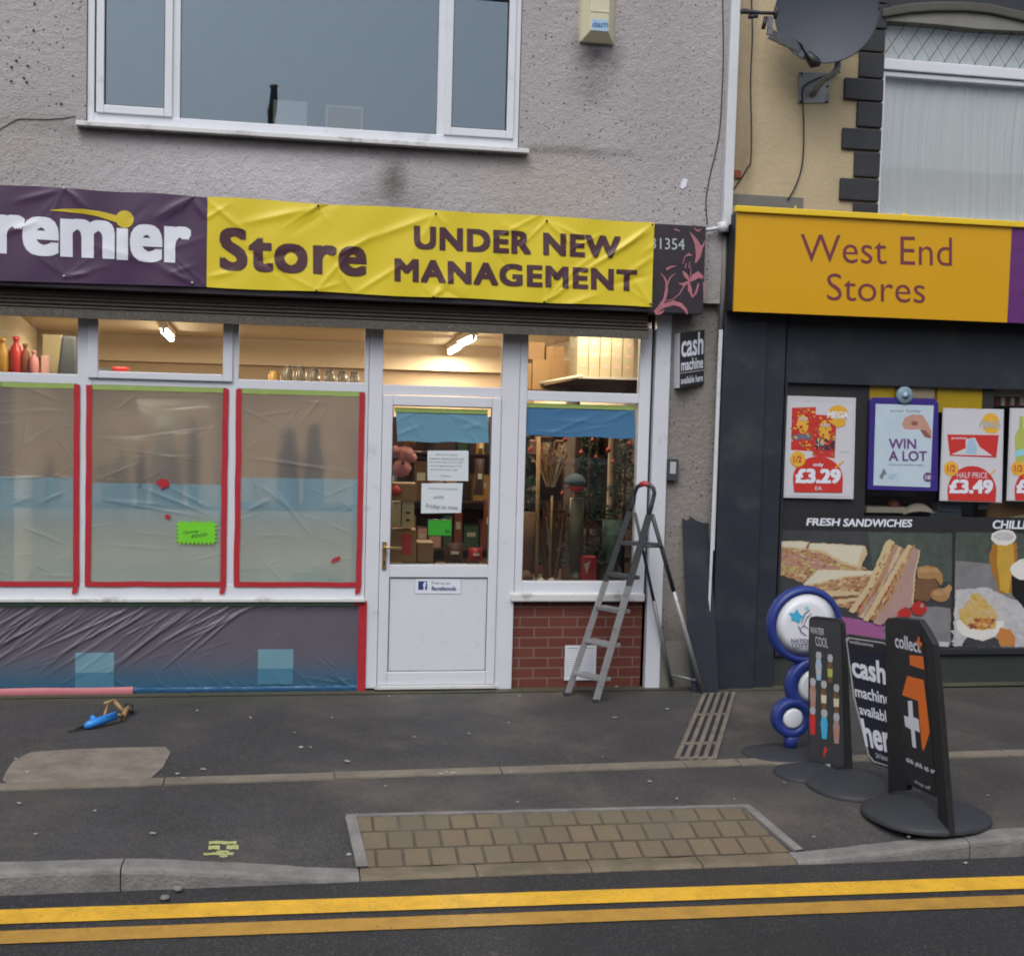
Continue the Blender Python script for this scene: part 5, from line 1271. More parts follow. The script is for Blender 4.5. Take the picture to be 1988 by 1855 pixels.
# junction box
m = M().use('alu_dark'); p, q = FZ('zm', 1453, 815, -.07), FZ('zm', 1502, 722, -.07); m.box(p.x, q.x, -.085, -.03, p.z, q.z); m.use('print_grey'); m.box(p.x+.015, q.x-.02, -.088, -.085, p.z+.05, q.z-.02); simple('key_switch', m, 'small black key switch box on the pier beside the white post', 'switch box', bev=.004)
# downpipes between the buildings
t = thing('downpipe', 'white square downpipe between the grey and the cream building', 'pipe', F(1410, 440, -.14))
a, b = F(1418+8, -30, -.14), F(1410, 437, -.14)
m = M().use('pipe_white'); m.hexa([(b.x-.035, -.17, b.z), (b.x+.035, -.17, b.z), (b.x+.035, -.10, b.z), (b.x-.035, -.10, b.z)], [(a.x-.035+.01, -.17, a.z+.6), (a.x+.035+.01, -.17, a.z+.6), (a.x+.035+.01, -.10, a.z+.6), (a.x-.035+.01, -.10, a.z+.6)]); m.build('pipe', t, bev=.006)
m = M().use('pipe_white'); c_ = F(1404, 441, -.15); e_ = F(1368, 447, -.15); m.tube([c_, e_], .014, 10); m.tube([c_+Vector((0, 0, .035)), c_-Vector((0, 0, .035))], .042, 14); m.build('connector', t)
m = M().use('lead'); m.tube([F(1406, 455, -.10), F(1404, 560, -.09), F(1398, 655, -.08)], .020, 10); m.use('pipe_white'); m.tube([F(1399, 640, -.09), F(1398, 700, -.09)], .015, 10); m.build('lower_pipe', t)
m = M().use('lead'); m.box(X(1408, 250, -.1), X(1418, 250, -.1), -.13, .1, 3.5, WT); m.build('lead_flashing', t)
# leaning dark panel
t_p = [(1325.5, 1006), (1332, 1010), (1337, 1008), (1342, 1003), (1352, 1010), (1362, 1014), (1376, 1015), (1375, 1032), (1379, 1065), (1386, 1165), (1391, 1250), (1395, 1350), (1344, 1345), (1338, 1270), (1331, 1130), (1327, 1050)]
def lean(px, py):
    z_ = F(px, py, -.12).z; y_ = -.055-.15*max(0, (1.35-z_)/1.35); return F(px, py, y_)
m = M().use('slate_paint'); m.slab([lean(*p) for p in t_p], (0, .012, 0)); simple('leaning_panel', m, 'tall torn dark slate panel leaning on the pier behind the ladder', 'panel')

# ------------------------------------------------------------------ stepladder
lad = thing('stepladder', 'open aluminium stepladder with grey top hoop and red grip by the window', 'ladder', (2.35, -.35, 0))
fl, frr = G(1100.5, 1350), G(1156, 1363)
def LYp(px, py, Y): return F(px, py, Y)
TLp, TRp = F(1229, 960, fl.y+.03), F(1268, 985, frr.y+.06)
SLp, SRp = FZ('s7', 600, 350, fl.y+.02), FZ('s7', 745, 370, frr.y+.05)
def rect_rail(m, a, b, wv, tv):
    a, b = Vector(a), Vector(b); wv, tv = Vector(wv), Vector(tv)
    m.hexa([a-wv-tv, a+wv-tv, a+wv+tv, a-wv+tv], [b-wv-tv, b+wv-tv, b+wv+tv, b-wv+tv])
side = Vector((.017, -.006, 0)); 
midL = fl+(SLp-fl)*.62; midR = frr+(SRp-frr)*.62
m = M().use('alu'); rect_rail(m, fl, midL, (.022, 0, 0), (0, .012, 0)); rect_rail(m, frr, midR, (.025, 0, 0), (0, .011, 0)); m.build('front_rail', lad, bev=.003)
m = M().use('alu_dark'); rect_rail(m, midL, SLp, (.019, 0, 0), (0, .012, 0)); rect_rail(m, midR, SRp, (.023, 0, 0), (0, .014, 0))
hoop = [SLp]+[FZ('s7', *p, yv) for p, yv in (((628, 280), fl.y+.02), ((636, 215), fl.y), ((655, 170), fl.y-.04), ((700, 146), -.37), ((745, 152), -.41), ((775, 180), -.43), ((782, 215), frr.y+.05), ((768, 280), frr.y+.05))]+[SRp]
m.tube(hoop, .016, 10); m.build('top_hoop', lad)
m = M().use('red_plastic'); m.tube([FZ('s7', 678, 155, -.36), FZ('s7', 705, 145, -.37), FZ('s7', 745, 155, -.41)], .020, 10); m.build('grip', lad)
m = M().use('seal')
for f_ in (fl, frr): m.box(f_.x-.024, f_.x+.022, f_.y-.016, f_.y+.016, 0, .025)
m.build('rubber_foot', lad)
for (ya, yb_, mt) in ((1560, 1560, 'alu'), (1310, 1310, 'alu'), (1070, 1070, 'rail_dull'), (830, 840, 'alu_dark')):
    # height fraction along the rails
    def at(a, b, py, Y):
        best = min(range(101), key=lambda k: abs(proj_y(a+(b-a)*k/100)-py)); return a+(b-a)*best/100
    def proj_y(p):
        v = p-CAM; zc = v.dot(fw); return PH/2-FPX*v.dot(u2)/zc
    pa = at(fl, SLp, d('s7', 0, ya-8)[1], 0); k_ = (pa.z-fl.z)/(SLp.z-fl.z); pb_ = frr+(SRp-frr)*k_
    m = M().use(mt); dep = Vector((.075, .02, 0)); tk = Vector((0, 0, .028))
    m.hexa([pa-dep*.2, pb_-dep*.2, pb_+dep, pa+dep], [pa-dep*.2+tk, pb_-dep*.2+tk, pb_+dep+tk, pa+dep+tk]); m.build('step', lad, bev=.003)
rrt, rrb = FZ('s7', 765, 372, frr.y+.05), G(1364, 1345); rlt, rlb = FZ('s7', 640, 360, fl.y+.04), F(1304, 1330, -.075)
m = M().use('alu_dark')
sp = rrt+(rrb-rrt)*.42; m.tube([rrt, sp], .016, 8); sp2 = rlt+(rlb-rlt)*.5; m.tube([rlt, sp2], .012, 8); m.use('alu'); m.tube([sp, rrb], .017, 8); m.use('rail_dull'); m.tube([sp2, rlb], .015, 8)
m.build('rear_leg', lad)
m = M().use('rail_dull'); a = FZ('s7', 1095, 1590, rrb.y+.02); b = FZ('s7', 890, 1545, rlb.y); m.tube([a, b], .012, 8); m.build('rear_brace', lad)
m = M().use('alu_dark'); a = FZ('s7', 505, 592, fl.y+.02); b = FZ('s7', 700, 605, frr.y+.05); c_ = FZ('s7', 840, 604, -.4)
m.hexa([a, b, b+Vector((.12, .0, 0)), a+Vector((.20, .03, 0))], [p+Vector((0, 0, .025)) for p in (a, b, b+Vector((.12, .0, 0)), a+Vector((.20, .03, 0)))]); m.tube([b, c_], .011, 8); m.build('platform', lad)

# ------------------------------------------------------------------ blue caulking gun-like tool lying by the wall
t = thing('sealant_gun', 'blue and tan sealant gun lying on the pavement by the pink tape', 'tool', GZ('s8', 950, 560))
g8 = lambda x, y, z=.03: GZ('s8', x, y, 0)+Vector((0, 0, z))
def h8(x, y, ybase): # point at height above ground spot
    b = GZ('s8', x, ybase, 0); a = ray(*d('s8', x, y)); return CAM+a*((b.y-CAM.y)/a.y)
m = M().use('tool_blue'); m.tube([h8(790, 575, 600), h8(830, 555, 600), h8(1090, 465, 545), h8(1110, 455, 545)], [.012, .026, .026, .02], 12); m.tube([h8(870, 520, 560), h8(890, 470, 560)], .02, 8); m.build('barrel', t)
m = M().use('cable'); m.tube([h8(640, 615, 630), h8(700, 600, 625), h8(790, 568, 600)], [.004, .007, .012], 8); m.build('nozzle', t)
m = M().use('wooden_handle'); m.tube([h8(1090, 460, 545), h8(1160, 470, 520)], .014, 8); m.tube([h8(1150, 505, 520), h8(1180, 430, 480), h8(1210, 390, 460)], .017, 8); m.tube([h8(1160, 420, 470), h8(1080, 330, 450)], .014, 8); m.tube([h8(980, 355, 470), h8(1080, 320, 450)], .011, 8); m.tube([h8(1020, 360, 470), h8(985, 460, 540)], .009, 8); m.build('handle', t)
m = M().use('cable'); m.tube([h8(1180, 365, 450), h8(1235, 370, 450), h8(1240, 430, 470)], .015, 8); m.build('trigger_guard', t)

# spray marks and litter
m = M().use('spray_yellow')
def sp_(pts):
    q = [GZ('z5', *p, .0) for p in pts]; q = [GZ('z5', *p, pave_z(c_.x, c_.y)+.008) for p, c_ in zip(pts, q)]; m.add(q, [list(range(len(q)))])
for x0_, y0_, x1_, y1_ in [(950, 1330, 1075, 1345), (948, 1350, 1000, 1368), (1030, 1350, 1085, 1368), (925, 1383, 1000, 1395), (1035, 1382, 1095, 1393), (985, 1375, 1040, 1385), (1000, 1385, 1035, 1405)]:
    n_ = 7; sp_([(x0_+(x1_-x0_)*k/n_, y0_+random.uniform(-3, 3)) for k in range(n_+1)]+[(x1_-(x1_-x0_)*k/n_, y1_+random.uniform(-3, 3)) for k in range(n_+1)])
struct(m.build('spray_mark'))
lit = [('z5', 895, 742), ('z5', 1140, 775), ('z5', 1340, 843), ('z5', 1410, 910), ('z5', 1370, 910), ('z5', 1100, 958), ('z5', 1575, 970), ('z5', 925, 1010), ('z5', 808, 1030), ('z5', 832, 1050), ('z5', 85, 1165), ('z5', 433, 1200), ('z5', 697, 1303), ('z5', 162, 1305), ('z5', 130, 1022), ('z5', 75, 962), ('z5', 1510, 775),
       ('z8', 485, 72), ('z8', 270, 118), ('z8', 955, 115), ('z8', 1462, 68), ('z8', 1730, 185), ('z8', 1455, 230), ('z8', 900, 258), ('z8', 690, 315), ('z8', 88, 320), ('z8', 405, 333), ('z8', 50, 460), ('z8', 545, 525), ('z8', 575, 515), ('z8', 605, 520), ('z8', 915, 515), ('z8', 1393, 437), ('z8', 1640, 565), ('z8', 1780, 655), ('z8', 945, 675), ('z8', 253, 590), ('z8', 60, 950), ('z8', 65, 990), ('z8', 1870, 150),
       ('z7', 400, 1260), ('z7', 575, 1580), ('z7', 1130, 1580), ('z7', 1460, 1730), ('z7', 105, 1355), ('z7', 1370, 670), ('z7', 1595, 1335), ('z7', 1630, 730)]
rg = random.Random(9)
for i, (z_, x, y) in enumerate(lit):
    p = GZ(z_, x, y); hz = pave_z(p.x, p.y) if p.y > -3.25 else 0
    if p.y < -3.4: p = GZ(z_, x, y, -.1); hz = -.1
    p = GZ(z_, x, y, hz)
    m = M().use('litter'); s_ = rg.uniform(.006, .020); a = rg.uniform(0, 6.28)
    pts = [(p.x+s_*rg.uniform(.6, 1.3)*math.cos(a+k*1.05), p.y+s_*rg.uniform(.5, 1.1)*math.sin(a+k*1.05), hz+.006+rg.uniform(0, .006)) for k in range(6)]
    m.add(pts+[(p.x, p.y, hz+.012)], [(k, (k+1) % 6, 6) for k in range(6)]+[tuple(range(5, -1, -1))]); tag(m.build('litter_scrap'), 'small pale scrap of litter lying on the dark ground', 'litter', 'scraps of litter on pavement and road')
for (z_, x, y, h_, lab) in [('z5', 812, 1560, -.1, 'larger grey stone in the gutter below the left kerb'), ('z5', 750, 1600, -.1, 'flat grey chip on the road just below the gutter stone')]:
    p = GZ(z_, x, y, h_); m = M().use('kerb_stone'); m.lathe((p.x, p.y, h_+.004), [(.012, 0), (.024, .006), (.018, .016), (.001, .018)], 7); tag(m.build('stone'), lab, 'stone')

# ------------------------------------------------------------------ right building
rb = thing('shop_building', 'cream rendered building with slate painted shopfront and yellow fascia', 'building', (6, 0, 0))
YR = -.04
roughcast('render_cream', (.60, .50, .33), (.50, .42, .28), pits=False, bs=.45, stains=[(X(1445, 250), 5, .12, 3, (.25, .2, .15), .5), (X(1440, 350), 4.0, .15, .5, (.2, .14, .1), .5)])
bx0, bx1 = wr+.006, 10.0
def z3(x, y, Y=YR): return FZ('z3', x, y, Y)
wx0 = z3(1145, 500).x; wz0 = z3(1500, 1200).z-.08; arz = FZ('a1', 1140, 245, YR).z
m = M().use('render_cream'); m.box(bx0, wx0, YR, .2, 2.85, 6.4); m.box(wx0, bx1, YR, .2, 2.85, wz0)
m.build('wall', rb)
m = M().use('wall_slate'); m.box(wx0+.001, bx1, YR+.002, .2, arz+.02, 6.4); m.build('painted_wall', rb)
m = M().use('grey_conc'); a, b = z3(318, 1160), z3(708, 1090); m.box(a.x, b.x, YR-.012, YR-.001, a.z-.05, b.z); m.build('cement_patch', rb)
# quoins
m = M().use('quoin'); rowsq = [(-120, 20, 930), (20, 160, 1010), (160, 288, 930), (290, 433, 1012), (435, 560, 930), (562, 705, 1000), (710, 832, 918), (836, 980, 985), (985, 1112, 905), (1116, 1260, 978)]
rgq = random.Random(2)
for (y0_, y1_, xl) in rowsq:
    a = z3(xl, (y0_+y1_)/2); zt_, zb_ = z3(1060, y0_+4).z, z3(1060, y1_).z; dpt = .022+rgq.uniform(0, .01); m.box(a.x, wx0-.002, YR-dpt, YR-.001, zb_+.003, zt_-.001)
m.build('quoins', rb, bev=.008)
# window with net curtain
m = M().use('white_pvc')
tz_a, tz_b = z3(1300, 330+0).z, z3(1300, 418).z
m.box(wx0, 7.2, YR+.0, .06, tz_b+.035, tz_a+.0); m.box(wx0, 7.2, YR+.02, .06, tz_b-.01, tz_b+.03)
m.box(wx0, z3(1160, 700).x, YR+.02, .06, wz0+.06, tz_b); m.box(wx0-.02, 7.2, YR-.03, .06, wz0-.02, wz0+.065); m.box(7.12, 7.2, YR+.02, .06, wz0+.06, arz+.1)
rwn = m.build('window', rb, bev=.008)
m = M().use('glass_right'); m.poly([(wx0+.02, .02, wz0+.04), (7.15, .02, wz0+.04), (7.15, .02, tz_b+.01), (wx0+.02, .02, tz_b+.01)]); m.build('pane', rwn)
m = M().use('glass_right'); m.poly([(wx0, .0, tz_a-.01), (7.15, .0, tz_a-.01), (7.15, .0, arz+.12), (wx0, .0, arz+.12)]); m.build('pane', rwn)
m = M().use('seal')
p0 = FZ('a1', 580, 555, -.004); p1 = FZ('a1', 815, 225, -.004); sl_ = (p1.x-p0.x)/(p1.z-p0.z); stp = (FZ('a1', 735, 575, -.004).x-p0.x); zlo_, zhi_ = tz_a, arz+.1
for k in range(-3, 26):
    xa_ = p0.x+k*stp; m.tube([(xa_+(zlo_-p0.z)*sl_, -.005, zlo_), (xa_+(zhi_-p0.z)*sl_, -.005, zhi_)], .0028, 5, False)
m.use('print_grey')
for k in range(-3, 30):
    xa_ = p0.x+k*stp; m.tube([(xa_-(zlo_-p0.z)*sl_, .005, zlo_), (xa_-(zhi_-p0.z)*sl_, .005, zhi_)], .0025, 5, False)
m.build('leading', rwn)
m = M().use('curtain')
def cur(u, v):
    x = wx0+.02+(7.1-wx0)*u; z_ = wz0+.02+(arz+.15-wz0)*v; q = x+.05*mnoise.noise(Vector((x*2, z_*1.2, 0))); return (x, .07+.012*mnoise.noise(Vector((q*26, z_*.5, 1)))+.008*mnoise.noise(Vector((q*60, z_*.8, 4)))+.010*mnoise.noise(Vector((q*7, z_*1.5, 8))), z_)
m.grid(520, 14, cur); m.build('net_curtain', rb)
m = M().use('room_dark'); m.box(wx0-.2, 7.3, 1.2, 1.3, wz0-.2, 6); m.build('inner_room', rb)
# arch lintel
ar = [(572, 205), (860, 222), (1140, 245), (1560, 290), (1988, 312), (2500, 345)]; at_ = [(575, 172), (700, 150), (860, 125), (1100, 108), (1400, 108), (1650, 130), (1988, 205), (2300, 290)]
m = M().use('arch_stone'); lo = [FZ('a1', *p, YR-.02) for p in ar]; hi = [FZ('a1', *p, YR-.02) for p in at_]
m.slab(lo+hi[::-1], (0, .12, 0)); m.build('arch_infill', rb)
m = M().use('hood_stone'); h0 = [FZ('a1', x, y+2, YR-.05) for x, y in at_]; h1 = [FZ('a1', x, y-95 if x > 600 else y-80, YR-.05) for x, y in at_]
m.slab(h0+h1[::-1], (0, .06, 0)); m.build('hood_moulding', rb, bev=.012)
# slate pilaster and shopfront
m = M().use('slate_paint'); m.box(X(1397, 900, -.12), X(1480, 900, -.12), -.12, .1, .0, 2.87); m.box(X(1480, 900, -.12)+.001, X(1517, 900, -.09), -.09, .1, .0, 2.87)
m.build('pilaster', rb, bev=.006)
m = M().use('pipe_white'); a, b = F(1399.5, 640, -.13), F(1392.5, 1247, -.13); xt = a.x; m.add([(xt-.014, -.128, a.z), (xt+.016, -.128, a.z), (xt-.008, -.14, b.z), (xt-.02, -.128, b.z+.3)], [(0, 3, 2, 1)]); m.box(xt-.012, xt+.014, -.126, -.1205, b.z+.7, a.z+.0); m.build('edge_trim', rb)
wxl = X(1517, 900, -.05)
zwt, zwb = Z(1750, 750, -.03), Z(1900, 1256, -.03)
m = M().use('slate_paint'); m.box(wxl, bx1, -.07, .1, zwt, 2.87); m.use('slate_dark'); m.box(wxl, bx1, -.075, .05, zwb-.05, zwb); m.box(wxl, wxl+.02, -.07, .05, zwb, zwt)
m.build('shopfront_frame', rb, bev=.004)
m = M().use('slate_green'); m.box(wxl, bx1, -.045, .1, -.05, zwb-.05); m.build('stall_riser', rb)
# fascia with printed panel
t = thing('fascia_sign', 'big yellow fascia box sign reading West End Stores', 'sign', F(1700, 620, -.3))
YF = -.30
fxa, fxb = X(1427, 520, YF), X(1960, 530, YF); fza, fzb = Z(1690, 615, YF), Z(1690, 426, YF)
m = M().use('sign_yellow'); m.box(fxa, fxb, YF, YF+.02, fza, fzb); m.use('slate_dark'); m.box(fxa+.002, bx1, YF+.02, -.121, fza+.01, fzb); m.box(fxa, bx1, -.121, YR-.001, fza+.03, fzb); m.build('panel', t)
m = M().use('sign_purple'); m.box(fxb+.001, bx1, YF, YF+.02, fza, fzb); m.build('purple_panel', t)
m = M().use('sign_yellow_rail'); m.box(fxa-.02, bx1, YF-.025, YF+.03, fzb+.0, fzb+.045); m.use('sign_yellow_rail'); m.box(X(1545, 405, YF)-.006, X(1545, 405, YF)+.006, YF, YF+.02, fzb+.045, fzb+.07); m.box(X(1760, 412, YF)-.03, X(1760, 412, YF)+.01, YF, YF+.02, fzb+.045, fzb+.06); m.build('top_rail', t, bev=.012)
m = M().use('sign_brown'); W3 = lambda x, y: z3(x, y, YF)
put_text(m, 'West End', W3(695, 1288), W3(1528, 1308), W3(695, 1440), -.004, 0, (0, -.002, 0), br=W3(1528, 1465)); m.build('lettering', t); m = M().use('sign_brown'); put_text(m, 'Stores', W3(840, 1503), W3(1380, 1520), W3(840, 1652), -.004, 0, (0, -.002, 0), br=W3(1380, 1668)); m.build('lettering', t)

# ---- satellite dish
t = thing('satellite_dish', 'large grey satellite dish on a galvanised wall bracket', 'satellite dish', F(1578, 190, YR))
YD = -.42
dc = FZ('dz', 1205, 160, YD); rd = (FZ('dz', 1835, 160, YD).x-FZ('dz', 580, 160, YD).x)/2
n_ = Vector((-.30, -1, -.02)).normalized(); ux = n_.cross(Vector((0, 0, 1))).normalized(); ux = -ux if ux.x < 0 else ux; uz = Vector((0, 0, 1))
m = M().use('dish_grey'); m.smooth = True
rings, seg = 10, 56
for back in (0, 1):
    vs = [dc+n_*(-.07)+(-n_*.006*back)]
    for i in range(1, rings+1):
        q_ = i/rings
        for k in range(seg):
            a = 2*math.pi*k/seg; vs.append(dc+ux*(rd*1.03*q_*math.cos(a))+uz*(rd*1.02*q_*math.sin(a))+n_*(-.07+.07*q_*q_)-n_*.006*back)
    fs = [(0, 1+k, 1+(k+1) % seg) for k in range(seg)]+[(1+(i-1)*seg+k, 1+i*seg+k, 1+i*seg+(k+1) % seg, 1+(i-1)*seg+(k+1) % seg) for i in range(1, rings) for k in range(seg)]
    m.add(vs, fs)
rim = [dc+ux*(rd*1.03*math.cos(2*math.pi*k/seg))+uz*(rd*1.02*math.sin(2*math.pi*k/seg)) for k in range(seg+1)]
m.tube(rim, .005, 6); m.build('reflector', t)
m = M().use('black_plastic'); a = FZ('dz', 1050, 810, YD+.06); m.tube([FZ('dz', 930, 720, YD+.0), FZ('dz', 1040, 850, YD), FZ('dz', 1110, 860, YD)], [.03, .045, .02], 10); m.use('cable'); m.tube([FZ('dz', 760, 540, YD-.15), FZ('dz', 850, 600, YD-.1), FZ('dz', 920, 730, YD-.05), FZ('dz', 1010, 860, YD)], .009, 6)
m.build('mount_clamp', t)
m = M().use('galv'); A_ = [FZ('dz', 440, 460, YD-.35), FZ('dz', 860, 665, YD-.06)]
rect_rail(m, A_[0], A_[1], (0, .015, 0), Vector((.012, 0, .028))); rect_rail(m, FZ('dz', 425, 470, YD-.35), FZ('dz', 450, 230, YD-.37), (.016, 0, 0), (0, .012, 0)); m.build('feed_arm', t)
m = M().use('base_plastic'); m.tube([FZ('dz', 520, 100, YD-.37), FZ('dz', 525, 150, YD-.38), FZ('dz', 500, 260, YD-.37)], [.012, .018, .012], 10); m.tube([FZ('dz', 500, 180, YD-.38), FZ('dz', 300, 175, YD-.39), FZ('dz', 70, 150, YD-.40)], [.012, .012, .02], 10); m.tube([FZ('dz', 70, 130, YD-.40), FZ('dz', 75, 185, YD-.40)], .018, 10); m.tube([FZ('dz', 150, 230, YD-.39), FZ('dz', 270, 215, YD-.39)], .015, 8); m.use('black_plastic'); m.tube([FZ('dz', 385, 230, YD-.38), FZ('dz', 345, 390, YD-.38)], [.015, .014], 8); m.build('receiver', t)
m = M().use('galv'); q = [FZ('dz', *p, YR-.012) for p in [(815, 1390), (1235, 1380), (1245, 985), (835, 975)]]; m.slab(q, (0, .010, 0)); m.use('cable')
for p_ in [(865, 990), (1215, 1165), (1200, 1370), (850, 1370)]: m.lathe(FZ('dz', *p_, YR-.013), [(.009, 0), (.007, .008), (.001, .009)], 8, 'y')
m.build('wall_plate', t)
m = M().use('galv'); m.tube([FZ('dz', 1020, 1270, YR-.02), FZ('dz', 1080, 1170, YR-.12), FZ('dz', 1160, 1080, -.26), FZ('dz', 1290, 1000, -.34), FZ('dz', 1345, 920, -.37), FZ('dz', 1360, 760, -.38), FZ('dz', 1330, 560, -.36)], .024, 12); m.build('bracket_arm', t)
rope('z3', [(912, 430-30), (880, 400), (720, 470), (708, 570), (713, 700), (710, 850), (695, 950), (660, 1040), (625, 1100)], YR-.02, .006, 'cable', 'black dish cable hanging down the cream wall')
rope('z3', [(425, -20), (430, 200), (420, 450), (425, 700), (422, 880), (405, 920), (365, 985), (320, 1050)], YR-.008, .0045, 'cable', 'brown cable down the cream wall just right of the downpipe')
m = M().use('terracotta'); p = z3(345, 960); m.box(p.x-.03, p.x+.03, YR-.02, YR-.001, p.z-.03, p.z+.03); simple('cable_box', m, 'small rusty cable box beside the downpipe on the cream wall', 'cable box', bev=.006)

# ---- graphics in the right shop window (all real flat prints on the window)
YG = -.03
class Print:
    """flat print: coloured shapes stacked half a millimetre apart on a backing"""
    def __init__(s, zone, Y): s.z, s.Y, s.k, s.m = zone, Y, 0, M()
    jit = 0
    def p(s, mat, pts):
        s.k += 1; s.m.use(mat)
        if s.jit:
            out = []
            for i in range(len(pts)):
                (ax, ay), (bx, by) = pts[i], pts[(i+1) % len(pts)]; n = max(1, int(math.hypot(bx-ax, by-ay)/9))
                for k in range(n):
                    x, y = ax+(bx-ax)*k/n, ay+(by-ay)*k/n; q = Vector((x*.035, y*.035, s.k*3.1))
                    out.append((x+mnoise.noise(q)*s.jit*1.6+mnoise.noise(q*3)*s.jit*.6, y+mnoise.noise(q+Vector((9, 4, 0)))*s.jit*1.6))
            pts = out
        s.m.poly([FZ(s.z, x, y, s.Y-.00025*s.k) for x, y in pts]); return s
    def specks(s, poly, mats, n, size, seed=1, stretch=2.0, ang=0):
        r = random.Random(seed); xs_ = [p_[0] for p_ in poly]; ys_ = [p_[1] for p_ in poly]; s.k += 1; lv = 0
        def inside(x, y):
            c = False; j = len(poly)-1
            for i in range(len(poly)):
                if (poly[i][1] > y) != (poly[j][1] > y) and x < (poly[j][0]-poly[i][0])*(y-poly[i][1])/(poly[j][1]-poly[i][1])+poly[i][0]: c = not c
                j = i
            return c
        for _ in range(n):
            x, y = r.uniform(min(xs_), max(xs_)), r.uniform(min(ys_), max(ys_))
            if not inside(x, y): continue
            sz = size*r.uniform(.4, 1.3); a = ang+r.uniform(-.5, .5); lv += 1; m_ = 7; s.m.use(r.choice(mats)); pts = []
            for k in range(m_):
                t_ = 6.283*k/m_; u, v = sz*stretch*math.cos(t_)*r.uniform(.7, 1.2), sz*math.sin(t_)*r.uniform(.7, 1.2); pts.append((x+u*math.cos(a)-v*math.sin(a), y+u*math.sin(a)+v*math.cos(a)))
            s.m.poly([FZ(s.z, px_, py_, s.Y-.00025*s.k-lv*.0000015) for px_, py_ in pts])
        return s
    def ell(s, mat, cx, cy, rx, ry, a0=0, a1=360, n=28): 
        pts = [(cx+rx*math.cos(R(a0+(a1-a0)*k/n)), cy+ry*math.sin(R(a0+(a1-a0)*k/n))) for k in range(n+(0 if a1-a0 >= 360 else 1))]; return s.p(mat, pts)
    def t(s, mat, txt, x0, y0, x1, y1, bold=.02, sk=.012, sh=0): 
        s.k += 1; s.m.use(mat); Y = s.Y-.00025*s.k-.0002; dy = (x1-x0)*sk; put_text(s.m, txt, FZ(s.z, x0, y0, Y), FZ(s.z, x1, y0+dy, Y), FZ(s.z, x0, y1, Y), bold, sh, (0, 0, 0)); return s
    def build(s, name, parent): return s.m.build(name, parent)
# backing panels
m = M().use('board_print'); p, q = FZ('p1', 75, 1160, YG), FZ('p1', 762, 40, YG)
zfs = FZ('p2', 700, 120, YG).z
m.box(wxl+.02, FZ('p1', 755, 500, YG).x, YG, YG+.01, zfs-.12, zwt); m.box(FZ('p1', 755, 500, YG).x, bx1, YG, YG+.01, zfs-.12, FZ('p1', 1000, 1075, YG).z)
m.box(wxl+.02, bx1, YG, YG+.01, zwb, zfs-.12); m.box(FZ('p1', 1672, 100, YG).x, FZ('p1', 1755, 100, YG).x, YG, YG+.01, FZ('p1', 1672, 1020, YG).z, zwt)
m.build('window_panels', rb)
m = M().use('glass_right'); gxa_ = FZ('p1', 757, 500, YG).x; zq_ = FZ('p1', 1000, 1075, YG).z-.02; m.poly([(gxa_, YG+.013, zq_), (8, YG+.013, zq_), (8, YG+.013, zwt), (gxa_, YG+.013, zwt)]); m.build('window_glass', rb)
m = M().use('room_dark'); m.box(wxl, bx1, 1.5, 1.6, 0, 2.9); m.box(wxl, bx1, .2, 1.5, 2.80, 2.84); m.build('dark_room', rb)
def p1(x, y, Y): return FZ('p1', x, y, Y)
def ibox(x0, y0, x1, y1, Y, mt, name, lab, cat, dep=.2):
    a, b = p1(x0, y1, Y), p1(x1, y0, Y); m = M().use(mt); m.box(a.x, b.x, Y, Y+dep, a.z, b.z); return m
YI = .06; YH = -.012
m = ibox(770, 45, 1290, 210, YH, 'shelf_yellow', '', '', ''); m.use('shelf_ivory'); a, b = p1(1095, 140, YH-.002), p1(1285, 58, YH-.002); m.box(a.x, b.x, YH-.003, YH, a.z, b.z); simple('shelf_header', m, 'yellow header board with a cream card behind the blue framed poster', 'header board')
m = ibox(1300, 60, 1672, 260, YH, 'shelf_yellow', '', '', ''); simple('shelf_header', m, 'plain yellow header board above the middle price poster', 'header board')
m = ibox(1755, 75, 2300, 130, YI, 'pack_white', '', '', ''); m.use('terracotta'); a, b = p1(1760, 210, YI+.05), p1(2300, 130, YI+.05); m.box(a.x, b.x, YI+.05, YI+.15, a.z, b.z-.001); m.use('pack_white')
for k in range(4): a, b = p1(1800+k*75, 205, YI+.04), p1(1835+k*75, 140, YI+.04); m.box(a.x, b.x, YI+.03, YI+.049, a.z, b.z)
simple('stocked_shelf', m, 'stocked shelf with a pale top edge at the right of the window', 'shelf')
m = ibox(750, 1005, 1060, 1045, YI, 'ivory', '', '', ''); simple('bread_tray', m, 'long pale tray on the counter under the blue framed poster', 'tray')
a, b = p1(1040, 1060, YI), p1(1300, 975, YI); m = M().use('ivory'); m.grid(12, 6, lambda u, v: (a.x+(b.x-a.x)*u, YI-.02+.1*v, a.z+(b.z-a.z)*math.sin(u*3.14)**.6*math.sin(.3+v*2.4))); simple('wrapped_loaf', m, 'heaped pale wrapped loaf on the counter in the window', 'loaf')
m = ibox(1250, 1035, 1500, 1085, YI-.01, 'cloth_grey', '', '', ''); m2_ = p1(1310, 1040, YI-.02), p1(1495, 975, YI-.02); m.box(m2_[0].x, m2_[1].x, YI-.02, YI+.1, m2_[0].z, m2_[1].z); simple('grey_crate', m, 'grey crate under the middle price poster', 'crate', bev=.006)
m = M().use('terracotta'); a = p1(985, 1000, YI); m.lathe((a.x, YI+.05, a.z-.05), [(.03, 0), (.05, .03), (.045, .07), (.02, .1), (.001, .105)], 14); simple('brown_jar', m, 'brown round jar behind the pale tray', 'jar')
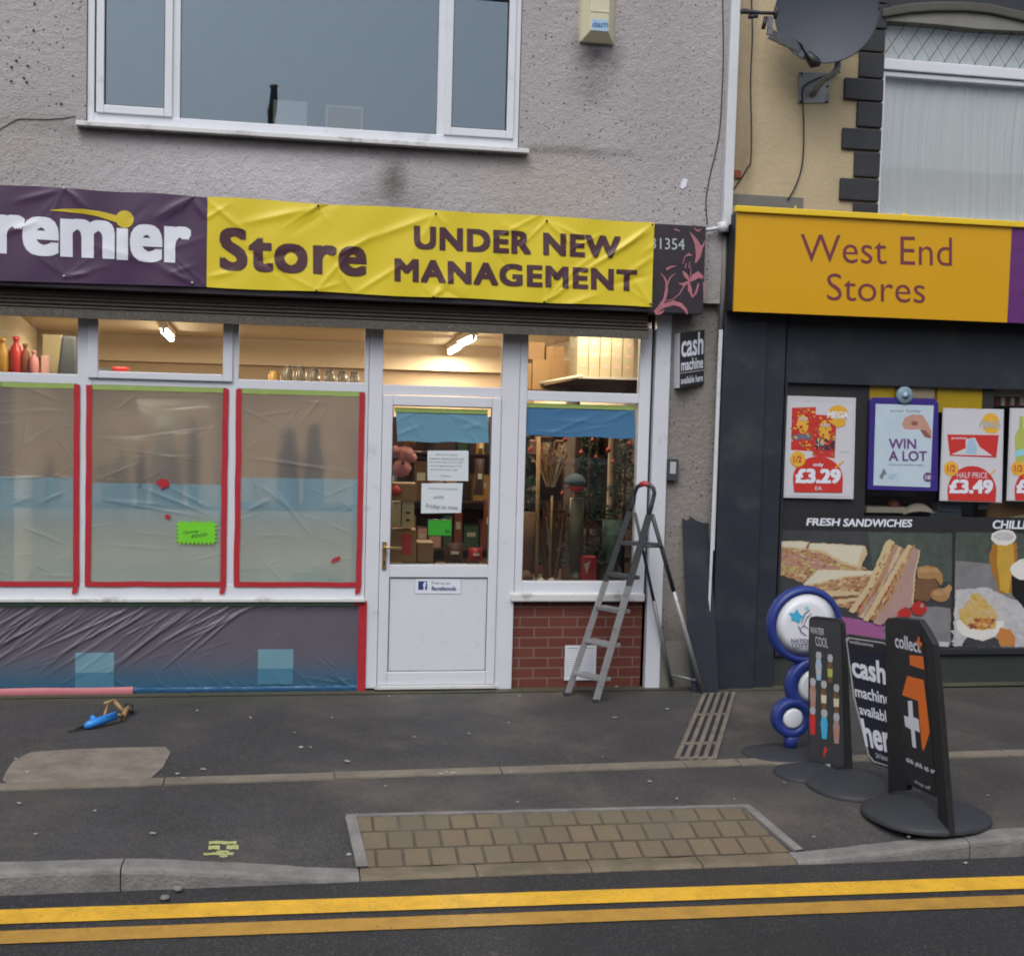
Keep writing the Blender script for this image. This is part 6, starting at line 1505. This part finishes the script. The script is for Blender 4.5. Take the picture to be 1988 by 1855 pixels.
m = ibox(750, 880, 1320, 1003, .35, 'wood_dark', '', '', ''); m.use('photo_grey'); a, b = p1(760, 915, .34), p1(1130, 885, .34); m.box(a.x, b.x, .33, .349, a.z, b.z); simple('dark_cabinet', m, 'dark cabinet behind the counter under the blue framed poster', 'cabinet')
m = ibox(1690, 975, 2300, 1100, YI+.05, 'card', '', '', ''); m.use('ivory'); a, b = p1(1830, 1090, YI+.04), p1(2300, 1000, YI+.04); m.add([(a.x, YI+.03, a.z), (b.x, YI+.03, a.z), (b.x, YI+.03, b.z)], [(0, 1, 2)]); simple('food_display', m, 'tan food display behind the right hand posters', 'display')
# FRESH SANDWICHES and CHILLED lettering plus pictures
t = thing('window_graphic', 'sandwich picture graphic headed FRESH SANDWICHES on the window', 'window graphic', FZ('p2', 740, 1000, YG))
g = Print('p2', YG-.001)
g.t('print_white', 'FRESH', 275, -5, 545, 55, .03, .012, .15).t('print_white', 'SANDWICHES', 565, 0, 1110, 62, .03, .012, .15)
g.p('photo_dark', [(48, 90), (1425, 112), (1415, 1000), (30, 985)]); g.jit = 5
g.p('photo_green', [(760, 108), (1422, 117), (1418, 560), (1150, 420), (800, 400)])
g.p('photo_grey', [(900, 760), (1412, 640), (1408, 994), (880, 985)]).p('photo_dark', [(1120, 470), (1415, 500), (1412, 700), (1200, 690), (1120, 620)])
g.p('magenta', [(540, 770), (700, 790), (890, 850), (880, 985), (520, 980)])
FA = [(55, 240), (270, 240), (330, 260), (700, 360), (745, 400), (720, 410), (400, 400), (250, 495), (55, 440)]
g.p('pinkish', FA).specks(FA, ['bread_side', 'filling', 'poster_pink', 'pinkish', 'lime', 'bread', 'skin_dark'], 420, 8, 4, 2.2, .2)
FB = [(55, 225), (260, 232), (520, 290), (690, 370), (640, 400), (500, 370), (250, 290), (55, 262)]
g.p('bread_side', FB).specks(FB, ['bread', 'bread_side', 'skin_dark', 'filling'], 160, 6, 5, 2.5, .25)
FC = [(60, 345), (250, 395), (330, 425), (250, 500), (55, 430)]
g.p('bread_side', FC).specks(FC, ['bread', 'lime', 'photo_green', 'pinkish', 'filling'], 130, 8, 6, 1.6, .2)
g.p('bread', [(60, 172), (300, 180), (275, 245), (50, 225)]).p('bread_white', [(70, 180), (285, 187), (265, 232), (60, 215)]).p('bread', [(325, 190), (742, 212), (694, 392), (560, 358), (420, 278), (285, 246), (296, 198)]).p('bread_white', [(330, 198), (728, 219), (680, 370), (560, 335), (430, 262), (300, 236), (305, 204)]).p('bread', [(740, 215), (755, 280), (700, 392), (685, 380)])
FD = [(255, 530), (500, 470), (810, 430), (800, 640), (700, 700), (540, 700), (470, 620)]
g.p('bread_side', FD).specks(FD, ['bread', 'bread_side', 'filling', 'skin_dark', 'card'], 420, 8, 7, 2.6, -.15)
g.p('bread', [(250, 512), (370, 398), (822, 410), (822, 446), (600, 466), (400, 512), (270, 540)]).p('bread_white', [(262, 505), (376, 405), (815, 416), (815, 434), (600, 450), (400, 492), (280, 520)])
g.p('bread', [(330, 560), (700, 575), (690, 600), (470, 610)]).p('bread', [(490, 640), (690, 620), (690, 645), (510, 675)]).p('twig', [(480, 612), (690, 602), (690, 616), (490, 634)])
g.p('card', [(1150, 380), (1230, 368), (1310, 385), (1345, 430), (1350, 480), (1335, 530), (1290, 470), (1150, 475)]).p('bread_side', [(1160, 385), (1290, 390), (1325, 420), (1150, 425)]).p('twig', [(1130, 475), (1290, 475), (1320, 530), (1260, 600), (1240, 650), (1125, 640)])
g.ell('card', 1330, 600, 75, 52).ell('bread_side', 1315, 585, 40, 22).p('bread_side', [(1345, 560), (1400, 515), (1420, 540), (1395, 620)])
FE = [(920, 190), (1020, 230), (1170, 250), (1120, 420), (1000, 700), (850, 830), (760, 780), (640, 730), (760, 560)]
g.p('filling', FE).specks(FE, ['bread_side', 'filling', 'skin_dark', 'card', 'tomato', 'bread', 'twig'], 620, 8, 8, 2.2, 2.0)
g.p('bread', [(905, 175), (935, 165), (970, 185), (880, 420), (650, 745), (610, 725), (750, 530)]).p('bread_side', [(965, 200), (980, 205), (890, 430), (705, 740), (690, 735), (865, 420)])
g.p('poster_pink', [(985, 205), (1030, 225), (1020, 300), (900, 500), (730, 790), (675, 775), (850, 540)]).p('bread', [(1000, 212), (1020, 225), (1000, 300), (715, 780), (700, 772), (870, 540)])
g.p('bread', [(1080, 200), (1110, 215), (1000, 400), (760, 815), (720, 800), (900, 500), (1030, 280)])
FF = [(1110, 215), (1135, 225), (1080, 350), (960, 610), (830, 830), (800, 815), (900, 610), (1010, 400)]
g.p('bread_side', FF).specks(FF, ['bread', 'filling', 'skin_dark', 'card'], 160, 7, 9, 2.4, 2.0)
FG = [(1120, 225), (1172, 250), (1130, 440), (1115, 690), (1060, 720), (860, 840), (800, 820), (960, 600), (1050, 400)]
g.p('poster_pink', FG).specks(FG, ['poster_pink', 'pinkish'], 60, 9, 10, 3, 2.0).p('bread', [(1165, 250), (1174, 252), (1134, 440), (1117, 690), (1105, 690), (1120, 440)])
g.ell('tomato', 1160, 705, 58, 55).ell('poster_pink', 1185, 680, 14, 18).p('tomato', [(985, 740), (1060, 690), (1110, 730), (1090, 780), (1000, 770)]); g.jit = 0
g.p('photo_white', [(1275, 965), (1400, 968), (1395, 1008), (1265, 1000)])
g.build('print', t)
t = thing('window_graphic', 'beer and crisps picture graphic at the right headed CHILLED', 'window graphic', FZ('p2', 1700, 1000, YG))
g = Print('p2', YG-.001)
g.t('print_white', 'CHILLED DRINKS', 1742, 12, 2420, 80, .03, .012, .15)
g.p('photo_grey', [(1452, 105), (2420, 125), (2420, 1015), (1435, 1005)]).p('photo_green', [(1452, 105), (2420, 125), (2420, 420), (1452, 330)]); g.jit = 5
FW = [(1450, 560), (1700, 540), (1900, 640), (2418, 640), (2418, 1010), (1900, 1006), (1442, 998)]
g.p('photo_white', FW).specks(FW, ['photo_white', 'print_grey'], 120, 22, 13, 2.5, .4)
g.p('beer_dark', [(1745, 190), (1935, 190), (1935, 330), (1900, 580), (1800, 590), (1710, 330)]).p('beer', [(1780, 195), (1905, 195), (1910, 330), (1870, 590), (1800, 560), (1775, 330)]).p('amber', [(1885, 200), (1905, 200), (1900, 400), (1870, 560)]).ell('foam', 1828, 148, 100, 62).ell('photo_white', 1828, 140, 80, 34)
g.p('stout', [(1890, 420), (2250, 420), (2230, 620), (2150, 740), (2000, 710), (1895, 600)]).ell('foam', 2040, 400, 160, 90)
g.p('photo_white', [(1440, 700), (1830, 720), (1800, 860), (1700, 950), (1600, 960), (1510, 900), (1440, 998)]).ell('foam', 1640, 800, 190, 160, 0, 180)
FC = [(1470, 720), (1540, 680), (1580, 590), (1640, 580), (1690, 660), (1740, 690), (1780, 770), (1760, 860), (1650, 880), (1540, 850), (1490, 790)]
g.p('crisp', FC).specks(FC, ['crisp', 'bread', 'beer', 'crisp'], 90, 13, 14, 1.6, .3)
FR = [(1540, 850), (1610, 775), (1700, 790), (1760, 790), (1750, 850), (1650, 870)]
g.p('crisp_red', FR).specks(FR, ['crisp', 'crisp_red', 'terracotta'], 50, 10, 15).p('photo_dark', [(1500, 1000), (1540, 930), (1660, 965), (1760, 930), (1820, 1002)]).p('crisp_red', [(1800, 860), (1880, 870), (1920, 940), (1915, 1005), (1800, 1000), (1770, 920)]); g.jit = 0
g.build('print', t)
# frosted red offer posters
t = thing('price_poster', 'white framed poster with a red panel reading £3.29', 'poster', p1(370, 940, YG-.03))
m = M().use('poster_frame'); q = [p1(x, y, YG-.03) for x, y in [(98, 930), (648, 942), (668, 145), (120, 128)]]; m.slab(q, (0, .02, 0)); fr_ = m.build('frame', t, bev=.003)
g = Print('p1', YG-.0315)
g.p('poster_white', [(125, 912), (630, 920), (640, 190), (150, 175)])
g.p('poster_red', [(163, 222), (352, 218), (350, 280), (330, 565), (155, 555)]).p('poster_red', [(350, 275), (515, 290), (500, 620), (325, 600)]).ell('poster_gold', 250, 350, 45, 75).ell('poster_gold', 425, 400, 50, 80).p('scribble', [(170, 430), (320, 430), (318, 470), (165, 480)]).p('ink_dark', [(350, 460), (500, 470), (495, 560), (340, 550)])
g.specks([(168, 230), (345, 230), (328, 555), (160, 545)], ['tomato', 'poster_gold', 'poster_red', 'card'], 70, 9, 21, 1.5, .3).specks([(355, 285), (508, 298), (495, 610), (330, 590)], ['tomato', 'poster_gold', 'poster_red', 'card'], 80, 9, 22, 1.5, .3)
g.t('poster_white', 'crisps', 215, 290, 290, 330, .02, .02, .2).t('poster_white', 'crisps', 390, 340, 465, 380, .02, .02, .2).t('print_grey', 'sharing bags 150g each', 540, 560, 625, 575, 0).t('poster_white', '2 for', 365, 480, 420, 520, .02)
g.ell('poster_gold', 525, 265, 78, 62).p('poster_gold', [(440, 320), (590, 320), (580, 360), (520, 380)]).t('print_white', 'MEGA', 440, 250, 605, 305, .04, .02, .2)
g.ell('poster_red', 368, 780, 196, 175, 180, 360).p('poster_red', [(172, 780), (564, 780), (560, 890), (180, 885)]).ell('poster_gold', 210, 625, 60, 62)
g.t('print_white', 'only', 330, 655, 410, 690, .03).t('print_white', '£3.29', 190, 700, 548, 815, .05).t('poster_white', 'EA', 345, 840, 400, 870, .02).p('poster_gold', [(500, 690), (565, 635), (570, 645), (510, 698)])
g.t('toy_red', '1/2', 175, 600, 240, 650, .02)
g.build('print', t)
t = thing('framed_poster', 'indigo framed poster reading WIN A LOT with a round badge on top', 'poster', p1(1040, 880, YG-.04))
m = M().use('poster_indigo'); q = [p1(x, y, YG-.04) for x, y in [(762, 868), (1310, 880), (1318, 190), (1290, 150), (800, 140), (778, 165)]]; m.slab(q, (0, .025, 0)); m.build('frame', t, bev=.004)
g = Print('p1', YG-.0415)
g.p('poster_blue', [(803, 832), (1250, 848), (1278, 205), (822, 192)]).t('ink', 'your lucky', 935, 235, 1180, 262, .01)
g.p('skin_print', [(1030, 350), (1050, 300), (1110, 275), (1190, 280), (1230, 340), (1262, 410), (1258, 460), (1215, 450), (1170, 390), (1110, 395), (1045, 390)]).ell('skin_dark', 1128, 345, 26, 18).p('skin_dark', [(1170, 395), (1215, 400), (1258, 450), (1250, 465), (1205, 450)])
g.t('poster_violet', 'WIN', 925, 465, 1140, 545, .02).t('poster_violet', 'A LOT', 925, 560, 1225, 640, .02).t('ink', 'terms and conditions apply', 925, 660, 1200, 680, 0).ell('poster_violet', 1232, 768, 36, 38).t('poster_white', '18', 1212, 752, 1252, 786, .03)
g.p('ink', [(850, 770), (885, 695), (910, 740), (880, 760), (880, 785)]).p('pale_blue_print', [(925, 745), (1000, 740), (960, 780), (920, 775)])
g.build('print', t)
m = M().use('badge'); c_ = p1(1050, 125, YG-.045); m.lathe(c_, [(.068, -.02), (.068, .004), (.060, .012), (.001, .016)], 30, 'y'); m.use('pale_blue_print'); m.lathe(c_+Vector((0, -.0165, 0)), [(.03, 0), (.001, .001)], 20, 'y'); m.build('badge', t)
def offer(dx, price, lab, art, zr_=True):
    t = thing('price_poster', lab, 'poster', p1(1580+dx, 960, YG-.03))
    m = M().use('poster_frame'); q = [p1(x+dx, y, YG-.03) for x, y in [(1325, 955), (1815, 970), (1832, 235), (1352, 225)]]; m.slab(q, (0, .012, 0)); m.build('frame', t, bev=.003)
    g = Print('p1', YG-.0315); g.p('poster_white', [(x+dx, y) for x, y in [(1340, 948), (1802, 960), (1818, 248), (1362, 238)]])
    g.ell('poster_gold', 1725+dx, 335, 68, 70).p('poster_gold', [(1655+dx, 380), (1800+dx, 385), (1770+dx, 425), (1700+dx, 425)]).t('print_grey', 'MEGA', 1635+dx, 325, 1805+dx, 380, .04, .02, .2)
    if art == 0:
        g.p('poster_red', [(1385+dx, 432), (1790+dx, 438), (1770+dx, 615), (1405+dx, 600)]).p('poster_white', [(1415+dx, 590), (1530+dx, 540), (1530+dx, 470), (1600+dx, 455), (1640+dx, 530), (1740+dx, 600)]).p('pale_blue_print', [(1530+dx, 580), (1550+dx, 480), (1590+dx, 460), (1620+dx, 530), (1610+dx, 590)]).t('print_white', 'premium', 1420+dx, 450, 1540+dx, 475, .01)
    else:
        g.p('lime', [(1395+dx, 650), (1385+dx, 450), (1420+dx, 380), (1425+dx, 290), (1455+dx, 290), (1455+dx, 380), (1490+dx, 450), (1485+dx, 650)]).p('pale_cyan', [(1388+dx, 560), (1486+dx, 540), (1486+dx, 590), (1390+dx, 610)])
    g.ell('poster_red', 1578+dx, 880, 192, 200, 180, 360).p('poster_red', [(1386+dx, 878), (1770+dx, 878), (1765+dx, 962), (1392+dx, 950)]).ell('poster_gold', 1415+dx, 700, 58, 58).t('toy_red', '1/2', 1385+dx, 672, 1448+dx, 725, .02)
    g.t('poster_white', 'HALF PRICE', 1460+dx, 728, 1700+dx, 775, .01).t('print_white', price, 1400+dx, 785, 1745+dx, 895, .05).p('poster_gold', [(1720+dx, 745), (1760+dx, 705), (1766+dx, 712), (1728+dx, 752)])
    g.build('print', t)
offer(0, '£3.49', 'white poster with a red dome reading £3.49', 0)
offer(528, '£3.99', 'white bottle offer poster cut by the right edge of the picture', 1)

# ------------------------------------------------------------------ pavement signs
def mound(t, cx, cy_, rx, ry, h_, rot=0, nm='base'):
    m = M().use('base_plastic'); n = 40; vs = []
    prof = [(1.0, 0), (1.0, .18), (.97, .28), (.8, .48), (.55, .75), (.3, .93), (.08, 1), (0.01, 1)]
    for (r_, hh_) in prof:
        for k in range(n):
            a = 2*math.pi*k/n; ca, sa = math.cos(a), math.sin(a)
            e_ = .85; x = rx*r_*math.copysign(abs(ca)**e_, ca); y = ry*r_*math.copysign(abs(sa)**e_, sa)
            vs.append((cx+x*math.cos(rot)-y*math.sin(rot), cy_+x*math.sin(rot)+y*math.cos(rot), hh_*h_))
    m.smooth = True; m.add(vs, [(i*n+k, i*n+(k+1) % n, (i+1)*n+(k+1) % n, (i+1)*n+k) for i in range(len(prof)-1) for k in range(n)]+[list(range((len(prof)-1)*n, len(prof)*n))]); m.build(nm, t)
class Board:
    def __init__(s, base0, base1, lean_):
        s.P0, s.P1 = Vector(base0), Vector(base1); al = (s.P1-s.P0).normalized(); s.upv = (Vector((0, 0, 1))+Vector(lean_)).normalized(); s.n = al.cross(s.upv).normalized()
        if s.n.dot(CAM-s.P0) < 0: s.n = -s.n
        s.al = al
    def at(s, px, py, lift=0): return PL(px, py, s.P0+s.n*lift, s.n)
    def atz(s, z, x, y, lift=0): return s.at(*d(z, x, y), lift)
    def text(s, m, z, txt, tl, tr, bl, br, bold=.02, lift=.003, sh=0): put_text(m, txt, s.atz(z, *tl, lift), s.atz(z, *tr, lift), s.atz(z, *bl, lift), bold, sh, (0, 0, 0), br=s.atz(z, *br, lift))
    def poly(s, m, z, pts, lift): m.poly([s.atz(z, *p, lift) for p in pts])
# D: parcel collection board, nearest the kerb
b0, b1 = G(1731, 1534, .06), G(1840, 1621)
b0.z = 0
t = thing('pavement_sign', 'black pavement board with a large white plus and orange arrow nearest the kerb', 'pavement sign', ((b0+b1)/2), 'pavement signs')
B_ = Board(b0, b1, (-.07, 0, 0))
m = M().use('black_plastic'); q = [(190, 1440), (165, 110), (185, 85), (260, 82), (430, 100), (490, 190), (545, 290), (600, 900), (665, 1700), (675, 1800), (585, 1800), (575, 1500), (340, 1390), (330, 1440)]
pts = [B_.atz('s4', *p) for p in q]; m.slab(pts, -B_.n*.035); m.build('frame', t, bev=.004)
m = M().use('board_print'); B_.poly(m, 's4', [(225, 140), (400, 135), (445, 175), (475, 350), (520, 900), (560, 1470), (345, 1375), (325, 1300), (250, 700)], .002); m.build('poster', t)
m = M().use('print_white'); B_.text(m, 's4', 'collect', (240, 205), (445, 255), (248, 315), (450, 362), .02)
B_.poly(m, 's4', [(345, 735), (380, 735), (388, 862), (430, 880), (440, 985), (400, 965), (412, 1108), (382, 1095), (370, 960), (325, 935), (315, 850), (352, 862)], .003)
B_.text(m, 's4', 'click. pick. up. or', (330, 1175), (560, 1270), (335, 1220), (555, 1325), .02); m.use('print_grey'); B_.text(m, 's4', 'drop off', (395, 1350), (525, 1408), (400, 1388), (520, 1448), .01)
m.use('orange'); B_.text(m, 's4', '+', (405, 225), (455, 240), (420, 320), (460, 345), .04, lift=.0045); B_.poly(m, 's4', [(358, 375), (465, 385), (475, 490), (362, 455)], .003); B_.poly(m, 's4', [(340, 540), (470, 570), (515, 960), (515, 990), (470, 1130), (455, 1100), (425, 735), (300, 690)], .0028)
m.build('lettering', t)
c_ = GZ('s4', 490, 1640); mound(t, 3.285, -3.03, .325, .30, .10, .2)
# C: cash machine board
bC0 = Vector((3.0, -2.25, 0)); bC1 = Vector((3.25, -2.74, 0))
t = thing('pavement_sign', 'dark blue pavement board reading cash machine available here', 'pavement sign', (bC0+bC1)/2, 'pavement signs')
B_ = Board(bC0, bC1, (-.10, 0, 0))
m = M().use('black_plastic'); m.slab([B_.atz('s3', *p) for p in [(905, 300), (930, 262), (1285, 320), (1366, 380), (1374, 1750), (1325, 1750), (1318, 1543), (1170, 1490), (1130, 1440), (1000, 900)]], -B_.n*.03)
m.build('frame', t, bev=.004)
m = M().use('print_grey'); B_.poly(m, 's3', [(915, 300), (935, 285), (1280, 335), (1356, 392), (1362, 1536), (1180, 1480), (1130, 1420), (985, 850)], .0015); m.use('board_print'); B_.poly(m, 's3', [(930, 330), (950, 300), (1275, 348), (1348, 402), (1354, 1522), (1190, 1470), (1140, 1410), (1000, 850)], .0025); m.use('navy'); B_.poly(m, 's3', [(940, 395), (1290, 430), (1342, 448), (1346, 1506), (1200, 1465), (1150, 1405), (1010, 850)], .0032); m.build('poster', t)
m = M().use('print_white'); lf = .005
B_.text(m, 's3', 'cash', (955, 460), (1290, 520), (985, 665), (1300, 745), .03, lf); B_.text(m, 's3', 'machine', (995, 745), (1330, 820), (1010, 855), (1345, 940), .02, lf); B_.text(m, 's3', 'available', (1035, 925), (1345, 1000), (1050, 1020), (1355, 1115), .02, lf); B_.text(m, 's3', 'here', (1055, 1060), (1420, 1140), (1105, 1330), (1440, 1430), .03, lf)
m.use('print_grey'); B_.text(m, 's3', '24 hours', (1195, 1390), (1340, 1420), (1205, 1440), (1345, 1480), .02, lf); B_.text(m, 's3', 'welcome', (945, 305), (1180, 345), (950, 345), (1180, 380), .02, lf)
m.build('lettering', t)
c_ = GZ('s3', 1010, 1730); mound(t, c_.x+.02, c_.y, .29, .26, .09, .1)
# B: drinks board
bB0, bB1 = G(1571, 1497), G(1650, 1497)
yB = GZ('s3', 560, 1640).y
bB0, bB1 = F(1569, 1500, -2.17), F(1650, 1500, -2.42)
t = thing('pavement_sign', 'dark grey pavement board with rows of drink bottles beside the round blue sign', 'pavement sign', (bB0.x+.1, -2.3, 0), 'pavement signs')
B_ = Board(bB0, bB1, (-.02, 0, 0))
m = M().use('black_plastic'); m.slab([B_.atz('s3', *p) for p in [(555, 1470), (552, 1000), (560, 130), (575, 95), (610, 88), (850, 115), (885, 160), (895, 270), (955, 1560), (905, 1575), (895, 1520), (750, 1600)]], -B_.n*.03); m.build('frame', t, bev=.004)
m = M().use('board_grey'); B_.poly(m, 's3', [(570, 140), (590, 110), (845, 135), (868, 180), (900, 1500), (840, 1605), (700, 1560), (560, 1460)], .002); m.use('slate_paint'); B_.poly(m, 's3', [(560, 1450), (885, 1530), (835, 1600), (700, 1560)], .003); m.build('poster', t)
m = M(); lf = .0045
m.use('print_grey'); B_.text(m, 's3', 'WATER', (575, 185), (710, 205), (575, 250), (705, 268), .03, lf); B_.text(m, 's3', 'COOL', (620, 275), (745, 300), (630, 370), (745, 392), .02, lf)
def btl(x, y0_, y1_, cap, body, lab_=None, w_=34):
    h_ = y1_-y0_; m.use(cap); B_.poly(m, 's3', [(x-w_*.9, y0_+h_*.12), (x-w_*.6, y0_), (x+w_*.6, y0_+4), (x+w_, y0_+h_*.13), (x+w_*.7, y0_+h_*.28), (x-w_*.6, y0_+h_*.26)], lf+.0006*3)
    m.use(body); B_.poly(m, 's3', [(x-w_*.7, y0_+h_*.26), (x+w_*.7, y0_+h_*.28), (x+w_, y0_+h_*.5), (x+w_*.75, y1_), (x-w_*.6, y1_-4), (x-w_, y0_+h_*.48)], lf)
    if lab_: m.use(lab_); B_.poly(m, 's3', [(x-w_*.85, y0_+h_*.5), (x+w_*.85, y0_+h_*.52), (x+w_*.8, y0_+h_*.8), (x-w_*.8, y0_+h_*.78)], lf+.0015)
btl(655, 425, 700, 'print_grey', 'pale_blue_print', 'photo_white', 30); btl(765, 450, 725, 'print_grey', 'twig', 'lime', 28)
btl(600, 675, 960, 'print_grey', 'pinkish', 'poster_pink', 30); btl(705, 700, 975, 'print_grey', 'twig', 'ivory', 30); btl(825, 735, 1010, 'print_grey', 'twig', 'ivory', 30)
btl(598, 950, 1220, 'print_grey', 'poster_red', 'toy_red', 30); btl(708, 975, 1262, 'print_grey', 'cyan', 'cyan', 34); btl(825, 1010, 1305, 'print_grey', 'poster_pink', 'pinkish', 32)
m.use('toy_red'); B_.poly(m, 's3', [(715, 1325), (745, 1370), (720, 1400), (705, 1450), (700, 1390)], lf); m.use('print_grey'); B_.poly(m, 's3', [(705, 1505), (765, 1495), (770, 1535), (710, 1530)], lf); m.build('print', t)
c_ = GZ('s3', 560, 1600); mound(t, c_.x+.06, c_.y, .26, .19, .06, 0)
# A: round blue sign made of three discs
cA = G(1518, 1462)
t = thing('pavement_sign', 'blue round sign of three stacked white discs behind the drinks board', 'pavement sign', (cA.x, cA.y, 0), 'pavement signs')
YA = cA.y
def disc(zx, zy, ro, ri, off, nm):
    c_ = FZ('z7', zx, zy, YA-off); k_ = .33068*(D+YA)/FPX*1.10
    m = M().use('royal'); m.lathe(c_, [(ro*k_*.98, -.04), (ro*k_, -.02), (ro*k_, .02), (ro*k_*.96, .035), (ro*k_*.90, .042), (ri*k_*1.07, .040), (ri*k_*1.06, .034)], 48, 'y'); o = m.build(nm, t)
    m = M().use('white_disc'); m.lathe(c_, [(ri*k_*1.065, .035), (ri*k_*.7, .041), (.001, .044)], 48, 'y'); m.build('white_face', o)
disc(515, 325, 222, 172, .0, 'large_disc'); disc(570, 682, 168, 103, .012, 'middle_disc'); disc(438, 870, 113, 61, .03, 'small_disc')
m = M().use('royal'); a = FZ('z7', 430, 960, YA); b = FZ('z7', 430, 1035, YA); m.tube([(a.x, YA-.03, a.z), (b.x, YA, .02)], [.05, .035], 14); m.build('stem', t)
ya = YA-.047
A7 = lambda x, y: FZ('z7', x, y, ya)
m = M().use('cyan'); m.poly([A7(*p) for p in [(425, 255), (455, 258), (475, 232), (488, 262), (512, 275), (495, 300), (485, 318), (462, 300), (440, 300), (442, 275)]]); m.use('pale_cyan'); m.poly([A7(*p) for p in [(518, 225), (530, 212), (545, 228), (535, 248)]])
m.use('scribble'); 
for pts_ in ([(500, 320), (520, 260), (550, 240)], [(512, 330), (535, 280), (560, 260)], [(480, 330), (500, 370), (530, 390)], [(490, 350), (515, 330), (540, 350)]): stroke(pts_, [.004, .008, .004], lambda x, y: FZ('z7', x, y, ya-.001), m)
put_text(m, 'NATIONAL', A7(438, 405), A7(600, 410), A7(438, 430), .02); put_text(m, 'LOTTERY', A7(445, 435), A7(600, 440), A7(445, 462), .02); m.build('print', t)
c_ = GZ('z7', 400, 1085); mound(t, c_.x+.02, c_.y, .28, .21, .045, 0)

# ------------------------------------------------------------------ the other side of the street (seen only as reflections)
oh = thing('terraced_houses', 'dark roofed terrace across the road, mirrored in the shop glass', 'building', (0, -17, 0))
m = M().use('opp_wall'); m.box(-25, 25, -24, -17, -.1, 6.3); m.build('wall', oh)
m = M().use('opp_roof'); m.add([(-25, -16.8, 6.3), (25, -16.8, 6.3), (25, -20.5, 8.36), (-25, -20.5, 8.36), (25, -24.2, 6.3), (-25, -24.2, 6.3)], [(0, 1, 2, 3), (3, 2, 4, 5)]); m.build('roof', oh)
m = M().use('opp_wall'); m.lathe((-.75, -20.5, 8.2), [(.10, 0), (.09, 1.0), (.11, 1.02), (.11, 1.1)], 12); m.build('flue', oh)
for x in (-14, 11.5):
    m = M().use('opp_wall'); m.box(x-.4, x+.4, -20.9, -20.1, 7.6, 9.1); m.build('chimney', oh)
for x in range(-22, 24, 4):
    m = M().use('white_pvc'); m.box(x-.8, x+.8, -17.03, -16.98, 3.2, 4.5); m.box(x-.8, x+.8, -17.03, -16.98, .9, 2.3); m.use('room_dark'); m.box(x-.7, x+.7, -16.98, -16.975, 3.3, 4.4); m.box(x-.7, x+.7, -16.98, -16.975, 1.0, 2.2); m.build('window', oh)
